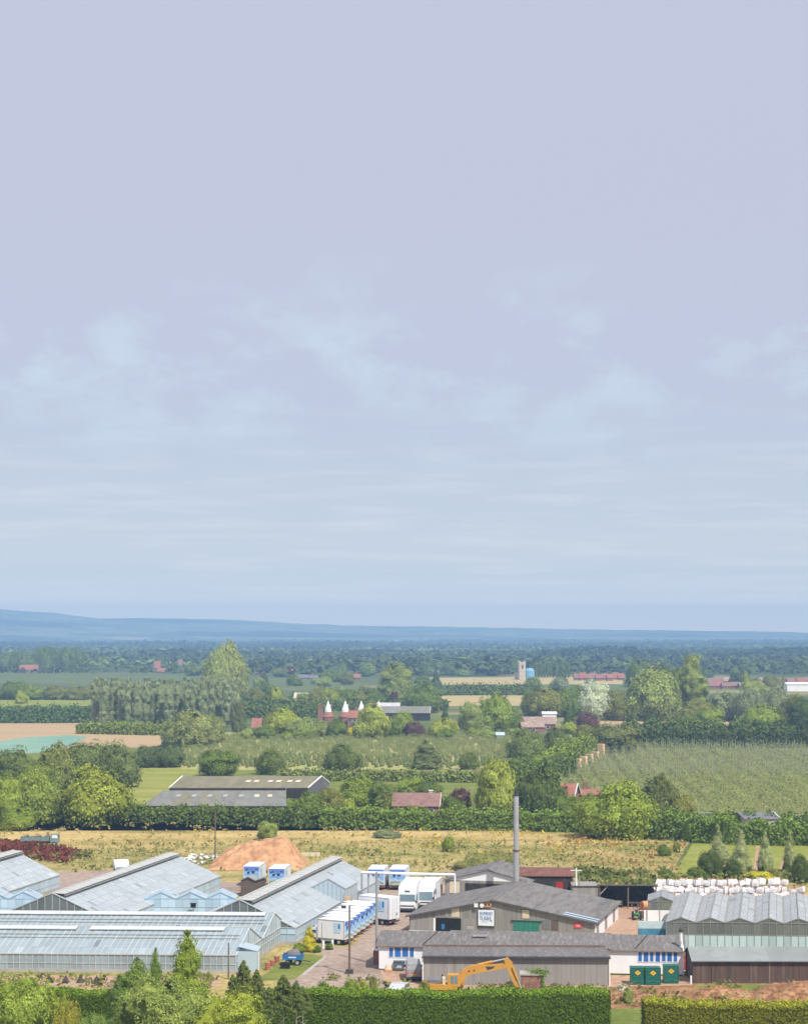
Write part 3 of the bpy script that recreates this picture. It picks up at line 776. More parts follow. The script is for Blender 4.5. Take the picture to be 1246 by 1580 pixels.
# ---------------------------------------------------------------- glasshouses
def glasshouse(name, label, loc, rz, nspan, sw, length, eave, ridge, roof, wall, gable, bar, pane=.75, skew=0.0, rows=3, vent=True, vent_cut=(0, 0), rz_gap=0, group=None, seed=3, plinth=.4, bar_w=.05, band=None):
    """local x runs across the spans, local y along the ridges; gables at y = 0 and y = length"""
    rg = random.Random(seed)
    t = thing(name, label, 'greenhouse', loc, rz, group)
    W = nspan * sw
    ny = max(2, int(length / (pane * 2)))
    rf = MB(); fr = MB(); wl = MB(); ge = (MB(), MB())
    for s in range(nspan):
        x0 = s * sw; xm = x0 + sw / 2; x1 = x0 + sw
        for side in (0, 1):
            a, b = ((x0, eave), (xm, ridge)) if side == 0 else ((xm, ridge), (x1, eave))
            for r in range(rows):
                u0, u1 = r / rows, (r + 1) / rows
                ax, az = a[0] + (b[0] - a[0]) * u0, a[1] + (b[1] - a[1]) * u0
                bx, bz = a[0] + (b[0] - a[0]) * u1, a[1] + (b[1] - a[1]) * u1
                bay = 1.0
                for j in range(ny):
                    y0 = length * j / ny; y1 = length * (j + 1) / ny
                    if j % 7 == 0: bay = rg.uniform(.94, 1.05)
                    tn = bay * rg.choice((1, 1, 1, .97, 1.03, .93, 1.06, .86 if rg.random() < .2 else 1)) * (.6 if rg.random() < .018 else (1.2 if rg.random() < .03 else 1))
                    rf.face([(ax, y0, az), (bx, y0, bz), (bx, y1, bz), (ax, y1, az)], tn)
                    if j == 0 or True:
                        fr.bar((ax, y0, az + .03), (bx, y0, bz + .03), bar_w, bar_w * .8, rg.uniform(.85, 1.1))
                if r:
                    fr.bar((ax, 0, az + .025), (ax, length, az + .025), bar_w * .7)
        fr.bar((xm, -.05, ridge + .05), (xm, length + .05, ridge + .05), .14, .12)
        for y in (0, length):
            sg = -1 if y == 0 else 1; gb = ge[0 if y == 0 else 1]
            yy = y + sg * .03
            fr.bar((x0, yy, eave), (xm, yy, ridge + .02), .13, .12); fr.bar((xm, yy, ridge + .02), (x1, yy, eave), .13, .12)
            nb = max(4, int(sw / 1.0))
            for i in range(nb):
                xa = x0 + sw * i / nb; xb = x0 + sw * (i + 1) / nb
                h = lambda x: eave + (ridge - eave) * (1 - abs(x - xm) / (sw / 2))
                if abs(xa - xm) < sw / nb * .5 - 1e-6 or (xa < xm < xb):
                    pts = [(xa, y, eave), (xb, y, eave), (xb, y, h(xb)), (xm, y, ridge), (xa, y, h(xa))]
                else: pts = [(xa, y, eave), (xb, y, eave), (xb, y, h(xb)), (xa, y, h(xa))]
                pts = [p for k, p in enumerate(pts) if k == 0 or (Vector(p) - Vector(pts[k - 1])).length > 1e-4]
                gb.face(pts, rg.uniform(.75, 1.2))
                fr.bar((xa, yy, plinth), (xa, yy, max(eave, h(xa))), bar_w)
                zs = [plinth, eave * .55 + plinth * .45, eave]
                for k in range(2):
                    (wl if band is None or k == 0 else gb).face([(xa, y, zs[k]), (xb, y, zs[k]), (xb, y, zs[k + 1]), (xa, y, zs[k + 1])], rg.uniform(.82, 1.14))
            fr.bar((x0, yy, eave), (x1, yy, eave), bar_w * 1.4)
            fr.bar((x0, yy, zs[1]), (x1, yy, zs[1]), bar_w)
    for x in [s * sw for s in range(nspan + 1)]:
        fr.bar((x, 0, eave + .02), (x, length, eave + .02), .22, .14)
    for x in (0, W):
        sg = -1 if x == 0 else 1
        m = max(2, int(length / 1.5))
        for j in range(m):
            y0 = length * j / m; y1 = length * (j + 1) / m
            wl.face([(x, y0, plinth), (x, y1, plinth), (x, y1, eave - .06), (x, y0, eave - .06)], rg.uniform(.86, 1.1))
            fr.bar((x + sg * .03, y0, plinth), (x + sg * .03, y0, eave - .05), bar_w * 1.2)
            fr.bar((x + sg * .03, (y0 + y1) / 2, plinth), (x + sg * .03, (y0 + y1) / 2, eave - .05), bar_w)
        fr.bar((x + sg * .03, 0, plinth + (eave - plinth) * .38), (x + sg * .03, length, plinth + (eave - plinth) * .38), bar_w)
    pl = MB()
    pl.box(-.06, W + .06, -.06, .06, -.05, plinth); pl.box(-.06, W + .06, length - .06, length + .06, -.05, plinth)
    pl.box(-.06, .06, .06, length - .06, -.05, plinth); pl.box(W - .06, W + .06, .06, length - .06, -.05, plinth)
    for m_, nm, mt in ((rf, 'roof', roof), (wl, 'glass_wall', wall), (ge[0], 'gable', gable), (ge[1], 'gable', gable), (fr, 'frame', bar), (pl, 'plinth', M['concrete'])):
        if skew: m_.skew(skew)
        m_.build(nm, mt, t)
    return t
def ridge_vent(t, x0, y0, y1, z, wd, mt, tilt=0.0, skew=0.0, th=.09):
    v = MB()
    v.face([(x0, y0, z), (x0 + wd, y0, z + tilt), (x0 + wd, y1, z + tilt), (x0, y1, z)], 1)
    v.face([(x0, y0, z - th), (x0, y1, z - th), (x0 + wd, y1, z + tilt - th), (x0 + wd, y0, z + tilt - th)], .6)
    for a, b in (((x0, y0), (x0 + wd, y0)), ((x0 + wd, y0), (x0 + wd, y1)), ((x0 + wd, y1), (x0, y1)), ((x0, y1), (x0, y0))):
        za = z + (tilt if a[0] > x0 else 0); zb = z + (tilt if b[0] > x0 else 0)
        v.face([(a[0], a[1], za - th), (b[0], b[1], zb - th), (b[0], b[1], zb), (a[0], a[1], za)], .8)
    n = int((y1 - y0) / 2.0)
    for i in range(1, n):
        y = y0 + (y1 - y0) * i / n
        v.bar((x0 + .05, y, z + .015), (x0 + wd - .03, y, z + tilt + .015), .06, .03, .8)
    if skew: v.skew(skew)
    return v.build('ridge_vent', mt, t)

SITE = R(-11.8)
# the long clear house at the front: two spans running across the picture
fg = glasshouse('glasshouse', 'long low clear glasshouse with white ridge bands, behind the front trees', (-19.6, 226.9), R(87.2), 2, 12.2, 48, 2.15, 4.45, M['gh_clear'], M['gh_clear'], M['gh_wall'], M['gh_bar'], pane=.36, skew=.13, rows=4, seed=4, bar_w=.07)
for s in (0, 1):
    xm = 12.2 * s + 6.1
    gaps = ((2.8, 19.0), (20.6, 47.6)) if s == 0 else ((1.0, 37), (37.4, 47.6))
    for (a, b) in gaps:
        ridge_vent(fg, xm - 1.05, a - .0, b, 4.32, 1.0, M['vent_pale'], .22, skew=.13)
    v = MB()
    for r in (1.9, 2.6): v.bar((xm - r, .6, 4.45 - 2.3 * r / 6.1 + .07), (xm - r, 47.6, 4.45 - 2.3 * r / 6.1 + .07), .12, .06)
    v.skew(.13); v.build('roof_rail', M['gh_bar_dark'], fg)
pc = MB(); pc.box(.6, 4.2, -2.4, -.1, 0, 2.5); pc.face([(.55, -2.45, 2.52), (4.25, -2.45, 2.52), (4.25, -.12, 3.1), (.55, -.12, 3.1)])
pc.build('porch', M['gh_wall'], fg)
pd = MB(); pd.box(1.5, 2.5, -2.45, -2.41, .1, 2.2); pd.build('door', M['white_paint'], fg)

# three whitened houses running away from the camera
def site_house(label, right_far, half, length, ridge, eave, seed):
    u = (math.cos(SITE), math.sin(SITE)); v = (-math.sin(SITE), math.cos(SITE))
    ox = right_far[0] - u[0] * 2 * half - v[0] * length; oy = right_far[1] - u[1] * 2 * half - v[1] * length
    t = glasshouse('glasshouse', label, (ox, oy), SITE, 1, half * 2, length, eave, ridge, M['gh_roof'], M['gh_blue'], M['gh_mesh'], M['gh_bar'], pane=.5, rows=7, seed=seed, bar_w=.06)
    ridge_vent(t, half + .1, .2, length - .1, ridge + .02, 1.55, M['vent_grey'], -.08)
    g = MB(); g.bar((half + 1.7, .2, ridge - .30), (half + 1.7, length - .2, ridge - .30), .18, .1); g.build('vent_gap_shade', M['gh_bar_dark'], t)  # dark bar painted in for the shadow line below the open vent
    return t
site_house('whitened glasshouse cut by the left edge of the photo, beside the lane', (-53.3, 301), 7.6, 38, 5.9, 2.25, 11)
ghB = site_house('whitened glasshouse with a long open ridge vent, between the two pale blue zigzag links', (-28.2, 299), 8.2, 47.5, 5.75, 2.3, 12)
ghC = site_house('whitened glasshouse beside the row of parked box lorries', (-3.75, 296), 7.4, 49.2, 5.55, 2.15, 13)
# dormer-like bay on the right side of the last one
b = MB(); bf = MB()
bx0, bx1, by0, by1, be, br = 10.6, 15.6, 24.0, 31.0, 4.1, 5.45
bm = (bx0 + bx1) / 2
for i in range(5):
    ya = by0 + (by1 - by0) * i / 5; yb = by0 + (by1 - by0) * (i + 1) / 5
    b.face([(bx0, ya, be), (bm, ya, br), (bm, yb, br), (bx0, yb, be)], rnd.uniform(.92, 1.05)); b.face([(bm, ya, br), (bx1, ya, be), (bx1, yb, be), (bm, yb, br)], rnd.uniform(.92, 1.05))
b.build('bay_roof', M['gh_roof'], ghC)
g = MB(); g.face([(bx0, by0, 2.0), (bx1, by0, 0), (bx1, by0, be), (bm, by0, br), (bx0, by0, be)]); g.face([(bx1, by0, 0), (bx1, by1, 0), (bx1, by1, be), (bx1, by0, be)]); g.face([(bx1, by1, 0), (bx0, by1, 2), (bx0, by1, be), (bm, by1, br), (bx1, by1, be)])
g.build('bay_wall', M['gh_wall'], ghC)
for i in range(9):
    x = bx0 + (bx1 - bx0) * i / 8
    bf.bar((x, by0 - .04, 1.6 if i < 6 else .2), (x, by0 - .04, be + (br - be) * (1 - abs(x - bm) / 2.5)), .07)
bf.bar((bx0, by0 - .04, be), (bm, by0 - .04, br), .12); bf.bar((bm, by0 - .04, br), (bx1, by0 - .04, be), .12)
bf.bar((bx1 + .04, by0, be), (bx1 + .04, by1, be), .12); bf.build('bay_frame', M['gh_bar'], ghC)
# pale blue zigzag links between the houses
glasshouse('glasshouse', 'pale blue zigzag-roofed link beside the lorry-side glasshouse', (-35.6, 268.6), 0, 3, 4.1, 3.2, 3.05, 3.95, M['gh_roof'], M['gh_blue'], M['gh_blue'], M['gh_blue'], pane=.8, seed=21, bar_w=.04)
glasshouse('glasshouse', 'pale blue zigzag-roofed link beside the leftmost whitened glasshouse', (-62.6, 267.5), 0, 3, 4.1, 3.2, 3.2, 4.15, M['gh_roof'], M['gh_blue'], M['gh_blue'], M['gh_blue'], pane=.8, seed=22, bar_w=.04)
vd = MB().box(-.35, .35, -.3, 0, 0, .55); vd.box(-.42, .42, -.34, .05, .55, .62)
o = vd.build('extractor_box', M['opening_dark']); o.location = (-29.0, 267.9, 1.9)
sb = MB().box(-.04, .04, -.2, .68, -1.9, 0); sb.build('bracket', M['steel'], o)
tag(o, 'small black extractor box on the pale blue zigzag wall', 'vent')

# right-hand block of narrow spans, and the little house beside it
ghR = glasshouse('glasshouse', 'pale multi-ridged glasshouse block behind the brown shed', (32.65, 242.2), R(-4.2), 7, 3.62, 24, 3.75, 4.35, M['gh_roof_pale'], M['gh_mint'], M['gh_mesh'], M['gh_bar_dark'], pane=.55, rows=2, seed=31, bar_w=.055, band=1)
for i, pxs in enumerate((1051.8, 1088)):
    d_ = 268 if i == 0 else 264
for c in children(ghR):                                    # ridges lean with the site
    me = c.data
    for v_ in me.vertices: v_.co.x += .117 * v_.co.y
glasshouse('glasshouse', 'small single-ridge glasshouse beside the open-fronted bag store', (33.8, 269.3), R(-8), 1, 3.6, 6.5, 2.6, 3.25, M['gh_roof'], M['gh_mesh'], M['gh_mesh'], M['gh_bar_dark'], pane=.5, rows=2, seed=32)

# ---------------------------------------------------------------- barns and sheds
def quad_roof(mb, pts, th=.12, n=1):
    a, b, c, d = [Vector(p) for p in pts]
    for i in range(n):
        p = a.lerp(b, i / n), a.lerp(b, (i + 1) / n), d.lerp(c, (i + 1) / n), d.lerp(c, i / n)
        tn = rnd.uniform(.93, 1.06)
        mb.face(p, tn)
    dn = Vector((0, 0, -th))
    mb.face([d + dn, c + dn, b + dn, a + dn], .6)
    for p, q in ((a, b), (b, c), (c, d), (d, a)): mb.face([p + dn, q + dn, q, p], .75)
    return mb

def main_barn():
    A = (0.7, 257.4); B = (24.6, 251.0)
    ang = math.atan2(B[1] - A[1], B[0] - A[0]); W = math.hypot(B[0] - A[0], B[1] - A[1]); Dp = 20.0
    t = thing('barn', 'wide low grey corrugated barn with a white sign in its gable', 'barn', A, ang)
    ap, ev, rg = 11.4, 2.3, 4.75
    w = MB()
    w.face([(0, 0, .35), (W, 0, .35), (W, 0, ev), (ap, 0, rg), (0, 0, ev)])
    w.face([(W, Dp, 0), (0, Dp, 0), (0, Dp, ev), (ap, Dp, rg), (W, Dp, ev)])
    w.face([(0, Dp, 0), (0, 0, 0), (0, 0, ev), (0, Dp, ev)])
    w.build('wall', M['corrugated'], t)
    e = MB(); e.face([(W, 0, 0), (W, Dp, 0), (W, Dp, ev), (W, 0, ev)])
    e.build('end_wall', M['white_paint'], t)
    for k in range(5):
        y = 1.5 + k * 3.4
        q = MB(); q.box(W + .01, W + .07, y, y + 1.5, .2, 1.9); q.build('panel', M['white_wall'] if k % 2 else M['corrugated_pale'], t)
    r = MB()
    quad_roof(r, [(ap, -.35, rg + .1), (-.5, -.35, ev + .02), (-.5, Dp + .3, ev + .02), (ap, Dp + .3, rg + .1)][::-1], n=6)
    r.face([(-.5, -.36, ev + .03), (ap, -.36, rg + .11), (ap, -.36, rg - .12), (-.5, -.36, ev - .18)], .55)
    r.face([(ap, -.36, rg + .11), (W + .4, -.36, ev + .03), (W + .4, -.36, ev - .18), (ap, -.36, rg - .12)], .55)
    quad_roof(r, [(ap, -.35, rg + .1), (W + .4, -.35, ev + .02), (W + .4, Dp + .3, ev + .02), (ap, Dp + .3, rg + .1)], n=6)
    r.cyl((ap, -.4, rg + .1), (ap, Dp + .3, rg + .1), .16, n=8, tint=1.05)
    rf = r.build('roof', M['asbestos_roof'], t)
    for k, y in ((0, .25), (1, 1.75)):
        s = MB(); zz = lambda x: rg + (ev - rg) * (x - ap) / (W - ap) + .17
        s.face([(W - 4.2, y, zz(W - 4.2)), (W + .3, y, zz(W + .3)), (W + .3, y + .75, zz(W + .3)), (W - 4.2, y + .75, zz(W - 4.2))])
        s.build('rooflight', M['gh_blue'], rf)
    def wx(px): return on_line(px, A, B) * W
    def wz(py, x): return Z(py, A[1] + (B[1] - A[1]) * x / W)
    def panel(nm, m, x0, x1, y0, y1, out=.05, par=t):
        xa, xb = wx(x0), wx(x1); xm = (xa + xb) / 2
        q = MB(); q.box(xa, xb, -out, .02, wz(y1, xm), wz(y0, xm)); return q.build(nm, m, par)
    for a, b_ in ((631, 671), (712, 791), (834, 884), (886, 898)): q = MB().box(wx(a), wx(b_), -.08, .03, 0, .42); q.build('plinth', M['white_paint'], t)
    panel('doorway', M['opening_dark'], 672, 711, 1417, 1441, .03); panel('door_post', M['white_paint'], 668.5, 671.5, 1417, 1441, .07)
    panel('dim_shelf', M['blue_paint'], 681, 686, 1426, 1434, .045)
    dr = panel('sliding_door', M['green_door'], 792.5, 831.5, 1420.5, 1443, .1)
    rl = MB(); rl.box(wx(788), wx(836), -.16, .02, wz(1420, 11), wz(1418.6, 11)); rl.build('rail', M['chassis'], dr)
    panel('pale_panel', M['corrugated_pale'], 686.5, 691, 1403, 1416); panel('pale_panel', M['cream'], 696.5, 708.5, 1400.5, 1415.5)
    panel('pale_panel', M['cream'], 805.5, 816, 1404.5, 1417.5); panel('pale_panel', M['corrugated_pale'], 633, 669, 1417, 1436, .04); panel('pale_panel', M['corrugated_pale'], 714, 736, 1418, 1436, .04)
    panel('dark_panel', M['slate'], 836, 848, 1420, 1434, .05); panel('dark_panel', M['slate'], 739, 762, 1429.5, 1438, .05); panel('brown_panel', M['shed_boards'], 850, 861, 1420, 1436, .04)
    sg = panel('sign', M['sign_white'], 738, 762.5, 1404, 1428.5, .22)
    ed = MB(); xa, xb = wx(737.4), wx(763.2); xm = (xa + xb) / 2; ed.box(xa, xb, -.2, .0, wz(1429.4, xm), wz(1403.5, xm)); ed.build('sign_frame', M['chassis'], sg)
    # the lettering: two lines of tall blue strokes and a thin rule below, as far as the photo resolves them
    s = MB(); x0 = wx(740.5); x1 = wx(760); z1 = wz(1406.5, xm); z0 = wz(1427, xm); y = -.235
    def st(a, b_, c, d_, w=.09): s.bar((x0 + (x1 - x0) * a, y, z0 + (z1 - z0) * b_), (x0 + (x1 - x0) * c, y, z0 + (z1 - z0) * d_), .03, w)
    def stv(a, b_, c, w=.10):
        xx = x0 + (x1 - x0) * a; s.box(xx - w / 2, xx + w / 2, y - .01, y, z0 + (z1 - z0) * b_, z0 + (z1 - z0) * c)
    for a in (.03, .17, .30, .46, .60, .70, .83, .95): stv(a, .70 if a < .9 else .74, .97)
    st(.03, .95, .17, .74); st(.30, .94, .42, .94); st(.30, .84, .40, .84); st(.46, .72, .53, .95); st(.53, .95, .60, .72); st(.70, .95, .83, .78); st(.86, .96, .95, .96)
    for a in (.06, .18, .34, .44, .56, .68, .80): stv(a, .34, .62)
    st(.0, .62, .14, .62); st(.18, .36, .30, .36); st(.34, .6, .44, .6); st(.44, .48, .52, .40); st(.56, .62, .66, .36); st(.80, .62, .9, .62); st(.80, .36, .94, .36); st(.80, .49, .9, .49)
    stv(.90, .24, .34, .2); s.box(x0 + .25, x1 - .7, y - .01, y, z0 + (z1 - z0) * .2, z0 + (z1 - z0) * .23)
    s.build('lettering', M['sign_ink'], sg)
    rs = panel('red_notice', M['sign_red'], 885.5, 898, 1424.5, 1432.5, .08)
    xa, xb = wx(888.5), wx(895); xm = (xa + xb) / 2
    q = MB().box(xa, xb, -.1, -.085, wz(1430.3, xm), wz(1426.8, xm)); q.build('red_notice_text', mat('pale_red', (.75, .30, .31), .5), rs)
    # bell, lamp and two orange horns under the apex
    xl, zl = wx(735), wz(1397.5, 11)
    q = MB().box(xl - .25, xl + .25, -.4, 0, zl - .25, zl + .25); q.build('flood_lamp', M['white_paint'], t)
    for px in (744,): q = MB().cyl((wx(px), -.4, zl), (wx(px), 0, zl), .28, .2, 10); q.build('alarm_box', M['white_paint'], t)
    for px in (749.5, 754.5):
        q = MB(); q.lathe([(.34, 0), (.34, .1), (.18, .12), (.16, .04)], 12); q.v = [(x + wx(px), -.12 - z, y_ + zl + .1) for x, y_, z in q.v]; q.build('round_horn', M['sand_horn'], t)
    q = MB().cyl((wx(728), -1.0, 0), (wx(728), -1.0, wz(1431, 9)), .06, n=6); q.box(wx(728) - .4, wx(728) + .4, -1.3, -.7, wz(1432.5, 9), wz(1429, 9)); q.build('vent_post', M['steel'], t)
    return t
M['sand_horn'] = mat('orange_horn', (.62, .30, .14), .5)
main_barn()

def gable_barn(name, label, cat, loc, rz, W, Dp, ev, rg, wall, roof, gable=None, ridge_axis='y', over=.3, n=4, skew=0, parts=None):
    """ridge along local y, gables facing local -y and +y"""
    t = thing(name, label, cat, loc, rz)
    w = MB(); xm = W / 2
    w.face([(0, Dp, 0), (0, 0, 0), (0, 0, ev), (0, Dp, ev)]); w.face([(W, 0, 0), (W, Dp, 0), (W, Dp, ev), (W, 0, ev)])
    w.face([(W, Dp, 0), (0, Dp, 0), (0, Dp, ev), (xm, Dp, rg), (W, Dp, ev)])
    g = MB() if gable else w
    w.face([(0, 0, 0), (W, 0, 0), (W, 0, ev), (0, 0, ev)]) if gable else w.face([(0, 0, 0), (W, 0, 0), (W, 0, ev), (xm, 0, rg), (0, 0, ev)])
    if gable:
        g.face([(0, 0, ev), (W, 0, ev), (xm, 0, rg)]); 
        if skew: g.skew(skew)
        g.build('gable', gable, t)
    if skew: w.skew(skew)
    w.build('wall', wall, t)
    r = MB(); k = (rg - ev) / xm
    quad_roof(r, [(-over, -over, ev - over * k + .08), (-over, Dp + over, ev - over * k + .08), (xm, Dp + over, rg + .08), (xm, -over, rg + .08)][::-1], n=n)
    quad_roof(r, [(xm, -over, rg + .08), (xm, Dp + over, rg + .08), (W + over, Dp + over, ev - over * k + .08), (W + over, -over, ev - over * k + .08)][::-1], n=n)
    if skew: r.skew(skew)
    rf = r.build('roof', roof, t)
    t['dims'] = [W, Dp, ev, rg]
    return t, rf
t, rf = gable_barn('barn', 'smaller grey barn with a white gable behind the sign barn', 'barn', (6.0, 285.2), SITE, 12.6, 12, 3.5, 5.05, M['corrugated'], M['asbestos_roof'], M['white_wall'])
q = MB().box(.7, 2.2, -.05, .02, 1.6, 3.3); q.build('pale_panel', M['cream'], t)
q = MB().box(3, 9, -.05, .02, 2.0, 3.1); q.build('dark_panel', M['tarred'], t)
# tarred shed with a rusty roof
t = thing('shed', 'black tarred shed with a rusty red curved roof beside the tall flue', 'shed', (16.6, 285.5), R(-3))
MB().box(0, 8.1, 0, 7, 0, 4.05).build('wall', M['tarred'], t)
r = MB()
for i in range(6):
    a, b_ = i / 6, (i + 1) / 6; z = lambda k: 4.1 + .75 * math.sin(math.pi * k) ** .8
    quad_roof(r, [(-.2, -.2 + 7.4 * a, z(a)), (8.3, -.2 + 7.4 * a, z(a)), (8.3, -.2 + 7.4 * b_, z(b_)), (-.2, -.2 + 7.4 * b_, z(b_))], n=3)
r.build('roof', M['rust_roof'], t)
MB().box(5.7, 6.7, -.05, .02, 1.9, 3.2).build('red_patch', M['red_metal'], t)
# flat pale block and open-fronted bag store
t = thing('shed', 'flat pale grey metal block between the rusty-roofed shed and the open store', 'shed', (24.2, 279.8), R(-2))
MB().box(0, 3.7, 0, 6, 0, 3.2).build('wall', M['corrugated_pale'], t)
r = MB(); quad_roof(r, [(-.15, -.15, 3.38), (3.85, -.15, 3.38), (3.85, 6.2, 2.5), (-.15, 6.2, 2.5)]); r.build('roof', M['asbestos_roof'], t)
MB().box(.9, 2.2, -.05, .02, 0, 2.1).build('door', M['concrete'], t)
t = thing('shed', 'open-fronted store with a dark interior facing the dirt yard', 'shed', (28.05, 280.0), R(-1))
w = MB(); w.box(0, 8.3, 6.3, 6.5, 0, 2.35); w.box(0, .15, .1, 6.3, 0, 2.4); w.box(8.15, 8.3, .1, 6.3, 0, 2.4)
for z in (.8, 1.55): w.box(.15, 8.15, 6.2, 6.3, z, z + .09)
w.build('wall', M['asbestos_dark'], t)
r = MB(); quad_roof(r, [(-.15, -.25, 3.55), (8.45, -.25, 3.55), (8.45, 6.7, 2.45), (-.15, 6.7, 2.45)], th=.2); r.build('roof', M['asbestos_roof'], t)
for x in (.1, 4.2, 8.2): q = MB().box(x - .09, x + .09, -.05, .13, 0, 3.35); q.build('post', M['wood_post'], t)
q = MB().bar((.2, .04, 2.1), (1.3, .04, 3.3), .14); q.build('brace', M['corrugated_pale'], t)

# long white building with blue windows, roof of worn sheets
def white_block():
    A = (-2.95, 229.4); B = (32.3, 225.3)
    ang = math.atan2(B[1] - A[1], B[0] - A[0]); W = math.hypot(B[0] - A[0], B[1] - A[1]); Dp = 8.0; ev, rg = 2.92, 4.05
    t = thing('workshop', 'long low white building with blue windows and a worn grey sheet roof', 'building', A, ang)
    MB().box(0, W, 0, Dp, 0, ev).build('wall', M['white_wall'], t)
    for x in (.0, W):
        pts = [(x, 0, ev), (x, Dp, ev), (x, Dp / 2, rg)]; g = MB(); g.face(pts if x > 0 else pts[::-1]); g.build('gable', M['white_wall'], t)
    r = MB()
    cuts = [-.35, 8.1, 27.2, W + .35]
    for i in range(3):
        k = (0, .14, .0)[i]
        quad_roof(r, [(cuts[i], -.22, ev - .01 + k), (cuts[i + 1], -.22, ev - .01 + k), (cuts[i + 1], Dp / 2, rg + .05 + k), (cuts[i], Dp / 2, rg + .05 + k)], n=7)
        quad_roof(r, [(cuts[i], Dp / 2, rg + .05 + k), (cuts[i + 1], Dp / 2, rg + .05 + k), (cuts[i + 1], Dp + .4, ev - .05 + k), (cuts[i], Dp + .4, ev - .05 + k)], n=5)
    rf = r.build('roof', M['asbestos_dark'], t)
    q = MB(); q.bar((-.3, -.27, ev - .06), (W + .3, -.27, ev - .06), .09, .1); q.build('gutter', mat('rusty_gutter', (.26, .17, .11), .8, .35, 2), t)
    for x in (5.2, 13.5, 21.4, 30.0): q = MB().bar((x, .1, ev + .2), (x + 1.4, Dp / 2 - .3, rg + .06), .09, .05); q.build('roof_seam', M['tarred'], rf)
    q = MB().box(10.9, 12.6, 1.9, 2.9, ev + .88, ev + 1.02); q.build('roof_patch', M['corrugated_pale'], rf)
    def wx(px): return on_line(px, A, B) * W
    def wz(py, x): return Z(py, A[1] + (B[1] - A[1]) * x / W)
    for (a, b_, y0, y1) in ((600.3, 606.2, 1462.5, 1477), (608.8, 618, 1462, 1477), (620.3, 629.5, 1462, 1477), (632, 638, 1462.5, 1477), (984.3, 989.7, 1469.5, 1484), (992.4, 999.7, 1469.5, 1484.5), (1002.3, 1007.6, 1469.5, 1484), (1010.9, 1017.7, 1469.5, 1484.5), (1020.6, 1026.3, 1469.5, 1484), (1028.8, 1036, 1469.5, 1484.3), (1038.8, 1044.2, 1469.8, 1484.3)):
        xa, xb = wx(a), wx(b_); xm = (xa + xb) / 2; z1, z0 = wz(y0, xm), wz(y1, xm)
        z1 = min(z1, ev - .12)
        f = MB(); k = .06
        f.box(xa - k, xa, -.06, .0, z0 - k, z1 + k); f.box(xb, xb + k, -.06, .0, z0 - k, z1 + k); f.box(xa, xb, -.06, .0, z0 - k, z0); f.box(xa, xb, -.06, .0, z1, z1 + k)
        fo = f.build('window', M['white_paint'], t)
        p = MB(); n = 2 if xb - xa > .5 else 1
        p.box(xa, xb, -.03, -.004, z0, z1); p.build('pane', M['blue_pane'], fo)
        p = MB(); p.box(xa, xb, -.045, -.032, z0 + (z1 - z0) * .62, z0 + (z1 - z0) * .66)
        p.build('glazing_rail', M['blue_paint'], fo)
    q = MB().box(.02, W - .02, -.03, -.004, .0, .16); q.build('plinth', M['tarred'], t)
    q = MB().cyl((W - .2, .9, ev), (W - .2, .9, 5.0), .16, n=10); q2 = q.build('flue', M['white_paint'], t)
    q = MB().cyl((W - .2, .9, 5.0), (W - .2, .9, 5.25), .26, .26, 10).cyl((W - .2, .9, 5.25), (W - .2, .9, 5.5), .26, .03, 10); q.build('cowl', M['chassis'], q2)
    q = MB().bar((W + .08, -.1, 0), (W + .08, -.1, ev), .1); q.bar((W + .08, -.1, ev), (W - .15, .8, 4.2), .09); q.build('downpipe', M['white_paint'], t)
    return A, B, W
WB = white_block()
# corrugated lean-to in front of it
t = thing('shed', 'windowless grey corrugated shed behind the yellow excavator', 'shed', (X(653, 219.6), 219.6), R(-1.6))
W_ = 285.5 / FPX * 219.4
MB().box(0, W_, 0, 7.6, 0, 3.1).build('wall', M['corrugated_pale'], t)
r = MB(); quad_roof(r, [(-.15, -.35, 3.38), (W_ + .15, -.35, 3.38), (W_ + .15, 7.4, 3.2), (-.15, 7.4, 3.2)], th=.16, n=8); r.build('roof', M['asbestos_dark'], t)
q = MB().bar((-.2, -.4, 3.2), (W_ + .2, -.4, 3.2), .1, .14); q.build('gutter', M['chassis'], t)
q = MB().box(-.15, W_ + .15, 7.1, 7.34, 3.21, 3.42); q.build('flashing', M['wood_post'], t)
q = MB().box(W_ + .01, W_ + .13, -.12, 0, 0, 3.2); q.build('downpipe', M['white_paint'], t); q = MB().box(-.13, -.01, -.12, 0, 0, 3.2); q.build('downpipe', M['white_paint'], t)
# brown boarded shed on the right
t = thing('shed', 'long dark brown boarded shed with a flat greenish felt roof', 'shed', (32.75, 220.6), R(-.3))
MB().box(0, 26, 0, 6, 0, 2.55).build('wall', M['brown_boards'], t)
r = MB(); quad_roof(r, [(-.2, -.35, 2.62), (26.3, -.35, 2.62), (26.3, 3, 3.72), (-.2, 3, 3.72)], n=9); quad_roof(r, [(-.2, 3, 3.72), (26.3, 3, 3.72), (26.3, 6.35, 2.62), (-.2, 6.35, 2.62)], n=5); r.build('roof', M['felt_roof'], t)
g = MB(); g.face([(0, 6, 2.55), (0, 0, 2.55), (0, 3, 3.6)]); g.build('gable', M['brown_boards'], t); g = MB(); g.face([(26, 0, 2.55), (26, 6, 2.55), (26, 3, 3.6)]); g.build('gable', M['brown_boards'], t)
q = MB()
for x in (2.1, 4.3, 6.4, 8.6, 10.7, 12.1, 14.3, 16.5, 18.6, 20.8, 23): q.box(x, x + .16, -.05, .0, 0, 2.5, rnd.uniform(.8, 1.4))
q.build('batten', M['brown_boards'], t)
q = MB().box(-.3, -.12, -.2, 0, 0, .95); tag(q.build('marker_post', M['white_paint']), 'short white post at the corner of the brown boarded shed', 'post').location = (32.7, 220.3, 0)
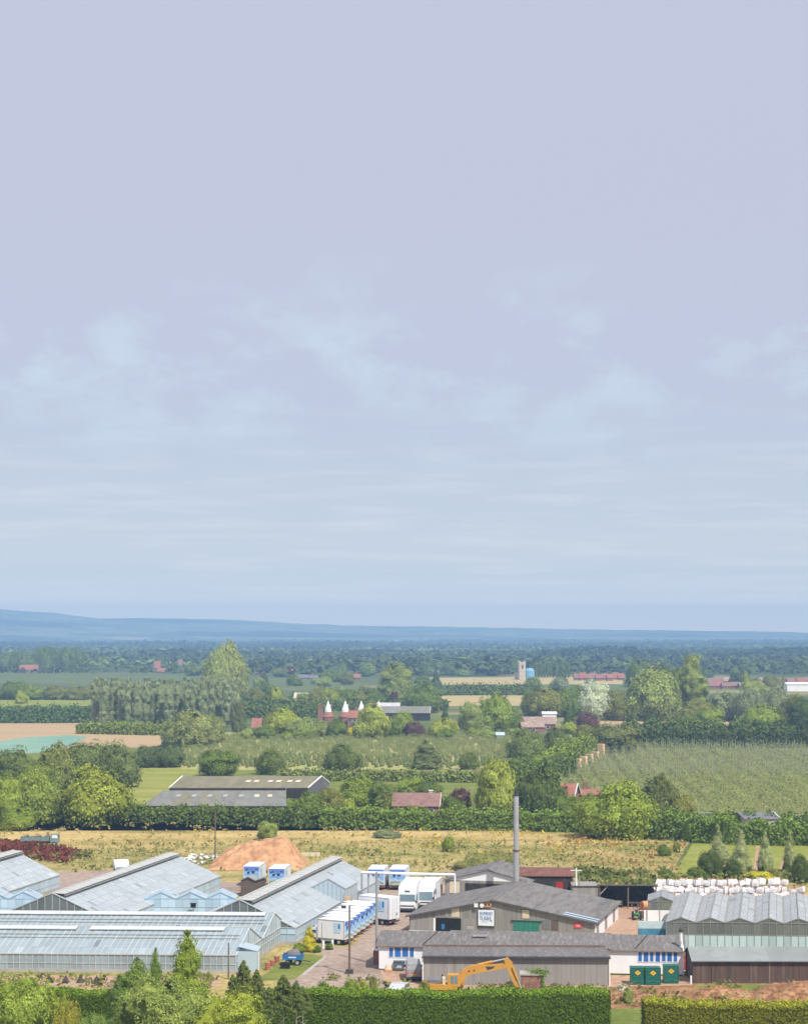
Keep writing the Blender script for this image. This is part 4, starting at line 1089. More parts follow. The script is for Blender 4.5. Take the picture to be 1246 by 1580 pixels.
# red cabinet in the gap
t = thing('cabinet', 'tall red cabinet with a dark cap standing between the white building and the brown shed', 'cabinet', (X(1057.5, 229.5), 229.5))
MB().box(-.28, .28, -.25, .25, .05, 1.65).build('body', M['red_metal'], t, bevel=.04)
MB().cyl((0, 0, 1.65), (0, 0, 1.95), .24, .12, 10).build('cap', M['red_metal'], t); MB().box(-.2, .2, -.27, -.255, .9, 1.4).build('panel', M['sign_red'], t)
# brown shed with twin gables by the lane
t = thing('shed', 'dark brown boarded hut with two small gables beside the sand heap', 'shed', (X(372, 293), 293), R(-10))
w = MB().box(0, 3.1, 0, 2.6, 0, 2.5)
w.build('wall', M['shed_boards'], t)
r = MB()
quad_roof(r, [(-.2, -.2, 2.45), (1.1, -.2, 3.05), (1.1, 2.8, 3.05), (-.2, 2.8, 2.45)]); quad_roof(r, [(1.1, -.2, 3.05), (2.2, -.2, 2.5), (2.2, 2.8, 2.5), (1.1, 2.8, 3.05)]); quad_roof(r, [(2.2, -.2, 2.5), (3.3, -.2, 2.85), (3.3, 2.8, 2.85), (2.2, 2.8, 2.5)])
r.build('roof', M['felt_roof'], t)
g = MB(); g.face([(0, -.01, 2.5), (2.2, -.01, 2.5), (1.1, -.01, 3.0)]); g.build('gable', M['shed_boards'], t); g = MB(); g.face([(2.2, -.01, 2.5), (3.1, -.01, 2.5), (3.1, -.01, 2.75)]); g.build('gable', M['shed_boards'], t)
# container and white hoarding
t = thing('container', 'blue container with a pale streaked top beside the multi-ridged glasshouse', 'container', (X(985, 245), 245), R(-6))
c = MB().box(0, 3.45, 0, 6, .15, 2.45); c.build('body', M['container_blue'], t, bevel=.05)
MB().box(-.03, 3.48, -.03, 6.03, 2.46, 2.6).build('top', M['container_top'], t)
q = MB()
for i in range(12): q.box(.12 + i * .28, .24 + i * .28, -.05, 0, .25, 2.35)
q.build('rib', M['container_blue'], t)
t = thing('hoarding', 'low white boarded wall in front of the small glasshouse', 'wall', (X(993, 268), 268), R(-4))
MB().box(0, 4.0, 0, .15, .0, 1.5).build('board', M['white_paint'], t)
for x in (.35, 2.1, 3.8): q = MB().box(x, x + .1, -.06, 0, 0, 1.55); q.build('post', M['grey_post'] if x > .4 else M['chassis'], t)
# brick hut behind the digger with ivy
t = thing('brick_hut', 'small red brick hut with a pale slab roof and ivy on one corner', 'hut', (X(803, 214), 214.0), R(-4))
MB().box(0, 2.3, 0, 2.2, 0, 2.1).build('wall', M['brick'], t)
MB().box(-.12, 2.4, -.12, 2.3, 2.1, 2.24).build('roof', M['concrete'], t)
rg_ = np.random.default_rng(8)
c_ = np.concatenate([np.stack([rg_.normal(1.9, .55, 260), rg_.uniform(-.2, 2, 260), rg_.normal(2.35, .16, 260)], 1), np.stack([rg_.normal(2.42, .1, 200), rg_.uniform(-.2, 2, 200), rg_.uniform(.6, 2.3, 200)], 1)])
iv = bpy.data.objects.new('ivy', npmesh('ivy', cards(c_, np.tile([0.2, -.5, .8], (460, 1)), rg_.uniform(.09, .17, 460), rg_), rg_.uniform(.7, 1.3, 460), LEAF)); link(iv, t); iv.color = (.13, .19, .035, 1)
# brick gate pier by the road
t = thing('gate_pier', 'weathered brick gate pier at the left end of the white building', 'pillar', (X(580, 231.5), 231.5))
MB().box(-.35, .35, -.35, .35, .25, 2.0).build('shaft', M['brick'], t); MB().box(-.42, .42, -.42, .42, 2.0, 2.15).build('cap', M['white_paint'], t); MB().box(-.4, .4, -.4, .4, 0, .25).build('base', M['concrete'], t)

# ---------------------------------------------------------------- flue, pipe bridge, poles
t = thing('flue', 'tall steel flue with a black tip rising behind the sign barn', 'chimney', (X(796, 278.6), 278.6))
MB().cyl((0, 0, 0), (0, 0, Z(1313, 278.6)), .44, .42, 16).cyl((0, 0, Z(1313, 278.6)), (0, 0, Z(1229, 278.6)), .39, .37, 16).build('stack', M['steel'], t, smooth=False)
MB().cyl((0, 0, Z(1229, 278.6)), (0, 0, Z(1217, 278.6)), .30, .27, 12).build('tip', M['chassis'], t)
MB().cyl((0, 0, Z(1314, 278.6)), (0, 0, Z(1311, 278.6)), .5, .5, 16).build('flange', M['rust_roof'], t)
t = thing('pipe_bridge', 'white lagged pipe carried high across the lorry park', 'pipe', (X(558, 281), 281))
xr = X(702, 279) - X(558, 281)
MB().cyl((-.05, 0, 5.1), (xr, -2, 5.0), .2, n=10).build('pipe', M['white_paint'], t)
for (x, y, n_, m_) in ((0, 0, 'post', 'steel'), (.95, .1, 'post', 'steel'), (xr - .05, -2, 'post', 'white_paint')):
    q = MB().cyl((x, y, 0), (x, y, 5.0), .13, n=8); q.build(n_, M[m_], t)
MB().cyl((0, -.25, 1.8), (.0, -.25, 5.0), .06, n=6).build('cable', M['grey_post'], t)
t = thing('flue_cabinet', 'brown boarded boiler box against the bay of the lorry-side glasshouse', 'cabinet', (X(537.5, 266), 266), R(-12))
MB().box(-.55, .55, -.4, .4, 0, 3.6).build('box', mat('plywood', (.42, .31, .20), .85, .2, 1.0), t)
for x in (-.6, .6): q = MB().box(x - .07, x + .07, -.5, -.4, 0, 4.1); q.build('post', M['grey_post'], t)
def pole(label, px, base, top, r=.09, m='wood_post', arm=None, foot=False, name='pole'):
    x, y = P(px, base); h = (base - top) * y / FPX
    t = thing(name, label, 'pole', (x, y))
    MB().cyl((0, 0, 0), (0, 0, h), r * 1.15, r * .8, 8).build('shaft', M[m], t)
    if arm == 'lamp':
        q = MB().bar((-.1, 0, h - .05), (.55, 0, h + .1), .06); q.build('arm', M['chassis'], t); q = MB().box(-.05, .8, -.28, .28, h + .1, h + .26); q.build('lamp_head', M['white_paint'], t); 
        q = MB().box(-.95, -.4, -.1, .15, h - .3, h); q.build('camera_box', M['chassis'], t)
    if arm == 'cross':
        q = MB().bar((-.8, 0, h - .3), (.8, 0, h - .3), .1); q.build('crossarm', M[m], t)
    if foot: q = MB().box(-.45, .45, -.3, .3, 0, .5); q.build('foot_block', M['chassis'], t)
    return t
pole('tall dark lamp pole at the lorry park mouth, planted by the hedge', 539, 1503, 1398, .12, 'wood_post', 'lamp', True, 'lamp_post')
pole('tall grey pole rising beside the gate pier', 581, 1489, 1346, .17, 'grey_post')
pole('thin green pole against the long front glasshouse', 352.5, 1512, 1455, .09, 'wood_post')
pole('slim dark pole standing in the dry grass beside the sand heap', 332, 1334, 1252, .11, 'wood_post')
pole('pale pole beside the grey farm sheds', 441, 1264, 1213, .09, 'grey_post', 'cross')
pole('slim grey pole at the cab of the frontmost lorry', 496.5, 1465, 1424, .06, 'grey_post')
pole('pale pole against the dark trees of the left wood', 79, 1224, 1190, .14, 'pale_bark', None)
pole('white mast with a dark head beside the rusty-roofed shed', 888.5, 1402, 1340, .14, 'white_paint', 'cross')
pole('grey mast close to the flat pale block', 893.5, 1402, 1352, .10, 'grey_post')

# ---------------------------------------------------------------- vehicles
def wheel(mb_t, mb_r, x, y, r, w, sgn):
    mb_t.cyl((x, y - w / 2, r), (x, y + w / 2, r), r, n=14)
    mb_r.cyl((x, y + sgn * (w / 2 + .01) - .02, r), (x, y + sgn * (w / 2 + .01) + .02, r), r * .55, n=10)
def add_wheels(t, spots, r, w):
    for (x, y) in spots:
        a, b = MB(), MB(); wheel(a, b, x, y, r, w, 1 if y > 0 else -1)
        q = a.build('wheel', M['tyre'], t); b.build('rim', M['steel'], q)
def box_lorry(label, loc, rz, L_=4.0, W_=2.3, H_=2.5, floor=.75, cab_h=2.25, cab_l=1.6, group=None, picture=True, wide_cab=None, plain_rear=False, logo=True):
    """forward is local +x; origin under the rear bumper's middle"""
    t = thing('box_lorry', label, 'lorry', loc, rz, group)
    MB().box(0, L_, -W_ / 2, W_ / 2, floor, floor + H_).build('cargo_box', M['lorry_white'], t, bevel=.05)
    tr = MB()
    for y in (-W_ / 2 - .01, W_ / 2 + .01):
        tr.bar((0, y, floor + H_ - .04), (L_, y, floor + H_ - .04), .05, .09); tr.bar((0, y, floor + .05), (L_, y, floor + .05), .05, .1)
        tr.bar((0.03, y, floor), (.03, y, floor + H_), .06); tr.bar((L_ - .03, y, floor), (L_ - .03, y, floor + H_), .06)
    tr.build('trim', M['steel'], t)
    if picture:
        MB().box(-.025, -.003, -W_ / 2 + .1, W_ / 2 - .1, floor + .12, floor + H_ - .1).build('rear_picture', M['picture'], t)
    if plain_rear:
        q = MB()
        for y in (-.03, -W_ / 2 + .12, W_ / 2 - .18): q.box(-.03, -.003, y, y + .06, floor + .1, floor + H_ - .1)
        for y in (-.5, .45): q.box(-.05, -.02, y, y + .05, floor + .1, floor + H_ - .1)
        q.box(-.06, -.02, -.62, -.3, floor + .5, floor + .85)
        q.build('door_bars', M['steel'], t)
    if logo:
        for y in (-W_ / 2 - .006, W_ / 2 + .006):
            lx0, lx1, lz0, lz1 = L_ * .14, L_ * .42, floor + H_ * .42, floor + H_ * .86
            q = MB().box(lx0, lx1, min(y, y * .996), max(y, y * .996), lz0, lz1)
            g = q.build('side_logo', M['logo_blue'], t)
            q = MB(); yy = y + (.006 if y > 0 else -.006)
            q.box(lx0 + .1, lx1 - .1, min(yy, y), max(yy, y), lz0 - .22, lz0 - .14); q.box(lx0 + .1, lx0 + .4, min(yy, y), max(yy, y), lz0 + .35, lz1 - .15)
            q.build('logo_strokes', M['container_blue'], g)
    MB().box(.1, L_ + cab_l - .2, -.5, .5, .42, floor - .02).box(-.05, .12, -W_ / 2 + .05, W_ / 2 - .05, .42, .62).build('chassis', M['chassis'], t)
    for y in (-W_ / 2 + .03, W_ / 2 - .09):
        q = MB().box(L_ * .42, L_ * .9, y, y + .06, .42, .66); q.build('side_guard', M['steel'], t)
    cw = (wide_cab or W_ * .88) / 2; x0 = L_ + .08; x1 = L_ + cab_l
    c = MB(); c.prism([(x0, .45), (x1, .45), (x1, 1.25), (x1 - .18, cab_h - .25), (x1 - .4, cab_h), (x0, cab_h)], -cw, cw)
    cab = c.build('cab', M['lorry_white'], t, bevel=.06)
    wt = min(cab_h - .28, 2.6); wb = 1.28 if cab_h < 3 else 1.62
    fx = lambda z: x1 - .18 * (z - 1.25) / (cab_h - 1.5) + .014
    s = MB(); s.face([(fx(wb), -cw + .1, wb), (fx(wb), cw - .1, wb), (fx(wt), cw - .14, wt), (fx(wt), -cw + .14, wt)]); s.build('windscreen', M['cab_glass'], cab)
    if cab_h > 3:
        s = MB(); s.face([(fx(2.95) + .01, -.35, 2.95), (fx(2.95) + .01, .35, 2.95), (fx(3.15) + .01, .35, 3.15), (fx(3.15) + .01, -.35, 3.15)]); s.build('roof_badge', M['chassis'], cab)
    for y in (-cw - .012, cw + .012):
        s = MB(); s.face([(x0 + .25, y, 1.3), (x1 - .2, y, 1.3), (x1 - .33, y, min(2.5, cab_h - .3)), (x0 + .25, y, min(2.5, cab_h - .3))]); s.build('side_window', M['glass_dark'], cab)
        q = MB().box(x1 - .15, x1 - .02, y * 1.0 - .11, y * 1.0 + .11, 1.35, 1.8); q.build('mirror', M['chassis'], cab)
    MB().box(x1 - .02, x1 + .06, -cw, cw, .4, .68).build('bumper', M['chassis'], cab)
    MB().box(x1 + .0, x1 + .02, -cw + .25, cw - .25, .9, 1.08).build('grille', M['chassis'], cab)
    for y in (-cw + .18, cw - .18): q = MB().box(x1, x1 + .025, y - .13, y + .13, .74, .9); q.build('headlight', M['steel'], cab)
    for y in (-W_ / 2 + .22, W_ / 2 - .22): q = MB().box(-.075, -.05, y - .15, y + .15, .45, .6); q.build('rear_light', M['sign_red'], t)
    add_wheels(t, [(L_ * .22, -W_ / 2 + .2), (L_ * .22, W_ / 2 - .2), (L_ + cab_l * .5, -W_ / 2 + .24), (L_ + cab_l * .5, W_ / 2 - .24)], .40, .30)
    return t
# the row of seven
fwd = math.atan2(.48, -.875)
ORD = ('frontmost white box lorry of the parked row, nearest the yellow-green cypress', 'second white box lorry of the parked row, just behind the frontmost', 'third white box lorry of the parked row', 'middle white box lorry of the parked row of seven', 'fifth white box lorry of the parked row', 'last but one white box lorry of the parked row', 'farthest white box lorry of the parked row, beside the grey pole and big white trailer')
first = None
for i in range(7):
    x = -7.0 + .44 * i; y = 247.9 + 2.62 * i
    if first is None: first = box_lorry(ORD[0], (x, y), fwd, 4.0, 2.25, 2.45, .72, 2.0, 1.3, 'white box lorries parked in a row')
    else: dup(first, (x + rnd.uniform(-.15, .15), y), fwd + rnd.uniform(-.02, .02), ORD[i])
box_lorry('big white lorry with a pale blue logo, standing behind the parked row', (-1.3, 264.3), math.atan2(.6, -.8), 5.3, 2.5, 2.95, .85, 2.7, 1.7, None, False, plain_rear=True)
box_lorry('white lorry with a tall cab facing the camera beside the sign barn', (1.6, 285), math.atan2(-.96, -.12), 7.2, 2.5, 3.0, .95, 3.7, 2.1, None, False, wide_cab=2.5, logo=False)
box_lorry('white lorry beyond the tall-cabbed one, half hidden by the barn roof', (4.4, 287.5), math.atan2(-.96, -.15), 6.5, 2.5, 2.7, .95, 2.8, 1.8, None, False, logo=False)
for (px, base, lab) in ((613, 1374, 'box lorry showing its blue picture doors under the white pipe'), (580, 1374, 'box lorry with a blue picture rear, half hidden by the pipe posts'), (427, 1373, 'box lorry with a blue picture rear right of the brown hut'), (388, 1369, 'box lorry with a blue picture rear just behind the brown hut')):
    x, y = P(px, base)
    box_lorry(lab, (x, y), R(84), 5.5, 2.6, 2.55, .75, 2.6, 1.6, 'lorries backed up to the meadow with picture doors')
x, y = P(176, 1356)
t = box_lorry('white lorry with a blue-striped cab peeping over the middle whitened glasshouse', (x + .5, y + 4), R(-80), 4.2, 2.4, 1.9, .75, 2.35, 1.7, None, False, logo=False)
MB().box(5.0, 5.6, -1.09, 1.09, 2.0, 2.3).build('blue_stripe', M['blue_paint'], t)

# old dropside lorry in the meadow
x, y = P(32, 1306)
t = thing('old_lorry', 'derelict grey-green dropside lorry among the red dock plants', 'lorry', (x, y), R(6))
old = mat('faded_green', (.17, .24, .22), .8, .3, 1.5, stain=(.28, .27, .22), stain_at=(.5, .7))
MB().box(0, 5.3, -1.1, 1.1, .9, 1.05).build('bed', M['shed_boards'], t)
q = MB()
for yy in (-1.12, 1.08): q.box(0, 5.3, yy, yy + .05, 1.05, 1.75)
q.box(0, .05, -1.07, 1.08, 1.05, 1.75); q.build('dropside', old, t)
q = MB()
for i in range(7): q.box(.15 + i * .75, .7 + i * .75, -.95, .95, 1.06, 1.75 + .25 * math.sin(i * 1.3) ** 2, rnd.uniform(.8, 1.2))
q.build('load', M['asbestos_roof'], t)
c = MB(); c.prism([(5.5, .7), (7.1, .7), (7.1, 1.6), (6.9, 2.2), (5.5, 2.2)], -1.0, 1.0); cab = c.build('cab', old, t, bevel=.06)
s = MB(); s.face([(7.11, -.85, 1.6), (7.11, .85, 1.6), (6.93, .85, 2.12), (6.93, -.85, 2.12)]); s.build('windscreen', M['glass_dark'], cab)
s = MB(); s.face([(5.8, -1.012, 1.55), (6.85, -1.012, 1.55), (6.7, -1.012, 2.1), (5.8, -1.012, 2.1)]); s.build('side_window', M['lorry_white'], cab)
MB().box(.2, 6.8, -.45, .45, .5, .88).build('chassis', M['chassis'], t)
add_wheels(t, [(1.1, -.95), (1.1, .95), (2.2, -.95), (2.2, .95), (6.2, -.95), (6.2, .95)], .42, .3)

# yellow excavator
def excavator():
    d = 212.0; Xp = lambda px: X(px, d); Zp = lambda py: Z(py, d)
    x0 = Xp(688)
    t = thing('excavator', 'yellow tracked excavator with its boom arched over, behind the near clipped hedge', 'excavator', (x0, d))
    U = lambda px, py: (Xp(px) - x0, Zp(py))
    Y = M['digger_yellow']
    for yy in (-1.25, 1.25):
        q = MB(); prof = [(-1.9, .42), (-1.75, .12), (-1.45, .0), (1.45, .0), (1.75, .12), (1.9, .42), (1.75, .72), (1.45, .85), (-1.45, .85), (-1.75, .72)]
        q.prism(prof, yy - .3, yy + .3); tr = q.build('track', M['tyre'], t)
        q = MB()
        for i in range(5): q.cyl((-1.4 + .7 * i, yy - .32, .42), (-1.4 + .7 * i, yy + .32, .42), .25, n=10)
        q.build('roller', M['chassis'], tr)
    MB().cyl((0, 0, .7), (0, 0, 1.05), .8, n=16).box(-.9, .9, -1.0, 1.0, .5, .82).build('slew_base', M['chassis'], t)
    b = MB(); b.prism([(-2.3, 1.05), (1.2, 1.05), (1.2, 1.5), (.2, 1.62), (-1.95, 1.75), (-2.3, 1.6)], -1.25, 1.25); b.build('house', Y, t, bevel=.08)
    MB().box(-1.9, -.6, -.9, .8, 1.7, 2.15).build('engine_cover', M['slate'], t, bevel=.06)
    MB().cyl((-.42, .3, 1.6), (-.42, .3, 2.5), .09, n=8).build('exhaust', M['chassis'], t)
    MB().box(-.45, -.1, -.95, .2, 1.6, 2.3).build('tool_box', M['cream'], t, bevel=.04)
    cx0, cx1 = U(690, 0)[0], U(706, 0)[0] + .25
    c = MB(); zt = Zp(1501.5)
    c.prism([(cx0, 1.4), (cx1, 1.4), (cx1 + .05, 2.0), (cx1 - .15, zt), (cx0, zt)], -1.2, -.25); cab = c.build('cab', Y, t, bevel=.05)
    s = MB(); s.face([(cx0 + .3, -1.215, 1.75), (cx1 - .3, -1.215, 1.75), (cx1 - .35, -1.215, zt - .16), (cx0 + .3, -1.215, zt - .16)]); s.build('side_window', M['cab_glass'], cab)
    s = MB().box((cx0 + cx1) / 2 - .05, (cx0 + cx1) / 2 + .02, -1.24, -1.216, 1.75, zt - .16); s.build('window_bar', Y, cab)
    s = MB(); s.face([(cx1 + .055, -1.1, 1.75), (cx1 + .055, -.35, 1.75), (cx1 - .13, -.35, zt - .12), (cx1 - .13, -1.1, zt - .12)]); s.build('windscreen', M['glass_dark'], cab)
    # boom: cranked box beam from the house up and over
    def beam(name, path, wds, y, hw, m, par):
        q = MB(); n = len(path); up = []; lo = []
        for i, (px, pz) in enumerate(path):
            a = path[max(0, i - 1)]; c_ = path[min(n - 1, i + 1)]
            dx, dz = c_[0] - a[0], c_[1] - a[1]; l_ = math.hypot(dx, dz)
            up.append((px - dz / l_ * wds[i] / 2, pz + dx / l_ * wds[i] / 2)); lo.append((px + dz / l_ * wds[i] / 2, pz - dx / l_ * wds[i] / 2))
        for i in range(n - 1):
            q.prism([lo[i], lo[i + 1], up[i + 1], up[i]], y - hw, y + hw)
        return q.build(name, m, par, bevel=.02)
    boom = beam('boom', [U(699, 1530), U(709, 1513), U(717, 1502), U(727, 1496.5), U(745, 1494), U(765, 1492.5), U(783, 1489.5)], [.56, .78, .9, .94, .8, .56, .42], 0, .3, Y, t)
    q = MB(); a, z = U(752, 1493.8); b_, z2 = U(763, 1492.6); q.face([(a - .25, -.305, z + .18), (b_, -.305, z2 + .14), (b_ - .2, -.305, z2 - .12), (a - .05, -.305, z - .22)]); q.build('boom_mark', M['chassis'], boom)
    for px, py in ((723, 1498), (731, 1497)): a, z = U(px, py); q = MB().cyl((a, -.34, z), (a, -.29, z), .11, n=8); q.build('pin', M['rust_roof'], boom)
    stick = beam('stick', [U(779.5, 1479), U(785, 1488), U(792, 1506), U(798, 1522), U(803, 1532)], [.45, .8, .66, .48, .34], 0, .25, Y, t)
    def cyl(name, p, q_, r, y, par, rod=True):
        (ax, az), (bx, bz) = p, q_; mx_, mz = ax + (bx - ax) * .55, az + (bz - az) * .55
        k = MB().cyl((ax, y, az), (mx_, y, mz), r, n=8).build(name, Y, par)
        MB().cyl((mx_, y, mz), (bx, y, bz), r * .6, n=8).build('rod', M['steel'], k)
    cyl('stick_cylinder', U(737, 1489), U(779, 1480), .14, 0, boom)
    for yy in (-.4, .4): cyl('lift_cylinder', U(707, 1533), U(722, 1503), .13, yy, boom)
    cyl('bucket_cylinder', U(790, 1492), U(804, 1526), .12, -.3, stick)
    q = MB(); a, z = U(802, 1534); q.prism([(a - .35, z - .05), (a + .1, z + .2), (a + .55, z - .1), (a + .5, z - .75), (a - .1, z - 1.1), (a - .7, z - .95), (a - .3, z - .7)], -.5, .5); q.build('bucket', M['chassis'], t, bevel=.03)
    q = MB(); a, z = U(709, 1530); q.bar((a - .1, -.42, z - .6), (a + .25, -.42, z + .8), .22); q.build('swing_post', M['rust_roof'], t)
    return t
excavator()

# tractors
def tractor(label, loc, rz, s=1.0, body='tractor_green', canopy=True):
    t = thing('tractor', label, 'tractor', loc, rz)
    MB().box(.1 * s, 1.25 * s, -.25 * s, .25 * s, .55 * s, .98 * s).build('bonnet', M[body], t, bevel=.05)
    MB().box(-.75 * s, .1 * s, -.4 * s, .4 * s, .5 * s, .75 * s).box(-.8 * s, -.2 * s, -.62 * s, -.4 * s, .75 * s, .95 * s).box(-.8 * s, -.2 * s, .4 * s, .62 * s, .75 * s, .95 * s).build('mudguard', M[body], t, bevel=.03)
    MB().box(-.55 * s, -.1 * s, -.22 * s, .22 * s, .76 * s, .9 * s).box(-.65 * s, -.55 * s, -.22 * s, .22 * s, .76 * s, 1.25 * s).build('seat', M['chassis'], t)
    if canopy:
        q = MB()
        for yy in (-.4, .4): q.bar((-.65 * s, yy * s, .8 * s), (-.6 * s, yy * s, 1.75 * s), .07 * s)
        q.bar((-.6 * s, -.43 * s, 1.75 * s), (-.6 * s, .43 * s, 1.75 * s), .08 * s); q.build('roll_bar', M['chassis'], t)
    MB().cyl((.15 * s, 0, .98 * s), (.0, 0, 1.2 * s), .16 * s, .18 * s, 10).build('steering_wheel', M['chassis'], t)
    MB().box(1.25 * s, 1.28 * s, -.2 * s, .2 * s, .6 * s, .9 * s).build('grille', M['chassis'], t)
    for yy in (-1, 1):
        a, b = MB(), MB(); wheel(a, b, -.45 * s, yy * .55 * s, .52 * s, .32 * s, yy); q = a.build('wheel', M['tyre'], t); b.build('rim', M['yellow_paint'], q)
        a, b = MB(), MB(); wheel(a, b, .95 * s, yy * .48 * s, .32 * s, .22 * s, yy); q = a.build('wheel', M['tyre'], t); b.build('rim', M['yellow_paint'], q)
    return t
tractor('small bright green tractor standing out on the dirt yard', P(982, 1419), R(-95), 1.0)
tractor('dark green tractor parked just inside the open store', (30.0, 282.8), R(-80), 1.25, 'green_skip')
x, y = P(937, 1410)
t = thing('seed_drill', 'green farm implement half hidden by the barn corner at the dirt yard', 'implement', (x, y), R(10))
MB().box(-.8, .8, -.4, .4, .5, .85).prism([(-.7, .85), (.7, .85), (.5, 1.15), (-.5, 1.15)], -.35, .35).build('hopper', M['tractor_green'], t, bevel=.04); MB().bar((-.9, 0, .4), (.9, 0, .4), .1).build('frame', M['chassis'], t)
add_wheels(t, [(-.6, -.45), (.6, -.45)], .32, .15)
# bits in the store's mouth
t = thing('barrow_frame', 'pale wheeled frame standing in the open store mouth', 'trolley', (X(953, 281), 281.2))
q = MB()
for a in (-.6, .6):
    q.bar((a, 0, .2), (a, 0, .95), .06); q.bar((a, .7, .2), (a, .7, .95), .06)
q.bar((-.6, 0, .95), (.6, 0, .95), .06); q.bar((-.6, .7, .95), (.6, .7, .95), .06); q.box(-.6, .6, 0, .7, .38, .44); q.build('frame', M['cream'], t)
add_wheels(t, [(-.5, .1), (.5, .1), (-.5, .6), (.5, .6)], .18, .1)
t = thing('roller', 'orange-brown rolled implement at the right end of the open store', 'implement', (X(995, 279), 279))
MB().cyl((-.5, 0, .65), (.5, .5, .65), .6, n=14).build('drum', M['sand_horn'], t); MB().bar((-1.4, -.4, .4), (1.0, .3, .9), .14).build('drawbar', M['rust_roof'], t); MB().bar((-.55, -.1, .65), (.55, .6, .65), .16).build('axle', M['chassis'], t)
t = thing('trailer', 'low flat trailer with a dark bed inside the open store', 'trailer', (X(979, 282.5), 282.5))
MB().box(-1, 1, -.6, .6, .5, .7).build('bed', M['steel'], t); add_wheels(t, [(-.5, -.5), (.4, -.5), (-.5, .5), (.4, .5)], .28, .16)

# blue farm trailer with a drum and black tub on the grass
x, y = P(452, 1489)
t = thing('farm_trailer', 'blue two-wheeled farm trailer on the grass by the front glasshouse', 'trailer', (x, y), R(-4))
MB().box(-1.15, 1.15, -.8, .8, .72, .8).build('bed', M['shed_boards'], t)
q = MB(); q.box(-1.15, 1.15, -.84, -.8, .72, 1.3); q.box(-1.15, 1.15, .8, .84, .72, 1.3); q.box(-1.19, -1.15, -.84, .84, .72, 1.3); q.box(1.15, 1.19, -.84, .84, .72, 1.3); q.build('side_board', M['blue_paint'], t)
MB().box(-.45, .45, -.86, -.845, .95, 1.08).build('name_plate', M['sign_white'], t)
MB().bar((1.15, 0, .55), (2.1, 0, .4), .09).build('drawbar', M['chassis'], t)
add_wheels(t, [(-.55, -.7), (.6, -.7), (-.55, .7), (.6, .7)], .36, .2)
t = thing('engine_drum', 'dark grey heaped tarpaulin load on the blue farm trailer', 'load', (x, y, .82))
q = MB(); q.lathe([(.75, 0), (.95, .35), (.8, .75), (.45, 1.0), (.02, 1.05)], 14); q.v = [(a * (1 + .08 * math.sin(5 * math.atan2(b, a))), b * .7, c * (1 + .06 * math.sin(a * 4))) for a, b, c in q.v]; q.build('cover', M['slate'], t)
tag(MB().box(-.55, .55, -.35, .35, 0, .75).build('tub', M['opening_dark'], None, bevel=.08), 'black square tub on the grass before the blue farm trailer', 'tub').location = (*P(440, 1495), 0)
# grey pickup seen from behind, pale car and wheelie bins by the white wall
x, y = P(638.5, 1515.5)
t = thing('van', 'grey van seen from behind before the white wall', 'van', (x, y), R(2))
g_ = mat('grey_van', (.30, .31, .31), .5, .12)
b = MB(); b.prism([(-.85, .4), (.85, .4), (.87, 1.0), (.8, 1.85), (.7, 1.98), (-.7, 1.98), (-.8, 1.85), (-.87, 1.0)], 0, 4.0); b.build('body', g_, t, bevel=.05)
MB().box(-.72, .72, -.02, .0, 1.35, 1.85).build('rear_window', mat('pale_grey_glass', (.38, .41, .42), .2, .1), t)
MB().box(-.84, .84, -.12, .0, .38, .58).build('bumper', M['chassis'], t)
MB().box(-.28, .28, -.025, -.004, .72, .86).build('number_plate', M['yellow_paint'], t)
MB().box(-.35, .35, -.02, -.003, 1.0, 1.1).build('red_badge', M['sign_red'], t)
for s_ in (-1, 1):
    q = MB().box(s_ * .76 - .08, s_ * .76 + .08, -.03, .01, .8, 1.2); q.build('rear_light', M['sign_red'], t)
    q = MB().box(s_ * 1.0 - .12, s_ * 1.0 + .12, 3.0, 3.1, 1.2, 1.45); q.build('mirror', M['chassis'], t)
add_wheels(t, [], .35, .2)
for (a, b_) in ((-.72, .8), (.72, .8), (-.72, 3.2), (.72, 3.2)): q = MB().cyl((a - .1, b_, .33), (a + .1, b_, .33), .33, n=12); q.build('wheel', M['tyre'], t)
x, y = P(618, 1536)
t = thing('car', 'pale silver car mostly hidden by the plants on the near hedge', 'car', (x, y), R(72))
sv_ = mat('silver_car', (.50, .52, .53), .25, .06, spec=.6)
b = MB(); b.prism([(-2.0, .3), (2.0, .3), (2.05, .62), (1.9, .82), (.9, .92), (.45, 1.38), (-1.0, 1.42), (-1.75, .95), (-2.02, .85)], -.82, .82); b.build('body', sv_, t, bevel=.07)
s = MB(); s.face([(.93, -.66, .97), (.93, .66, .97), (.52, .6, 1.36), (.52, -.6, 1.36)]); s.build('windscreen', M['glass_dark'], t)
s = MB(); s.face([(-1.2, -.835, .95), (.7, -.835, .95), (.4, -.835, 1.32), (-.95, -.835, 1.35)]); s.build('side_window', M['glass_dark'], t)
for a in (-1.3, 1.3):
    for yy in (-.72, .72): q = MB().cyl((a, yy - .11, .31), (a, yy + .11, .31), .31, n=12); q.build('wheel', M['tyre'], t)
x, y = P(616, 1498.5)
t = thing('waste_bin', 'grey four-wheeled waste bin under the left blue windows', 'bin', (x, y + .2), R(-7))
gb_ = mat('grey_plastic', (.115, .135, .155), .5, .12)
b = MB(); b.prism([(-.58, .16), (.58, .16), (.66, 1.05), (-.66, 1.05)], -.45, .45); b.build('body', gb_, t, bevel=.04)
q = MB(); q.prism([(-.7, 1.06), (.7, 1.06), (.66, 1.2), (-.66, 1.2)], -.5, .5); q.build('lid', gb_, t, bevel=.03)
q = MB()
for i in range(6): q.box(-.55 + i * .2, -.48 + i * .2, -.475, -.45, .3, .95)
q.build('rib', gb_, t); MB().box(-.2, .3, -.49, -.476, .55, .65).box(-.35, .35, -.49, -.476, .4, .46).build('label', M['sign_white'], t)
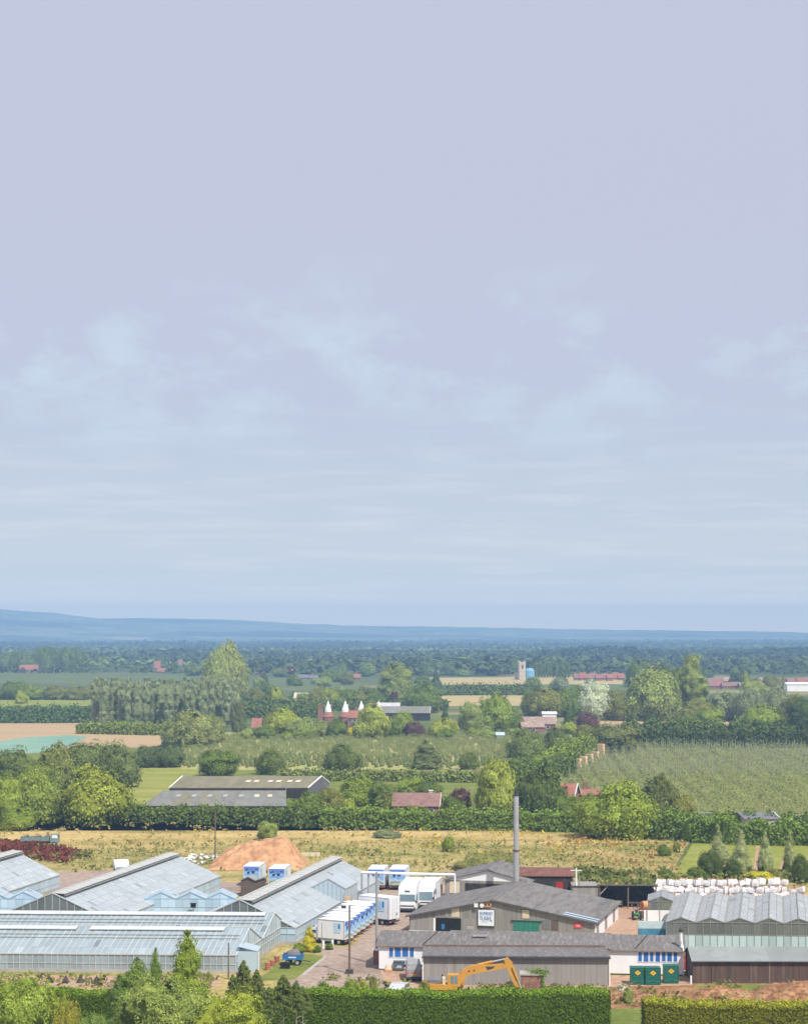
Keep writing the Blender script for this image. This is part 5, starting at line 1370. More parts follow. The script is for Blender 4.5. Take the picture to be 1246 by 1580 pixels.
for a in (-.45, .45):
    for yy in (-.3, .3): q = MB().cyl((a - .04, yy, .09), (a + .04, yy, .09), .09, n=8); q.build('wheel', M['tyre'], t)
x, y = P(598.5, 1499)
t = thing('sack', 'slumped orange and cream sack against the white wall', 'sack', (x, y), 0)
q = MB(); q.lathe([(.02, 0), (.42, .02), (.48, .2), (.34, .55), (.2, .8), (.03, .9)], 10); q.v = [(a, b * .7, c) for a, b, c in q.v]; q.build('bag', M['cream'], t); q = MB(); q.lathe([(.40, .0), (.52, .1), (.49, .24), (.42, .28)], 10); q.v = [(a, b * .75, c) for a, b, c in q.v]; q.build('band', M['sand_horn'], t)
# three green skips
lab = ('green steel waste container with a yellow diamond, the left of the touching pair', 'green steel waste container with a yellow diamond, the right of the touching pair', 'green steel waste container standing alone beside the white wall corner')
for i, (a, b_, base, top) in enumerate(((972.5, 994.2, 1520.5, 1493.5), (995.2, 1019, 1521, 1493.7), (1023.6, 1046.7, 1518.5, 1490.5))):
    d = D(base); w_ = (b_ - a) / FPX * d; h_ = (base - top) / FPX * d
    t = thing('waste_container', lab[i], 'container', (X(a, d), d), 0, 'green waste containers')
    MB().box(.03, w_ - .03, 0, 1.3, .12, h_ - .08).build('body', M['green_skip'], t, bevel=.03)
    q = MB(); q.box(0, w_, -.04, 1.34, h_ - .1, h_); q.box(0, .07, -.05, 0, .1, h_ - .1); q.box(w_ - .07, w_, -.05, 0, .1, h_ - .1); q.box(.07, w_ - .07, -.05, .0, .1, .2); q.build('rim', M['green_skip'], t)
    q = MB(); q.box(.16, w_ - .16, -.03, .01, h_ * .46, h_ * .50, 1.5); q.box(.16, w_ - .16, -.03, .01, h_ * .18, h_ * .22, 1.3); q.bar((.2, -.03, .3), (w_ * .5, -.05, .55), .06, .05, 2.2); q.bar((w_ * .5, -.05, .55), (w_ - .2, -.03, .3), .06, .05, 2.2)
    q.box(.12, .5, -.03, .01, h_ * .86, h_ * .9, 2.0); q.box(w_ - .5, w_ - .12, -.03, .01, h_ * .86, h_ * .9, 2.0); q.build('stiffener', M['green_skip'], t)
    cx_, cz_ = w_ * .5, h_ * .70; k = .36
    q = MB().prism([(cx_ - k, cz_), (cx_, cz_ - k * .8), (cx_ + k, cz_), (cx_, cz_ + k * .8)], -.06, -.035); q.build('diamond_sign', M['yellow_paint'], t)
    q = MB(); q.bar((cx_ - .14, -.065, cz_ - .02), (cx_ + .14, -.065, cz_ + .05), .02, .05); q.build('sign_mark', M['chassis'], t)
    for a_ in (.15, w_ - .15): q = MB().cyl((a_ - .04, .2, .07), (a_ + .04, .2, .07), .07, n=8); q.build('castor', M['tyre'], t)

# ---------------------------------------------------------------- bulk bags
B_DONE = []
def bag_proto(name):
    t = thing(name, 'white bulk bag', 'bag')
    b = MB(); rg = random.Random(3)
    prof = [(.40, 0), (.49, .12), (.52, .45), (.50, .75), (.43, .92)]
    n = 16
    for (r, z) in prof:
        for i in range(n):
            an = 6.283 * i / n; k = 1 / max(abs(math.cos(an)), abs(math.sin(an))); k = 1 + (k - 1) * .88
            rr = r * .93 * k * (1 + .05 * math.sin(an * 5 + z * 9) + rg.uniform(-.04, .04))
            b.v.append((rr * math.cos(an), rr * math.sin(an), z + (.04 * math.sin(3 * an) if z > .5 else 0)))
    for k in range(len(prof) - 1):
        for i in range(n):
            j = (i + 1) % n; b.f.append((k * n + i, k * n + j, (k + 1) * n + j, (k + 1) * n + i)); b.t.append(rg.uniform(.9, 1.06)); b.m.append(0)
    b.build('sack', M['bag_white'], t)
    f = MB(); f.lathe([(.44, .88), (.3, .95), (.02, .98)], 12); f.build('filling', M['bag_fill'] if name == 'bulk_bag' and not B_DONE else M['bag_white'], t)
    for (a, c) in ((-1, -1), (1, -1), (1, 1), (-1, 1)):
        q = MB(); q.bar((a * .40, c * .3, .9), (a * .36, c * .18, 1.1), .05); q.bar((a * .36, c * .18, 1.1), (a * .3, c * .40, .9), .05)
        q.build('strap', M['sand_horn'] if name == 'bulk_bag' else M['bag_white'], t)
    return t
B0 = bag_proto('bulk_bag'); B_DONE.append(1); B1 = bag_proto('bulk_bag')
used = [False, False]
def put_bag(x, y, z, lab, grp, i=None):
    i = rnd.choice((0, 1, 1)) if i is None else i
    b = (B0, B1)[i]
    if not used[i]:
        used[i] = True; b.location = (x, y, z); b.rotation_euler = (0, 0, rnd.uniform(-.15, .15)); tag(b, lab, 'bag', grp); return b
    o = dup(b, (x, y, z), rnd.uniform(-.2, .2), lab, grp); s = rnd.uniform(.92, 1.08); o.scale = (s, s, s); return o
LB = 'white bulk bag in the stepped heap behind the multi-ridged glasshouse'
GB = 'white bulk bags heaped behind the glasshouse'
x0 = X(1014, 290)
for r in range(3):
    for i in range((25, 25, 22)[r]):
        x = x0 + i * .89 + r * .2; y = 288.9 + r * 1.2
        for z in range(r + 1):
            if r == 2 and z == 0: continue
            if z == r and rnd.random() < .10 and i > 3: continue
            b = put_bag(x + rnd.uniform(-.22, .22), y + rnd.uniform(-.3, .3), z * .96 + (0 if z == 0 else rnd.uniform(-.12, .06)), LB, GB)
            k = rnd.uniform(.9, 1.12); b.scale = (k * rnd.uniform(.9, 1.15), k, k * rnd.uniform(.8, 1.12))
            b.rotation_euler = (rnd.gauss(0, .16), rnd.gauss(0, .18), rnd.uniform(-.6, .6))
for i in range(20):                                     # bags slumped down the front of the heap
    b = put_bag(x0 + 1.0 + i * 1.08 + rnd.uniform(-.6, .6), 288.0 + rnd.uniform(-.3, .3), rnd.uniform(-.05, .5), LB, GB)
    b.rotation_euler = (rnd.uniform(.3, .9), rnd.uniform(-.5, .5), rnd.uniform(0, 3)); b.scale = (.85, .85, .8)
LS = 'white bulk bag on the row showing over the open store roof'
for i in range(7):
    for z in range(2): put_bag(X(942 + i * 11.3, 289.6) + .1, 289.2, z * 1.03 + 0, LS, 'white bulk bags showing over the store')
for i in range(2):
    for z in range(2): put_bag(X(898 + i * 15, 289.6), 288.6, z * 1.0, 'white bulk bag on the short row behind the flat pale block', 'white bulk bags behind the pale block')

# ---------------------------------------------------------------- heaps
def mound(name, label, cat, px0, px1, base, top, depth, m, seed, prof=None, kind=None, rough=.05, front=None):
    d = D(base) + depth / 2; xa, xb = X(px0, D(base)), X(px1, D(base)); W_ = xb - xa
    H = (base - top) * d / FPX - depth * .0
    rg = np.random.default_rng(seed); nx, ny = 64, 34
    ph = rg.uniform(0, 6.28, 10)
    b = MB()
    for j in range(ny + 1):
        for i in range(nx + 1):
            u, v = i / nx, j / ny
            e = min(1, 1.9 * min(u, 1 - u) + .0) if prof is None else np.interp(u, *prof)
            s = math.sin(math.pi * v) ** .8
            z = H * e * s
            for k in range(5): z += H * rough * math.sin(u * (9 + 6 * k) + ph[k]) * math.sin(v * (7 + 5 * k) + ph[k + 5]) * min(1, 4 * e * s) / (1 + .3 * k)
            z += rg.normal(0, .04) * (H > .3) * min(1, e * s * 3)
            b.v.append((u * W_ - W_ / 2, (v - .5) * depth, max(z, 0) - .02))
    for j in range(ny):
        for i in range(nx):
            a = j * (nx + 1) + i; b.f.append((a, a + 1, a + nx + 2, a + nx + 1)); b.t.append(1.0); b.m.append(0)
    o = b.build(name, m, None, smooth=True); o.location = ((xa + xb) / 2, d, 0)
    tag(o, label, cat)
    if kind: o['kind'] = kind
    return o
mound('sand_heap', 'big heap of orange sand behind the brown boarded hut', 'heap', 318, 470, 1343, 1299, 14, M['sand'], 3, ([0, .06, .18, .38, .60, .74, .82, .92, 1], [0, .22, .50, .74, .93, 1.0, .86, .42, 0]), rough=.07)
mound('earth_heap', 'low heap of red-brown earth in front of the brown boarded shed', 'heap', 1165, 1330, 1556, 1529, 9, M['soil'], 4, ([0, .2, .45, 1], [0, .7, 1, .9]), rough=.09)
mound('earth_heap', 'thin spread of dug red earth between the skips and the near right hedge', 'heap', 1040, 1190, 1545, 1531, 6, M['soil'], 6, rough=.12)
mound('earth_heap', 'small dug earth bank beside the near hedge gap', 'heap', 938, 986, 1549, 1538, 4, M['soil'], 7, rough=.1)
mound('gravel_heap', 'small grey gravel patch in front of the green waste containers', 'heap', 950, 976, 1529, 1523, 2.5, M['concrete'], 8)
# white rubbish strewn at the sand heap
for k, (px, py, w_, h_) in enumerate(((287, 1325, 2.2, .7), (303, 1322, 1.8, .9), (318, 1323, 2.4, .6), (329, 1321, 1.4, .5), (296, 1330, 1.6, .5), (312, 1330, 1.8, .4))):
    x, y = P(px, py + 3)
    q = MB(); rg = random.Random(k)
    for i in range(9): a = (rg.uniform(-w_ / 2, w_ / 2), rg.uniform(-.8, .8)); s_ = rg.uniform(.25, .6); q.face([(a[0] - s_, a[1] - s_ * .6, rg.uniform(0, h_)), (a[0] + s_, a[1] - s_ * .5, rg.uniform(0, h_)), (a[0] + s_, a[1] + s_ * .6, rg.uniform(.1, h_)), (a[0] - s_, a[1] + s_ * .5, rg.uniform(.1, h_))], rg.uniform(.8, 1.1))
    q.box(-w_ / 2, w_ / 2, -.6, .6, 0, h_ * .35)
    o = q.build('plastic_sheeting', M['bag_white']); o.location = (x, y, 0)
    tag(o, 'crumpled white plastic sheeting dumped at the left foot of the sand heap', 'rubbish', 'white sheeting dumped by the sand heap')
x, y = P(478, 1321)
t = thing('log_pile', 'pale stack of boards lying right of the sand heap', 'timber', (x, y), R(-3))
for i in range(4): q = MB().box(-1.8 + .3 * (i % 2), 1.8, -.5 + .26 * i, -.27 + .26 * i, 0, .45 + .1 * (i % 2)); q.build('board', M['cream'], t)
# low rail fence in front of the lane
t = thing('rail_fence', 'low grey rail fence beside the brown hut', 'fence', (X(340, 296), 296), 0)
for i in range(3): q = MB().box(i * 1.55, i * 1.55 + .1, 0, .1, 0, 1.0); q.build('post', M['grey_post'], t)
for z in (.5, .9): q = MB().box(0, 3.2, -.05, -.002, z, z + .1); q.build('rail', M['grey_post'], t)
# small posts near the first lorry and rough leftovers along the front glasshouse
for (px, py, h_, lab) in ((499, 1464, 1.0, 'stubby white post before the frontmost lorry'), (513, 1464, 1.1, 'second white post before the frontmost lorry, by its wheels')):
    o = MB().box(-.12, .12, -.12, .12, 0, h_).build('bollard', M['white_paint']); o.location = (*P(px, py), 0); tag(o, lab, 'bollard')
for k, px in enumerate((75, 100, 123, 148)):
    o = mound('compost_heap', ('dark compost heap left along the front of the long glasshouse', 'second dark compost heap along the front of the long glasshouse', 'third dark compost heap along the front of the long glasshouse', 'compost heap nearest the spruce by the long glasshouse')[k], 'heap', px - 7, px + 6, 1518, 1507, 1.5, mat('compost_%d' % 0, (.07, .055, .05), .95, .4, 3) if k == 0 else bpy.data.materials['compost_0'], 20 + k)

# odds and ends along the end of the long glasshouse and in the yard
pot = mat('terracotta', (.42, .17, .10), .8, .2)
for k, (px, py, h_, lab) in enumerate(((413, 1497, .9, 'stack of terracotta pots nearest the glasshouse porch'), (420, 1491, .7, 'lower stack of terracotta pots beside the glasshouse end'), (427, 1486, .8, 'farther stack of terracotta pots along the glasshouse end'))):
    q = MB(); q.lathe([(.02, 0), (.26, .0), (.34, h_ * .5), (.37, h_ * .5), (.30, h_ * .52), (.37, h_), (.33, h_), (.05, h_ - .1)], 12)
    o = q.build('pot_stack', pot); o.location = (*P(px, py), 0); tag(o, lab, 'pots')
for k, (px, py, r_, lab) in enumerate(((648, 1421, 20, 'loose pallet leaning on the yard beside the sign barn'), (985, 1449, -15, 'pallet lying in the dirt yard by the blue container'), (612, 1447, 35, 'pallet lying alone on the lorry park'))):
    t = thing('pallet', lab, 'pallet', P(px, py), R(r_))
    for i in range(6): q = MB().box(-.6, .6, -.5 + i * .18, -.38 + i * .18, .11, .14); q.build('slat', M['cream'], t)
    for yy in (-.5, 0, .42): q = MB().box(-.6, .6, yy, yy + .1, 0, .11); q.build('bearer', M['shed_boards'], t)

# ---------------------------------------------------------------- hedges, near to far
GR = {'dark': (.055, .075, .022), 'mid': (.085, .115, .026), 'bright': (.13, .165, .03), 'yellow': (.18, .205, .035), 'olive': (.12, .125, .035), 'grey': (.13, .15, .085), 'light': (.15, .18, .055), 'purple': (.075, .040, .045), 'gold': (.33, .30, .025), 'silver': (.29, .32, .25), 'willow': (.185, .21, .045)}
def hz(y): return D(y)
d0 = 196.2
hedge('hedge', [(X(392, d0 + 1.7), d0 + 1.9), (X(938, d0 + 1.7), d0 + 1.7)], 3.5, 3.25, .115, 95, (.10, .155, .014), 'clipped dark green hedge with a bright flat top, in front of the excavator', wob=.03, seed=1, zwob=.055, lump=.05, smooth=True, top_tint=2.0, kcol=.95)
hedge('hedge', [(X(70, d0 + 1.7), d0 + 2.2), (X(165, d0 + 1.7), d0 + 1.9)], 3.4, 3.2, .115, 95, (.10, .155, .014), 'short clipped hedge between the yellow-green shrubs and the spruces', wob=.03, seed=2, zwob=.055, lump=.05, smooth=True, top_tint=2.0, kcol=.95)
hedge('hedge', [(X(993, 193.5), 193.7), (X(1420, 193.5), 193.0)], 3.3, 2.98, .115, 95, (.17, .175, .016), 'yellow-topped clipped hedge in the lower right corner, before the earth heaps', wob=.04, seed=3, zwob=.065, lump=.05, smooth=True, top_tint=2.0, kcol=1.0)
# the grown-out plants on and behind the near hedge
for i, (px, top, w_, k, c, lab) in enumerate(((540, 1508, 26, 'loose', 'bright', 'leggy pale weed sticking up behind the near hedge by the lamp post'), (560, 1511, 22, 'loose', 'yellow', 'yellowish weed sticking up beside the lamp post weeds'), (576, 1505, 14, 'loose', 'olive', 'brown-tinged tall weed in front of the gate pier'), (497, 1513, 20, 'bush', 'dark', 'dark spiky tuft at the left end of the near hedge top'), (655, 1512, 20, 'loose', 'olive', 'dry weed in front of the grey van'), (880, 1520, 30, 'loose', 'olive', 'reddish weed clump right of the brick hut'), (908, 1521, 34, 'loose', 'bright', 'green weed clump at the right end of the near hedge'), (968, 1523, 16, 'loose', 'light', 'tall pale weed standing in the hedge gap'), (750, 1521, 24, 'loose', 'mid', 'low green weed under the excavator boom'))):
    tree('weed', k, px, 1549, w_, top, GR[c], lab, None, 'weed')

# field hedges
def phedge(pix, wd, ht, leaf, dens, c, lab, seed, **kw):
    return hedge('hedge', [P(a, b) for a, b in pix], wd, ht, leaf, dens, GR[c] if isinstance(c, str) else c, lab, seed=seed, **kw)
phedge([(208, 1269), (330, 1271), (420, 1274), (500, 1277)], 4.5, 2.9, .32, 12, 'mid', 'bushy overgrown hedge in front of the grey farm sheds', 11, wob=.22, lump=.35)
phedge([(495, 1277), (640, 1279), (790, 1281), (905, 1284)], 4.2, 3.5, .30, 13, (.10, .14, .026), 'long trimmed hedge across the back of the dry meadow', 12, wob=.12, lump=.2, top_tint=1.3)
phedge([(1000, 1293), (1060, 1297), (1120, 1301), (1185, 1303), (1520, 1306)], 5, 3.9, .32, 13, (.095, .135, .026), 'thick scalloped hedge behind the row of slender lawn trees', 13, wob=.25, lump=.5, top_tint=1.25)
phedge([(1010, 1276), (1120, 1280), (1520, 1283)], 4, 2.8, .34, 11, 'mid', 'lower hedge between the scalloped hedge and the hop field', 14, wob=.2, lump=.3)
phedge([(430, 1204), (560, 1205), (735, 1207)], 5, 2.4, .40, 8, (.14, .165, .045), 'smooth hedge below the young orchard', 15, wob=.1, lump=.12)
phedge([(850, 1190), (884, 1173), (916, 1159)], 5, 5.2, .45, 7, 'bright', 'bright hedge running up beside the stacked crates', 16, wob=.12, lump=.15)
phedge([(800, 1225), (840, 1205), (872, 1190)], 6, 4.0, .42, 7, 'mid', 'hedge curving down from the crates to the big dark tree', 17, wob=.25, lump=.3)
phedge([(930, 1152), (1080, 1153), (1225, 1154), (1520, 1155)], 7, 5.2, .5, 6, 'dark', 'long dark hedge along the top of the hop field', 18, wob=.2, lump=.3)
phedge([(960, 1139), (1080, 1140), (1225, 1142)], 5, 5.5, .55, 5, 'mid', 'hedge behind the dark one at the top of the hop field', 19, wob=.25, lump=.4)
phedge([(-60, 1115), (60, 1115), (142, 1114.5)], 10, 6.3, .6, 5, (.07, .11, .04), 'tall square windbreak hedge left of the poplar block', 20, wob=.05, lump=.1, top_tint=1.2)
phedge([(122, 1132), (180, 1133), (245, 1134.5)], 6, 3.4, .5, 6, 'bright', 'low bright hedge along the stubble field', 21, wob=.2, lump=.3)
phedge([(365, 1108), (450, 1108), (500, 1107)], 6, 5.0, .6, 4, 'mid', 'hedge running right from the poplar block', 22, wob=.1)
phedge([(370, 1097), (480, 1097), (600, 1096), (690, 1096)], 8, 4.6, .7, 3.5, 'mid', 'far hedge behind the white cowls', 23, wob=.12)
phedge([(640, 1073), (740, 1072.5), (830, 1073)], 8, 5.5, .8, 3, 'mid', 'far hedge above the straw field', 24, wob=.15)
phedge([(-40, 1079), (70, 1079), (145, 1079)], 8, 4.5, .8, 3, 'bright', 'far hedge below the grey-green field at the left', 25, wob=.2, lump=.2)
phedge([(590, 1258), (660, 1259), (720, 1258)], 3, 3.9, .34, 9, 'olive', 'shaggy garden hedge in front of the pink-tiled house', 26, wob=.25, lump=.4)

# ---------------------------------------------------------------- single trees
T = tree
# foreground
T('spruce_tree', 'conifer', 288, 1606, 88, 1437, (.12, .155, .026), 'tall dense green conifer in front of the long glasshouse')
T('spruce_tree', 'conifer', 207, 1604, 92, 1480, (.085, .125, .028), 'dark green conifer left of the tallest one')
T('spruce_tree', 'conifer', 238, 1592, 34, 1464, (.09, .13, .028), 'thin spiky conifer top between the two bigger conifers')
T('spruce_tree', 'conifer', 183, 1606, 60, 1505, (.08, .12, .03), 'low dark conifer at the right end of the short hedge')
T('shrub', 'loose', 255, 1645, 150, 1503, (.135, .165, .045), 'broad feathery grey-green shrub below the conifers', None, 'shrub')
T('shrub', 'loose', 350, 1650, 120, 1524, (.165, .19, .03), 'yellow-green bush in the bottom foreground left of the bare-trunked pines', None, 'shrub')
T('shrub', 'loose', 34, 1650, 130, 1496, (.14, .18, .035), 'light yellow-green shrub filling the lower left corner', None, 'shrub')
T('shrub', 'loose', 88, 1650, 60, 1530, (.15, .175, .03), 'upright yellow-green shrub before the short clipped hedge', None, 'shrub')
T('shrub', 'bush', 100, 1655, 50, 1545, (.17, .16, .03), 'tawny small shrub at the bottom left', None, 'shrub')
T('shrub', 'bush', 150, 1660, 60, 1562, (.10, .14, .035), 'small green shrub at the foot of the short hedge', None, 'shrub')
for (px, base, w_, top, lab) in ((376, 1588, 46, 1481, 'bare-trunked pine nearest the glasshouse porch'), (396, 1584, 36, 1495, 'slim bare-trunked pine just right of the one by the porch'), (359, 1590, 34, 1503, 'short bare-trunked pine at the left of its group'), (437, 1612, 52, 1503, 'pale-trunked pine, tallest of the group at the hedge end'), (457, 1612, 40, 1512, 'pale-trunked pine right of the tallest of its group'), (467, 1606, 40, 1521, 'bare-trunked pine leaning into the left end of the long clipped hedge'), (415, 1616, 40, 1522, 'low bare-trunked pine behind the yellow-green bush')):
    T('pine_tree', 'pine', px, base, w_, top, (.085, .105, .032), lab, 'young pines with bare trunks')
T('cypress_tree', 'cypress', 477, 1469, 24, 1428, (.30, .27, .025), 'golden conical cypress beside the frontmost lorry', None, 'tree')
T('shrub', 'bush', 462, 1470, 22, 1455, GR['bright'], 'round green shrub left of the golden cypress', None, 'shrub')
T('shrub', 'bush', 489, 1470, 16, 1459, GR['mid'], 'small green shrub right of the golden cypress', None, 'shrub')
T('shrub', 'bush', 508, 1466, 14, 1455, GR['mid'], 'little shrub under the frontmost lorry bed', None, 'shrub')
# lawn row
for (px, base, w_, top, lab) in ((1108, 1334, 34, 1276, 'leftmost of the feathery grey-green trees on the lawn'), (1141, 1352, 38, 1281, 'widest feathery grey-green tree on the lawn'), (1181, 1346, 26, 1283, 'narrow feathery tree, third along the lawn row'), (1219, 1345, 26, 1283, 'narrow feathery tree, the last full one of the lawn row')):
    T('columnar_tree', 'feather', px, base, w_, top, (.19, .21, .105), lab, 'slender trees on the lawn')
for (px, base, w_, top, c, lab) in ((1098, 1355, 40, 1312, 'dark', 'dark bush before the leftmost lawn tree'), (1128, 1355, 30, 1325, 'dark', 'dark shrub between the two wider lawn trees'), (1076, 1357, 34, 1338, 'mid', 'low green bush at the left foot of the lawn'), (1172, 1359, 52, 1345, 'gold', 'yellow-flowering low bush behind the bag heap'), (1195, 1357, 20, 1340, 'olive', 'olive bush right of the yellow-flowering one'), (1238, 1362, 34, 1318, 'dark', 'dark bush at the right edge behind the bag heap'), (1176, 1346, 16, 1328, 'dark', 'small dark bush at the foot of the third lawn tree'), (1213, 1346, 14, 1326, 'dark', 'small dark bush at the foot of the last lawn tree'), (1025, 1321, 22, 1302, 'mid', 'small round bush alone in the dry meadow near the lawn'), (1027, 1357, 26, 1340, 'mid', 'bush behind the open store'), (1044, 1316, 12, 1298, 'olive', 'reddish-olive bush left of the lawn edge')):
    T('bush', 'bush', px, base, w_, top, GR[c], lab, None, 'bush')
# meadow bushes
T('bush', 'loose', 414, 1297, 38, 1266, GR['light'], 'pale green bush behind the top of the sand heap', None, 'bush')
T('bush', 'bush', 691, 1315, 20, 1289, GR['bright'], 'small green bush alone in the middle of the meadow', None, 'bush')
for (px, base, w_, top) in ((735, 1341, 50, 1316), (760, 1336, 50, 1311), (784, 1336, 36, 1314), (715, 1343, 34, 1328)):
    T('bramble', 'bush', px, base, w_, top, (.15, .15, .055), 'grey-green bramble mound behind the barn of the white gable', 'bramble mounds behind the barn', 'bush')
T('bush', 'bush', 596, 1292, 50, 1280, GR['grey'], 'low greyish bramble at the foot of the long meadow hedge', None, 'bush')
# left wood
for (k, px, base, w_, top, c, lab) in (
    ('broad', 147, 1271, 116, 1178, (.145, .165, .028), 'big rounded yellow-green tree at the edge of the left wood, biggest there'),
    ('broad', 55, 1269, 80, 1189, (.135, .165, .033), 'bright green tree left of the biggest rounded one'),
    ('loose', 8, 1276, 62, 1193, (.15, .19, .036), 'light green tree at the left edge above the dry meadow'),
    ('bush', 100, 1269, 60, 1238, GR['bright'], 'low bright thicket between the two front trees of the left wood'),
    ('broad', 22, 1226, 72, 1151, (.075, .095, .03), 'dark tree at the left edge below the stubble field'),
    ('broad', 84, 1222, 60, 1143, (.12, .135, .04), 'olive tree in the middle of the left wood'),
    ('broad', 58, 1235, 70, 1171, (.12, .15, .032), 'mid-green tree in the heart of the left wood'),
    ('broad', 134, 1206, 66, 1141, (.085, .105, .035), 'dark rounded tree behind the biggest one of the left wood'),
    ('broad', 181, 1215, 66, 1142, (.09, .11, .038), 'dark rounded tree at the right of the left wood'),
    ('bush', 226, 1184, 50, 1149, (.065, .085, .033), 'dark wide bush by the paddock, left of two'),
    ('bush', 259, 1184, 48, 1149, (.065, .085, .033), 'dark wide bush by the paddock, right of two'),
    ('bush', 200, 1262, 40, 1236, GR['mid'], 'green bush at the right foot of the biggest rounded tree'),
    ('bush', 30, 1281, 60, 1247, GR['bright'], 'bright thicket at the left edge of the dry meadow')):
    T('tree' if k != 'bush' else 'bush', k, px, base, w_, top, c, lab, None, 'tree' if k != 'bush' else 'bush')
# around farm sheds, houses
for (k, px, base, w_, top, c, lab) in (
    ('broad', 552, 1243, 64, 1195, GR['bright'], 'bright round tree right of the grey farm sheds'),
    ('bush', 478, 1264, 56, 1219, GR['mid'], 'green bush overlapping the right end of the farm sheds'),
    ('bush', 510, 1264, 52, 1213, GR['olive'], 'olive bush between the farm sheds and the bright round tree'),
    ('bush', 535, 1262, 26, 1232, GR['yellow'], 'yellowish small bush below the bright round tree'),
    ('loose', 590, 1250, 46, 1203, GR['mid'], 'loose tree left of the pink-tiled house'),
    ('loose', 633, 1232, 46, 1198, GR['bright'], 'bright tree behind the roof of the pink-tiled house'),
    ('bush', 660, 1232, 44, 1203, GR['mid'], 'mid-green tree behind the chimney of the pink-tiled house'),
    ('cypress', 649, 1259, 14, 1232, GR['dark'], 'small dark pointed shrub before the pink-tiled house'),
    ('bush', 700, 1266, 36, 1228, GR['mid'], 'round bush at the right gable of the pink-tiled house'),
    ('loose', 711, 1258, 42, 1214, GR['purple'], 'purple-leaved tree right of the pink-tiled house'),
    ('willow', 762, 1264, 74, 1170, GR['willow'], 'tall yellow-green weeping willow left of the big dark tree'),
    ('broad', 833, 1262, 84, 1176, (.062, .082, .026), 'big dark green tree behind the tall flue'),
    ('bush', 876, 1272, 52, 1224, GR['mid'], 'bush under the red-tiled cottage'), ('bush', 606, 1266, 30, 1230, GR['bright'], 'bright bush at the left end of the pink-tiled roof'), ('bush', 634, 1268, 34, 1241, GR['olive'], 'olive bush before the middle of the pink-tiled roof'), ('bush', 905, 1268, 40, 1222, GR['olive'], 'olive bush hiding the low cottage with the red chimney'), ('bush', 452, 1262, 40, 1232, GR['bright'], 'bright bush before the right end of the front farm roof'),
    ('broad', 955, 1293, 128, 1201, (.14, .175, .03), 'big domed yellow-green tree right of the red-tiled cottage'),
    ('broad', 1014, 1268, 60, 1193, (.075, .088, .03), 'dark tree behind the big domed yellow-green one'),
    ('bush', 1046, 1268, 46, 1224, GR['olive'], 'olive bush at the right of the dark tree'),
    ('bush', 1072, 1270, 34, 1252, GR['bright'], 'low bright bush near the grey bungalow'),
    ('bush', 1105, 1274, 42, 1249, GR['light'], 'pale bush left of the grey bungalow'),
    ('bush', 1138, 1272, 36, 1252, GR['olive'], 'olive bush touching the grey bungalow'),
    ('broad', 341, 1199, 66, 1154, (.085, .115, .024), 'solitary bushy tree behind the farm sheds, leftmost of the orchard foot'),
    ('broad', 418, 1195, 48, 1153, (.085, .105, .026), 'solitary tree on the orchard foot, second from the left'),
    ('broad', 527, 1190, 60, 1147, (.075, .095, .026), 'solitary dark tree at the middle of the orchard foot'),
    ('conifer', 659, 1186, 54, 1142, (.09, .105, .042), 'solitary pointed tree at the orchard foot'),
    ('broad', 724, 1187, 34, 1159, (.085, .11, .026), 'smallest solitary tree at the right of the orchard foot'),
    ('broad', 812, 1174, 66, 1122, (.095, .12, .04), 'green tree at the right end of the orchard'),
    ('broad', 855, 1170, 46, 1120, (.07, .09, .032), 'dark tree between the orchard and the crates'),
    ('bush', 838, 1192, 60, 1160, GR['bright'], 'bright spreading bush above the big dark tree'),
    ('bush', 800, 1190, 50, 1168, GR['mid'], 'mid-green bush at the foot of the orchard right end'),
    ('broad', 953, 1161, 84, 1114, (.085, .095, .036), 'broad dark bush behind the stacked crates'),
    ('bush', 905, 1146, 50, 1118, GR['olive'], 'olive bush left of the broad dark one'),
    ('bush', 862, 1160, 40, 1130, GR['mid'], 'green bush above the bright hedge'),
    ('bush', 300, 1152, 78, 1094, (.15, .165, .06), 'large domed sage-green bush in front of the poplar block'),
    ('bush', 272, 1152, 50, 1108, (.14, .16, .055), 'sage-green bush at the left of the large domed one'),
    ('bush', 330, 1146, 44, 1100, (.13, .15, .055), 'sage-green bush at the right of the large domed one'),
    ('bush', 185, 1129, 50, 1110, GR['mid'], 'rounded bush behind the low bright hedge')):
    T('tree' if k != 'bush' else 'bush', k, px, base, w_, top, c, lab, None, 'tree' if k != 'bush' else 'bush')
# poplar block
for r in range(3):
    for i in range(17):
        px = 148 + i * 12.7 + (r % 2) * 6 + rnd.uniform(-1.5, 1.5)
        T('poplar_tree', 'poplar', px, 1121 - r * 9 + rnd.uniform(-1, 1), 18.5, 1053 - r * 3 + rnd.uniform(-4, 5), (.155, .18, .105), 'grey-green poplar in the dense square block', 'poplars planted in a dense block')
for (px, base, w_, top, k, c, lab) in (
    (350, 1075, 70, 987, 'broad', (.20, .22, .06), 'tallest pale green tree standing up behind the poplar block'),
    (335, 1078, 44, 1000, 'broad', (.18, .21, .06), 'left half of the pale green pair behind the poplar block'),
    (366, 1130, 26, 1080, 'bush', (.08, .09, .04), 'dark narrow tree at the right end of the poplar block'),
    (356, 1075, 20, 1060, 'loose', GR['silver'], 'pale sprig at the right top of the poplar block')):
    T('tree', k, px, base, w_, top, c, lab)
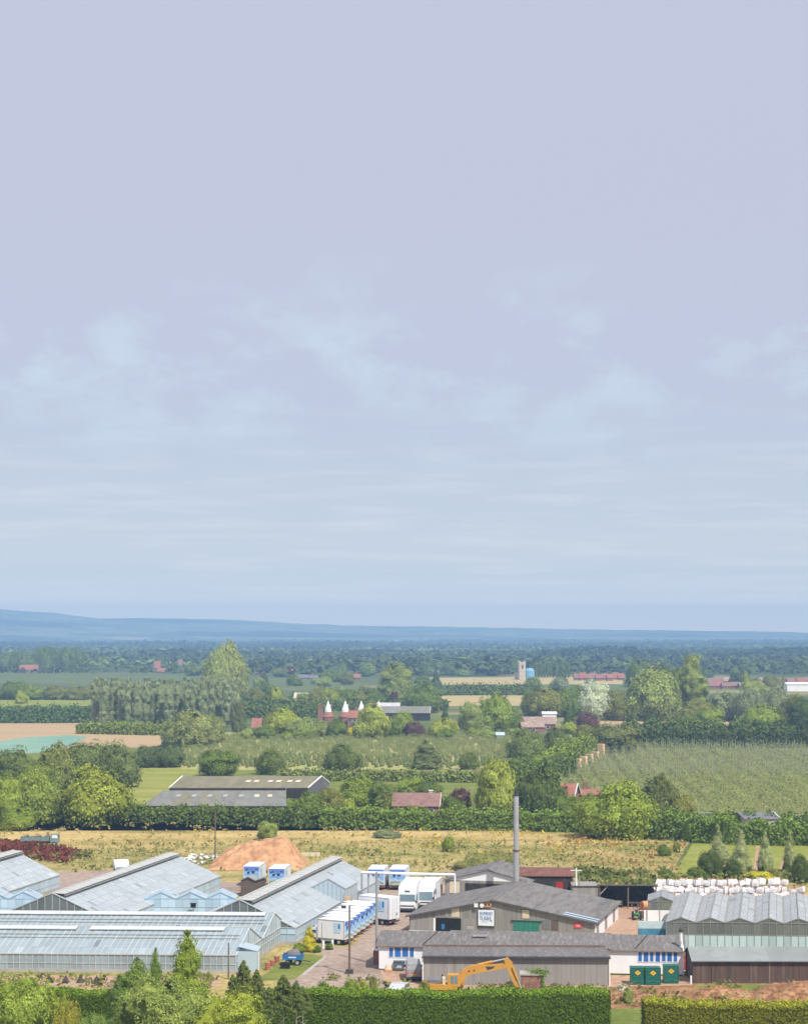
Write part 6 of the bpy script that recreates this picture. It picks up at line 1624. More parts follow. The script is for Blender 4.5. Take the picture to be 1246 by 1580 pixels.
# middle distance
mid = [
 ('bush', 425, 1094, 36, 1056, 'mid', 'dark green tree right of the poplar block'), ('bush', 398, 1094, 32, 1060, 'olive', 'olive tree just right of the tall pale pair'),
 ('bush', 426, 1096, 26, 1058, 'yellow', 'yellow-green tree above the far hedge'), ('loose', 465, 1092, 24, 1068, 'light', 'pale tree beside the cream house'),
 ('bush', 508, 1093, 34, 1060, 'yellow', 'yellow-green round tree above the white cowls'), ('bush', 490, 1090, 30, 1058, 'olive', 'olive tree left of the round yellow-green one'),
 ('bush', 433, 1136, 56, 1092, 'yellow', 'bright yellow-green tree beside the tiny red-roofed house'), ('bush', 467, 1138, 50, 1106, 'light', 'pale bush left of the oast houses'),
 ('bush', 500, 1137, 40, 1112, 'light', 'pale rounded bush before the leftmost oast'), ('bush', 541, 1136, 18, 1122, 'gold', 'small golden bush in front of the oast houses'),
 ('bush', 520, 1138, 34, 1108, 'mid', 'green bush in front of the second oast house'), ('bush', 552, 1136, 26, 1112, 'dark', 'dark bush at the foot of the kiln house'), ('bush', 408, 1140, 40, 1118, 'mid', 'green bush below the tiny red-roofed house'), ('willow', 574, 1140, 58, 1086, 'willow', 'bright yellow weeping willow hiding the right oast'),
 ('bush', 604, 1138, 36, 1104, 'mid', 'green tree right of the yellow weeping willow'), ('bush', 622, 1136, 34, 1096, 'bright', 'bright tree before the long grey barn'),
 ('bush', 639, 1137, 34, 1113, 'purple', 'purple bush right of the yellow weeping willow'), ('bush', 685, 1138, 48, 1107, 'yellow', 'domed yellow-green bush at the back of the orchard'),
 ('conifer', 686, 1116, 14, 1088, 'dark', 'small dark conifer left of the two tall green trees'), ('loose', 724, 1132, 44, 1082, 'light', 'light tree left of the tall bright one'),
 ('broad', 760, 1130, 60, 1068, 'bright', 'tall bright tree before the straw field'), ('bush', 790, 1128, 36, 1092, 'mid', 'green tree left of the brown farmhouse'),
 ('broad', 652, 1100, 58, 1053, 'mid', 'dark domed tree above the long grey barn'), ('loose', 610, 1086, 56, 1021, 'light', 'tall pale spreading tree beyond the oast houses'),
 ('bush', 577, 1088, 40, 1060, 'mid', 'green tree left of the tall pale spreading one'), ('bush', 608, 1090, 16, 1064, 'purple', 'small purple tree below the tall pale one'),
 ('conifer', 672, 1062, 18, 1034, 'dark', 'dark clipped-looking conifer in the far green field'), ('bush', 651, 1060, 26, 1040, 'mid', 'low tree left of the dark conifer in the far field'),
 ('bush', 530, 1092, 40, 1062, 'mid', 'dark tree behind the oast cowls'), ('bush', 552, 1092, 28, 1066, 'olive', 'olive tree behind the oast cowls'),
 ('bush', 838, 1108, 62, 1060, 'olive', 'wide olive tree left of the silver-leaved one'), ('bush', 868, 1106, 46, 1060, 'mid', 'green tree touching the silver-leaved one'), ('bush', 818, 1106, 34, 1066, 'mid', 'green tree at the left of the far right wood'),
 ('loose', 916, 1112, 54, 1048, 'silver', 'silver-leaved tree in the far right wood'), ('bush', 895, 1105, 40, 1056, 'mid', 'mid-green tree behind the silver-leaved one'),
 ('bush', 952, 1112, 56, 1064, 'olive', 'rounded olive tree right of the silver-leaved one'), ('bush', 980, 1112, 36, 1078, 'light', 'light tree right of the rounded olive one'),
 ('broad', 1003, 1112, 92, 1023, 'light', 'biggest pale green tree of the far right wood'), ('bush', 985, 1060, 40, 1016, 'mid', 'tall tree behind the biggest pale green one'), ('loose', 1000, 1088, 26, 1062, 'gold', 'bright golden tree in the far right wood'),
 ('poplar', 1066, 1112, 44, 1010, 'light', 'tall windblown poplar of the far right wood'), ('poplar', 1050, 1110, 30, 1030, 'light', 'lower windblown poplar left of the tall one'), ('poplar', 1080, 1110, 30, 1048, 'light', 'lower windblown poplar right of the tall one'),
 ('bush', 1036, 1112, 44, 1048, 'light', 'pale tree between the biggest pale one and the poplars'), ('bush', 1072, 1118, 66, 1080, 'olive', 'broad olive tree at the foot of the windblown poplars'),
 ('broad', 1062, 1129, 46, 1102, 'mid', 'round tree before the tan strip, left of a pair'), ('broad', 1098, 1128, 46, 1089, 'bright', 'round bright tree before the tan strip, right of a pair'),
 ('broad', 1170, 1130, 74, 1087, 'bright', 'broad bright tree before the tan strip near the right edge'), ('bush', 1198, 1128, 40, 1100, 'mid', 'green tree at the right of the broad bright one'),
 ('bush', 1120, 1112, 54, 1064, 'grey', 'grey-green tree right of the poplars'), ('bush', 1150, 1114, 50, 1062, 'grey', 'grey-green tree above the broad bright one'), ('bush', 1190, 1114, 56, 1058, 'grey', 'widest grey-green tree of the far right wood'), ('bush', 1222, 1122, 50, 1070, 'olive', 'olive tree near the right edge of the far right wood'), ('broad', 1240, 1130, 50, 1072, 'dark', 'dark tree at the right edge of the photo'),
 ('cypress', 1150, 1070, 20, 1034, 'yellow', 'yellow-green pointed tree before the red town roofs'), ('bush', 1162, 1074, 44, 1050, 'yellow', 'low yellow-green tree before the red town roofs'), ('cypress', 1208, 1066, 14, 1042, 'olive', 'olive pointed tree among the red town roofs'),
 ('conifer', 876, 1128, 26, 1088, 'dark', 'dark conifer left of the purple beech'), ('bush', 906, 1128, 38, 1099, 'purple', 'round purple beech by the tan strip'), ('bush', 878, 1132, 28, 1114, 'yellow', 'yellow-green bush before the dark conifer'),
 ('bush', 1010, 1128, 30, 1112, 'mid', 'small bush at the tan strip'), ('bush', 770, 1128, 22, 1114, 'gold', 'orange-yellow shrub in the farmhouse garden'),
 ('bush', 20, 1080, 44, 1050, 'mid', 'green tree at the left edge below the grey field'), ('bush', 52, 1080, 36, 1056, 'bright', 'bright tree at the left below the grey field'), ('bush', 88, 1080, 40, 1056, 'olive', 'olive tree below the grey field'), ('bush', 120, 1080, 40, 1058, 'olive', 'olive tree at the left end of the poplar block'),
 ('bush', 34, 1086, 22, 1066, 'yellow', 'yellow-green bush at the left edge windbreak')]
for (k, px, base, w_, top, c, lab) in mid: T('tree', k, px, base, w_, top, GR[c], lab)
# far left wood, far village trees, poplar line by the church
for i in range(34):
    px = rnd.uniform(-10, 132); top = 1000 + abs(px - 85) * .07 + rnd.uniform(-4, 10)
    T('tree', 'bush', px, rnd.uniform(1031, 1038), rnd.uniform(16, 28), top, (.085, .115, .035), 'tree of the dense far wood at the left edge', 'trees of the far left wood', lod='far')
for i in range(12): T('poplar_tree', 'poplar', 826 + i * 4.6, 1046 + rnd.uniform(-.5, .5), 7, 1021 + rnd.uniform(-2, 2), (.08, .115, .04), 'poplar in the close line right of the church tower', 'poplars in a line by the church', lod='far')
for i in range(70):
    px = rnd.uniform(150, 1250); base = rnd.uniform(1030, 1046)
    if 800 < px < 880 or 880 < px < 965 and base > 1036: continue
    T('tree', 'bush', px, base, rnd.uniform(12, 30), base - rnd.uniform(10, 22), rnd.choice([(.085, .115, .035), (.07, .10, .035), (.12, .15, .05), (.10, .13, .04)]), 'far tree among the scattered villages', 'far trees among the villages', lod='far')
for i in range(46):
    px = rnd.uniform(380, 830); base = rnd.uniform(1050, 1098)
    if 675 < px < 815: continue
    T('tree', 'bush', px, base, rnd.uniform(16, 30), base - rnd.uniform(10, 22), rnd.choice([GR['mid'], GR['olive'], GR['mid'], GR['light'], GR['dark']]), 'small tree in the hedgerows between the oasts and the far fields', 'small hedgerow trees beyond the oasts', lod='far')
for i in range(20):
    px = rnd.uniform(820, 1250); base = rnd.uniform(1060, 1108)
    T('tree', 'bush', px, base, rnd.uniform(22, 40), base - rnd.uniform(14, 28), rnd.choice([GR['mid'], GR['olive'], GR['grey'], GR['dark']]), 'tree filling the far right wood', 'trees filling the far right wood', lod='far')
for i in range(16):
    px = rnd.uniform(375, 500) if i % 2 else rnd.uniform(585, 830); base = rnd.uniform(1128, 1143)
    T('bush', 'bush', px, base, rnd.uniform(18, 36), base - rnd.uniform(10, 18), rnd.choice([GR['mid'], GR['light'], GR['bright']]), 'garden bush along the top of the young orchard', 'garden bushes at the top of the orchard', 'bush', lod='far')
for i, (px, top) in enumerate(((462, 990), (483, 990), (494, 991), (533, 992))): T('conifer_tree', 'conifer', px, 1007, 8, top, (.05, .08, .04), 'far dark spire-shaped conifer on the plain', 'far spire-shaped conifers', lod='far')

# ---------------------------------------------------------------- orchard, hop field
V_, T_ = crown_arrays('bush', 77, 'far')
om = npmesh('young_tree', V_[:], T_, LEAF)
u0 = P(300, 1186); spots = []
for r in range(70):
    for c in range(48):
        x = -95 + c * 4.2 + r * 1.1 - 30; y = 545 + r * 3.6
        py = HZ + FPX * CAMH / y; px = CX + FPX * x / y
        if 1131 < py < 1185 and 282 + (1160 - py) * -.9 * 0 < px < 786 and not (px < 345 and py < 1150 and px < 262 + (1187 - py) * 2.2) and rnd.random() < .93:
            spots.append((x + rnd.uniform(-.4, .4), y + rnd.uniform(-.4, .4)))
spots.sort(key=lambda s: s[1])
for i, (x, y) in enumerate(spots[:290]):
    o = bpy.data.objects.new('young_orchard_tree', om); COL.objects.link(o); o.location = (x, y, 0); s = rnd.uniform(1.1, 1.8); o.scale = (s, s, s * rnd.uniform(.9, 1.2)); o.rotation_euler = (0, 0, rnd.uniform(0, 6)); o.color = (.28 * rnd.uniform(.85, 1.15), .32, .11, 1)
    tag(o, 'young tree in the rows of the sloping orchard', 'tree', 'young orchard trees in rows')
if len(spots) > 290:
    vs, ts = [], []
    k = len(V_) // 4; sel = np.arange(0, k, 3); Vq = V_.reshape(-1, 4, 3)[sel]
    for (x, y) in spots[290:]:
        s = rnd.uniform(1.1, 1.9); q = Vq * s * np.array([1.05, 1.05, 1]); q = q + np.array([x, y, 0]); vs.append(q.reshape(-1, 3)); ts.append(T_[sel] * rnd.uniform(.85, 1.2))
    o = bpy.data.objects.new('orchard_rows', npmesh('orchard_rows', np.concatenate(vs), np.concatenate(ts), LEAF)); COL.objects.link(o); o.color = (.28, .32, .11, 1); o['kind'] = 'stuff'
# hop field: rows of green on tall poles
rng = np.random.default_rng(31)
def in_hop(px, py):
    left = np.interp(py, [1150, 1160, 1185, 1215, 1262], [940, 932, 880, 830, 850])
    return (px > left) & (px < 1480) & (py > 1151) & (py < 1261)
Cs, Ns, Ss, Ts = [], [], [], []; poles = MB()
for r in range(118):
    xr = -5 + r * 2.6
    n = 1300
    y = rng.uniform(415, 690, n); x = xr + (y - 415) * .05 + rng.normal(0, .35, n)
    py = HZ + FPX * CAMH / y; px = CX + FPX * x / y
    k = in_hop(px, py); x, y = x[k], y[k]
    if not len(x): continue
    z = rng.uniform(.1, 1, len(x)) ** .8 * np.where(y > 560, 2.2, 1.8) * (1 + .2 * np.sin(y * .7 + r * 2.1))
    Cs.append(np.stack([x, y, z], 1)); Ns.append(np.stack([rng.normal(0, .6, len(x)), rng.normal(-.5, .5, len(x)), np.full(len(x), .7)], 1)); Ss.append(rng.uniform(.15, .34, len(x))); Ts.append(rng.uniform(.65, 1.35, len(x)) * (1 + .16 * math.sin(r * 2.4)))
    for yy in np.arange(418, 690, 7.5):
        xx = xr + (yy - 415) * .05; p2 = HZ + FPX * CAMH / yy; q2 = CX + FPX * xx / yy
        if in_hop(np.array([q2]), np.array([p2]))[0] and p2 < 1205: poles.bar((xx, yy, 0), (xx, yy, 3.5), .10, .10, rnd.uniform(.8, 1.2))
Cc = np.concatenate(Cs)
o = bpy.data.objects.new('hop_rows', npmesh('hop_rows', cards(Cc, np.concatenate(Ns), np.concatenate(Ss), rng, .6, .4), np.concatenate(Ts), LEAF)); COL.objects.link(o); o.color = (.20, .235, .07, 1); o['kind'] = 'stuff'
po = poles.build('hop_poles', mat('hop_pole', (.30, .29, .27), .9, .15)); po['kind'] = 'stuff'
# crates beside the bright hedge
for i in range(6):
    t_ = i / 5
    px = 882 + (927 - 882) * t_; base = 1188 + (1168.5 - 1188) * t_
    x, y = P(px, base)
    o = thing('fruit_crate_stack', ('stack of pale orange fruit crates, the nearest end of the line', 'stack of pale orange fruit crates, second of the line along the hedge', 'stack of pale orange fruit crates, third of the line along the hedge', 'stack of pale orange fruit crates, fourth of the line along the hedge', 'stack of pale orange fruit crates, last but one of the line', 'tallest stack of pale orange fruit crates at the far end of the line')[i], 'crates', (x, y), R(-35), 'fruit crates stacked in a line')
    for k in range(3 if i < 5 else 5):
        b = MB(); b.box(-1.0, 1.0, -.65, .65, k * .85 + .06, k * .85 + .8, rnd.uniform(.9, 1.1)); b.box(-1.0, 1.0, -.67, -.655, k * .85 + .38, k * .85 + .44, .6)
        b.build('crate', mat('crate_wood', (.72, .50, .29), .85, .15) if 'crate_wood' not in bpy.data.materials else bpy.data.materials['crate_wood'], o)

# loose growth in the rough grass
tufts('meadow_growth', [(-20, 1270), (500, 1275), (1060, 1292), (1040, 1335), (700, 1342), (-20, 1335)], 1500, .55, (.34, .28, .09), 1)
tufts('meadow_growth', [(90, 1300), (1060, 1300), (1050, 1368), (560, 1368), (90, 1345)], 2600, .6, (.25, .25, .08), 5)
tufts('meadow_growth', [(600, 1275), (1060, 1290), (1040, 1325), (560, 1320)], 420, .5, (.50, .38, .05), 9)
tufts('meadow_growth', [(820, 1290), (1060, 1296), (1040, 1352), (900, 1340)], 330, .55, (.36, .18, .07), 13)
tufts('dock_plants', [(-20, 1301), (62, 1306), (118, 1318), (100, 1333), (60, 1328), (-20, 1322)], 1150, .85, (.15, .045, .032), 17, 1.1)
tufts('meadow_growth', [(-20, 1300), (62, 1305), (140, 1318), (130, 1338), (60, 1330), (-20, 1324)], 700, .8, (.17, .16, .05), 29)
tufts('verge_growth', [(-20, 1505), (330, 1508), (330, 1524), (-20, 1524)], 260, .6, (.14, .15, .04), 19)
tufts('verge_growth', [(490, 1508), (950, 1524), (1080, 1518), (1240, 1522), (1240, 1548), (940, 1556), (560, 1545)], 700, .55, (.16, .16, .045), 23)
tufts('meadow_growth', [(880, 1345), (1240, 1352), (1240, 1372), (900, 1372)], 900, .9, (.13, .15, .04), 27)

# ---------------------------------------------------------------- farm sheds, houses, oasts, church
def farm_sheds():
    A = (-55.2, 410.0)
    t = thing('farm_shed', 'pair of long low grey farm sheds with pale rooflights, one roof behind the other', 'barn', A, 0)
    # plan corners: the front roof's right end runs straight back, the rear roof stands further right
    def lp(px, d, z): return (X(px, d) - A[0], d - A[1], z)
    f = [lp(219, 410, 3.15), lp(442, 410, 3.15), lp(440.5, 419.2, 5.65), lp(251, 419.2, 5.65)]
    k = [lp(261, 419.4, 6.2), lp(475, 419.4, 6.2), lp(496, 426.6, 8.2), lp(281.5, 426.6, 8.2)]
    k2 = [k[3], k[2], lp(508, 434, 6.2), lp(300, 434, 6.2)]
    r = MB(); quad_roof(r, f, n=14); r.build('roof', M['farm_roof'], t)
    r = MB(); quad_roof(r, k, n=14); quad_roof(r, k2, n=8); r.build('roof', mat('mossy_roof', (.19, .175, .115), .9, .2, .6, (1.4, .5, 1), stain=(.15, .15, .13)), t)
    dn = lambda p, z: (p[0], p[1], z)
    w = MB(); w.face([dn(f[0], 0), dn(f[1], 0), dn(f[1], 3.0), dn(f[0], 3.0)]); w.face([dn(k[0], 0), dn(k[1], 0), dn(k[1], 6.05), dn(k[0], 6.05)])
    w.face([dn(f[1], 0), dn(f[2], 0), dn(f[2], 5.5), dn(f[1], 3.0)]); w.face([dn(f[3], 0), dn(f[0], 0), dn(f[0], 3.0), dn(f[3], 5.5)]); w.face([dn(k2[2], 0), dn(k2[3], 0), dn(k2[3], 6), dn(k2[2], 6)]); w.build('wall', M['tarred'], t)
    for a_ in (1, 0):
        e = MB(); p0, p1, p2 = (k[1], k[2], k2[2]) if a_ else (k[0], k[3], k2[3])
        pts = [dn(p0, 0), dn(p2, 0), dn(p2, 6.0), dn(p1, 8.05), dn(p0, 6.05)]; e.face(pts if a_ else pts[::-1]); e.build('end_wall', M['slate'], t)
    for a_, b_ in ((k[1], k[2]), (k[2], k2[2]), (k[0], k[3])):
        v = MB(); v.bar(a_, b_, .22); v.build('bargeboard', M['white_paint'], t)
    def on(q, u, v_): 
        a_, b_, c_, d_ = [Vector(p) for p in q]; return a_.lerp(b_, u).lerp(d_.lerp(c_, u), v_) + Vector((0, 0, .1))
    for q, v0, us in ((f, .55, (.16, .28, .40, .52, .64, .76, .86)), (k, .45, (.50, .56, .66, .72, .80, .86))):
        for u in us:
            l = MB(); l.face([on(q, u, v0), on(q, u + .035, v0), on(q, u + .035, v0 + .16), on(q, u, v0 + .16)]); l.build('rooflight', M['cream'] if u > .7 or q is k else M['steel'], t)
farm_sheds()
def house(name, label, cat, px0, px1, base, eave_py, ridge_py, wall, roof, depth=8, group=None, rz=0, chimney=None, windows=2, gable=True, verge=None):
    """ridge runs across the picture"""
    d = D(base); x0, x1 = X(px0, d), X(px1, d); W_ = x1 - x0; ev = Z(eave_py, d); rg = Z(ridge_py, d + depth / 2)
    rg = max(rg, ev + .8)
    t = thing(name, label, cat, (x0, d), rz, group)
    w = MB(); w.box(0, W_, 0, depth, 0, ev); 
    for x in (0, W_): w.face([(x, 0, ev), (x, depth, ev), (x, depth / 2, rg - .05)])
    w.build('wall', wall, t)
    r = MB(); k = (rg - ev) / (depth / 2); o = .35
    quad_roof(r, [(-o, -o, ev - o * k + .06), (W_ + o, -o, ev - o * k + .06), (W_ + o, depth / 2, rg + .06), (-o, depth / 2, rg + .06)], n=5)
    quad_roof(r, [(-o, depth / 2, rg + .06), (W_ + o, depth / 2, rg + .06), (W_ + o, depth + o, ev - o * k + .06), (-o, depth + o, ev - o * k + .06)], n=3)
    rf = r.build('roof', roof, t)
    if chimney:
        for cxk in chimney:
            q = MB().box(W_ * cxk - .45, W_ * cxk + .45, depth / 2 - .4, depth / 2 + .4, rg - .6, rg + 1.5); q.box(W_ * cxk - .52, W_ * cxk + .52, depth / 2 - .47, depth / 2 + .47, rg + 1.3, rg + 1.45); c = q.build('chimney', M['brick'], rf)
            q = MB()
            for s_ in (-.2, .2): q.cyl((W_ * cxk + s_, depth / 2, rg + 1.5), (W_ * cxk + s_, depth / 2, rg + 1.9), .12, n=6)
    if verge:
        q = MB()
        for x in (W_ + o + .03,): q.bar((x, -o, ev - o * k + .05), (x, depth / 2, rg + .05), .16); q.bar((x, depth / 2, rg + .05), (x, depth + o, ev - o * k + .05), .16)
        q.build('bargeboard', verge, t)
    if windows and ev > 1.5:
        for i in range(windows):
            xa = W_ * (i + .5) / windows - .55; z0 = max(.5, ev - 1.9)
            f = MB().box(xa - .1, xa + 1.2, -.05, .0, z0 - .1, z0 + 1.3); fo = f.build('window', M['white_paint'], t); p = MB().box(xa, xa + 1.1, -.07, -.052, z0, z0 + 1.2); p.build('pane', M['glass_dark'], fo)
    return t
house('house', 'low house with a pink tiled roof and white chimney end, behind the long meadow hedge', 'house', 606, 676, 1268, 1243, 1223.5, M['brick'], M['pink_tile'], 9, None, R(-4), None, 3, verge=M['cream'])
t = thing('chimney_stack', 'pale chimney pot block on the right end of the pink-tiled roof', 'chimney', (X(664, 421), 417.5, 0)); MB().box(-.4, .4, -.35, .35, 3.0, Z(1220, 418)).build('stack', M['stone'], t); MB().box(-.5, .5, -.45, .45, Z(1220, 418), Z(1219, 418)).build('cap', M['white_paint'], t)
house('cottage', 'red-tiled cottage between the big dark tree and the domed yellow-green tree', 'house', 862, 884, 1262, 1228, 1209, M['brick'], M['red_tile'], 8, None, R(-14), None, 2, verge=M['white_paint'])
house('cottage', 'low cottage with a red chimney behind the domed yellow-green tree', 'house', 892, 925, 1250, 1226, 1218, M['brick'], M['red_tile'], 8, None, 0, (.42,), 1)
house('house', 'house with a tall red chimney hidden by the big dark tree', 'house', 783, 815, 1262, 1240, 1222, M['brick'], M['red_tile'], 8, None, R(-8), (.06,), 1)
t = thing('glazed_porch', 'small lean-to with a sloping white edge in front of the weeping willow', 'porch', (X(758, 421), 421.0), R(-5))
q = MB(); q.bar((0, 0, 2.3), (4.3, 0, 5.6), .35); q.build('bargeboard', M['white_paint'], t)
w = MB(); w.face([(0, .1, 0), (4.3, .1, 0), (4.3, .1, 5.4), (0, .1, 2.2)]); w.face([(4.3, .1, 0), (4.3, 5, 0), (4.3, 5, 5.4), (4.3, .1, 5.4)]); w.build('wall', M['shed_boards'], t)
r = MB(); quad_roof(r, [(0, 0, 2.35), (4.3, 0, 5.7), (4.3, 5, 5.7), (0, 5, 2.35)]); r.build('roof', M['slate'], t)
house('bungalow', 'grey-roofed bungalow with a pale wall at the foot of the hop field', 'house', 1150, 1203, 1284, 1264, 1254, M['cream'], M['slate'], 9, None, R(8), None, 3, verge=M['white_paint'])
house('garage', 'low grey roof left of the grey-roofed bungalow', 'garage', 1082, 1098, 1284, 1262, 1256, M['cream'], M['slate'], 6, None, 0, None, 1)
house('cottage', 'tiny cottage with a steep red roof at the left of the orchard', 'house', 389, 402, 1137, 1122, 1108, M['slate'], M['red_tile'], 8, None, 0, None, 2)
# oasts
def oast(px, base, top, lab, r=2.6, g=None):
    x, y = P(px, base); H = (base - top) * y / FPX
    t = thing('oast_house', lab, 'oast house', (x, y), 0, g)
    MB().lathe([(r, 0), (r, H * .42)], 18).build('roundel', M['brick'], t)
    MB().lathe([(r * 1.08, H * .39), (r * .46, H * .60)], 18).build('roof', M['red_tile'], t)
    q = MB().lathe([(r * .56, H * .57), (r * .52, H * .66), (.08, H)], 12); q.box(-r * .05, r * .45, -.1, .1, H * .78, H * .84); q.build('cowl', M['white_paint'], t)
    return t
oast(506, 1122, 1081, 'leftmost of the white-cowled oast houses', 2.6, 'white-cowled oast houses'); oast(532.5, 1122, 1081, 'second white-cowled oast house, over the red brick kilns', 2.8, 'white-cowled oast houses'); oast(557, 1120, 1081.5, 'third white-cowled oast house, left of the yellow weeping willow', 2.6, 'white-cowled oast houses'); oast(584, 1117, 1081.5, 'rightmost white-cowled oast house, against the long grey barn', 2.4, 'white-cowled oast houses')
house('kiln_house', 'red brick kiln house joined to the second oast', 'house', 536, 551, 1124, 1107, 1096, M['brick'], M['red_tile'], 8, None, R(-8), (.75,), 2)
t = thing('chimney_stack', 'lone red brick chimney left of the leftmost oast', 'chimney', (*P(494, 1124),)); MB().box(-.9, .9, -.8, .8, 0, 9.2).build('stack', M['brick'], t); MB().box(-1, 1, -.9, .9, 9.2, 9.6).build('cap', M['red_tile'], t)
house('barn', 'long grey-roofed barn right of the oast houses', 'barn', 588, 662, 1112, 1100, 1090, M['tarred'], M['farm_roof'], 14, None, R(-3), None, 0, verge=M['white_paint'])
house('barn', 'pale-roofed barn behind the rightmost oast cowl', 'barn', 582, 616, 1106, 1094, 1084.5, M['slate'], mat('pale_sheet_roof', (.48, .46, .47), .7, .1), 14, None, 0, None, 0)
house('house', 'brown-roofed farmhouse with a spreading roof beside the straw field', 'house', 790, 856, 1127, 1117, 1106, M['brick'], M['brown_tile'], 16, None, R(-4), None, 3)
house('barn', 'second patched brown roof in front of the spreading farmhouse', 'barn', 806, 840, 1131, 1122, 1114, M['brick'], M['brown_tile'], 9, None, R(6), None, 1)
house('barn', 'white-sided box store behind the brown-roofed farmhouse', 'barn', 837, 858, 1114, 1101.5, 1100, M['white_wall'], M['white_paint'], 6, None, 0, None, 0)
house('greenhouse', 'tiny pale garden greenhouse at the right end of the orchard', 'greenhouse', 766, 777, 1141, 1134, 1130, M['gh_mint'], M['gh_mint'], 4, None, 0, None, 0)
house('house', 'cream house beside the yellow-green tree above the far hedge', 'house', 454, 473, 1092, 1077, 1069, M['cream'], M['cream'], 9, None, 0, None, 2)
house('hut', 'small white hut at the right end of the hop field hedge', 'hut', 1239, 1252, 1143, 1131, 1128, M['white_paint'], M['white_paint'], 4, None, 0, None, 0)
house('barn', 'white two-bay barn roof behind the dark conifer in the far field', 'barn', 664, 678, 1042, 1036, 1032.5, M['white_wall'], M['white_paint'], 12, None, 0, None, 0)
# church and the blue silo
x, y = P(804.5, 1049)
t = thing('church_tower', 'pale stone church tower on the plain left of the poplar line', 'church', (x, y), R(10)); s = y / FPX
MB().box(-2.7, 2.7, -2.7, 2.7, 0, 27 * s).build('tower', M['stone'], t)
for a in (-1, 1):
    for b_ in (-1, 1): q = MB().box(a * 2.2 - .5, a * 2.2 + .5, b_ * 2.2 - .5, b_ * 2.2 + .5, 27 * s, 29.5 * s); q.build('pinnacle', M['stone'], t)
MB().box(-.7, .7, -2.76, -2.7, 17 * s, 23 * s).build('belfry_window', M['glass_dark'], t); MB().box(-2.2, 3.6, 3.2, 16, 0, 10 * s).build('nave', M['stone'], t)
x, y = P(816.5, 1047)
t = thing('silo', 'pale blue silo beside the church tower', 'silo', (x, y)); MB().lathe([(4.2, 0), (4.2, 6.5), (3.2, 8.2), (.1, 9)], 14).build('body', mat('silo_blue', (.18, .42, .62), .5, .1), t); MB().lathe([(4.35, 6.2), (4.35, 6.6)], 14).build('band', M['steel'], t)
# villages
VR = [(30, 58, 1039, 1026, M['red_tile']), (238, 247, 1039, 1020, M['red_tile']), (243, 254, 1040, 1031, M['red_tile']), (274, 281, 1034, 1018, M['pink_tile']), (393, 409, 1041, 1032, M['brown_tile']), (430, 452, 1041, 1031, M['red_tile']), (456, 476, 1048, 1041, M['slate']), (478, 500, 1048, 1042, M['slate']), (500, 528, 1048, 1041, M['brown_tile']), (530, 556, 1049, 1040, M['red_tile']), (130, 142, 1029, 1020, M['slate']), (160, 170, 1030, 1022, M['cream']), (695, 702, 1030, 1019, M['cream'])]
VN = ['red-roofed house below the far left wood', 'far red gable house left of the tall pale pair', 'far low red roof beside the gabled one', 'far pink-roofed house near the tall pale pair', 'brown-roofed house right of the tall pale pair', 'red-roofed house among the far village trees', 'slate-roofed house at the left of the far village row', 'second slate-roofed house of the far village row', 'brown-roofed house in the far village row', 'red-roofed house at the right end of the far village row', 'far slate-roofed house right of the far left wood', 'far cream-roofed house right of the far left wood', 'far cream house above the green field']
for (a, b_, base, rp, m_), nm in zip(VR, VN): house('house', nm, 'house', a, b_, base, (base + rp) / 2 + 1, rp, M['brick'] if m_ is not M['cream'] else M['cream'], m_, 9, 'far village houses', 0, None, 1)
for i in range(9):
    a = 886 + i * 8.4 + rnd.uniform(-1, 1)
    house('house', 'red-roofed house in the far row right of the church', 'house', a, a + 9, 1050 + rnd.uniform(-1, 1), 1046, 1040 + rnd.uniform(-3, 1), M['brick'], rnd.choice([M['red_tile'], M['pink_tile'], M['red_tile']]), 9, 'red roofs right of the church', 0, (.3,) if i % 3 == 0 else None, 0)
for i in range(26):
    a = 1090 + (i % 13) * 12.6 + rnd.uniform(-2, 2); base = 1056 + (i // 13) * 7 + rnd.uniform(-1, 1)
    if 1118 < a < 1150 and i < 13: continue
    house('house', 'pink-roofed house in the far town at the right', 'house', a, a + 12, base, base - 4, base - 10, M['brick'], rnd.choice([M['red_tile'], M['pink_tile'], M['pink_tile'], M['brown_tile']]), 10, 'roofs of the far town', 0, None, 0)
house('warehouse', 'long white warehouse at the right edge below the town roofs', 'warehouse', 1214, 1275, 1067, 1056, 1053, M['white_wall'], M['white_paint'], 16, None, 0, None, 0)
house('warehouse', 'pale low warehouse left of the long white one', 'warehouse', 1176, 1196, 1066, 1060, 1058, M['cream'], M['white_paint'], 14, None, 0, None, 0)
for (a, b_, base, rp) in ((22, 32, 988, 984), (386, 415, 981.8, 979.5), (610, 625, 992, 988), (556, 572, 990, 987)):
    house('house', 'pale building far out on the blue plain', 'house', a, b_, base, base - 1, rp, M['cream'], M['white_paint'], 30, 'pale buildings far out on the plain', 0, None, 0)

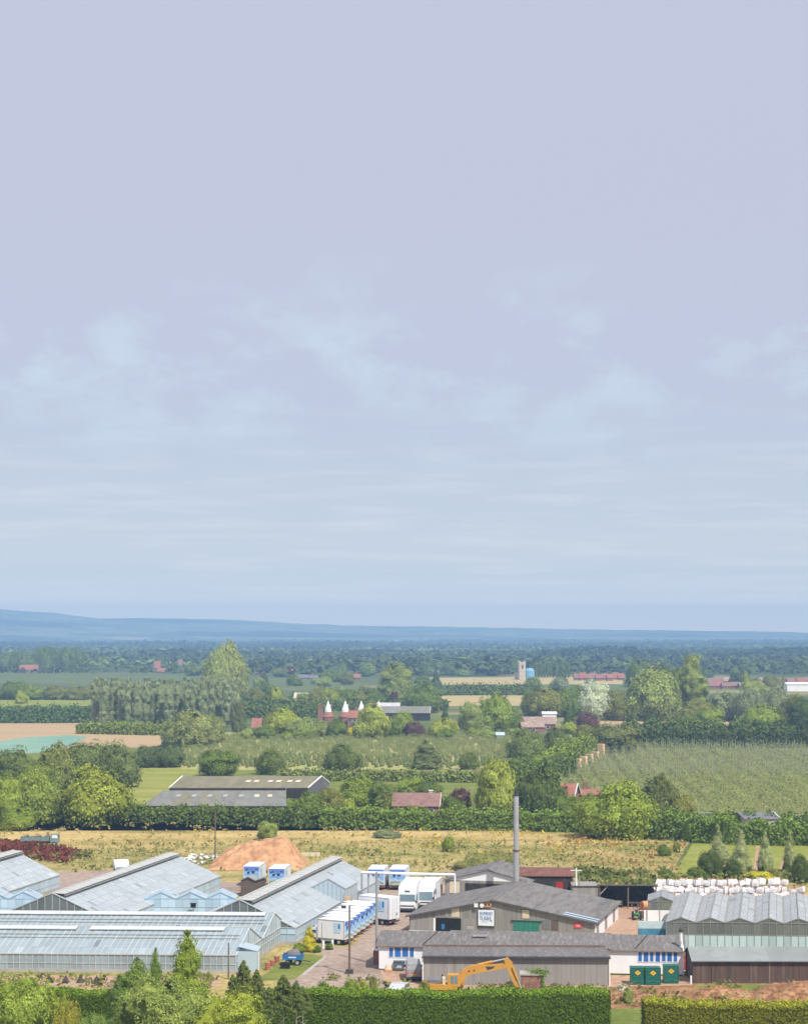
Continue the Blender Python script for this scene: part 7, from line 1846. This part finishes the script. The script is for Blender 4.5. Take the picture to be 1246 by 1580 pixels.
# ---------------------------------------------------------------- far woods on the plain
def far_woods(name, y0, y1, nlines, seed, hgt, col, blobs=0, cw=10):
    """hedgerow trees and copses across the plain, each belt with its own tone"""
    rng = np.random.default_rng(seed)
    cen = []; ton = []
    for i in range(nlines):
        y = math.exp(rng.uniform(math.log(y0), math.log(y1))); x = rng.uniform(-.27, .27) * y
        an = rng.normal(0, .22) if rng.random() < .85 else rng.uniform(0, 3.14)
        ln = rng.uniform(120, 800) * (1 + y / 6000); n = int(ln / (cw * .6))
        s = np.linspace(-ln / 2, ln / 2, n)
        c = np.stack([x + s * math.cos(an) + rng.normal(0, 3, n), y + s * math.sin(an) + rng.normal(0, 5, n)], 1)
        c = c[rng.uniform(0, 1, n) < rng.uniform(.6, 1.0)]; cen.append(c)
        ton.append(np.stack([np.full(len(c), rng.choice([.55, .75, .95, 1.3, 1.75])), np.full(len(c), rng.uniform(.45, 1.2))], 1))
    for i in range(blobs):
        y = math.exp(rng.uniform(math.log(y0), math.log(y1))); x = rng.uniform(-.26, .26) * y; n = rng.integers(40, 170)
        c = np.stack([x + rng.normal(0, 90 * (1 + y / 5000), n), y + rng.normal(0, 60, n)], 1); cen.append(c)
        ton.append(np.stack([np.full(len(c), rng.uniform(.55, 1.1)), np.full(len(c), rng.uniform(.8, 1.3))], 1))
    c = np.concatenate(cen); tn = np.concatenate(ton); k = (c[:, 1] > y0 * .97) & (c[:, 1] < 8600); c = c[k]; tn = tn[k]
    m = 22 if y1 < 4700 else 12
    H = hgt * tn[:, 1] * rng.uniform(.6, 1.35, len(c)); W_ = cw * rng.uniform(.6, 1.8, len(c))
    d = sph(rng, len(c) * m); d[:, 2] = np.abs(d[:, 2])
    base = np.repeat(np.concatenate([c, np.zeros((len(c), 1))], 1), m, 0); HH = np.repeat(H, m); WW = np.repeat(W_, m)
    pos = base + d * np.stack([WW * .55, WW * .55, HH * .62], 1) + np.stack([0 * HH, 0 * HH, HH * .36], 1)
    V = cards(pos, d + np.array([0, 0, .5]), np.minimum(WW, HH) * .24 * rng.uniform(.7, 1.4, len(pos)), rng, .8, .35)
    t = np.repeat(tn[:, 0] * rng.uniform(.85, 1.18, len(c)), m) * rng.uniform(.88, 1.12, len(pos))
    o = bpy.data.objects.new(name, npmesh(name, V, t, LEAF)); COL.objects.link(o); o.color = (*col, 1); o['kind'] = 'stuff'
far_woods('distant_woodland', 1780, 2800, 60, 41, 9, (.115, .155, .055), 10, 9)
far_woods('distant_woodland', 2700, 4600, 90, 42, 9, (.10, .14, .06), 14, 10)
far_woods('distant_woodland', 4400, 8200, 150, 43, 9, (.09, .125, .06), 26, 13)
# the long dark woods across the middle of the plain
def dark_wood(name, px0, px1, ya, yb, n, hgt, col, seed):
    rng = np.random.default_rng(seed); y = rng.uniform(ya, yb, n); px = rng.uniform(px0, px1, n); x = (px - CX) / FPX * y; m = 24
    H = hgt * rng.uniform(.6, 1.25, n) * (1 + .25 * np.sin(px * .021 + seed)); W_ = 12 * rng.uniform(.6, 1.6, n); d = sph(rng, n * m); d[:, 2] = np.abs(d[:, 2])
    base = np.repeat(np.stack([x, y, 0 * x], 1), m, 0); HH = np.repeat(H, m); WW = np.repeat(W_, m)
    pos = base + d * np.stack([WW * .5, WW * .5, HH * .6], 1) + np.stack([0 * HH, 0 * HH, HH * .38], 1)
    V = cards(pos, d + np.array([0, 0, .5]), WW * .20 * rng.uniform(.7, 1.4, len(pos)), rng, .8, .35)
    t = np.repeat(rng.uniform(.85, 1.15, n) * (1 + .22 * np.sin(px * .045 + y * .004)), m) * rng.uniform(.88, 1.12, n * m)
    o = bpy.data.objects.new(name, npmesh(name, V, t, LEAF)); COL.objects.link(o); o.color = (*col, 1); o['kind'] = 'stuff'
dark_wood('dark_woodland', 730, 1300, 2400, 2900, 800, 13, (.055, .09, .045), 51)
dark_wood('dark_woodland', 240, 640, 2700, 2950, 330, 10, (.065, .10, .05), 52)
dark_wood('dark_woodland', -40, 560, 4300, 4800, 420, 13, (.055, .085, .05), 53)

# ---------------------------------------------------------------- the air
hm = bpy.data.materials.new('haze'); hm.use_nodes = True
t = hm.node_tree; t.nodes.clear(); ho = t.nodes.new('ShaderNodeOutputMaterial'); pv = t.nodes.new('ShaderNodeVolumePrincipled')
pv.inputs['Color'].default_value = (.37, .63, 1.0, 1); pv.inputs['Density'].default_value = 2.1e-4; pv.inputs['Anisotropy'].default_value = -0.12
pv.inputs['Density Attribute'].default_value = ''
t.links.new(pv.outputs[0], ho.inputs['Volume'])
hb = MB().box(-6300, 6300, -400, 9900, -4, 168).build('haze', hm)
hb['kind'] = 'stuff'
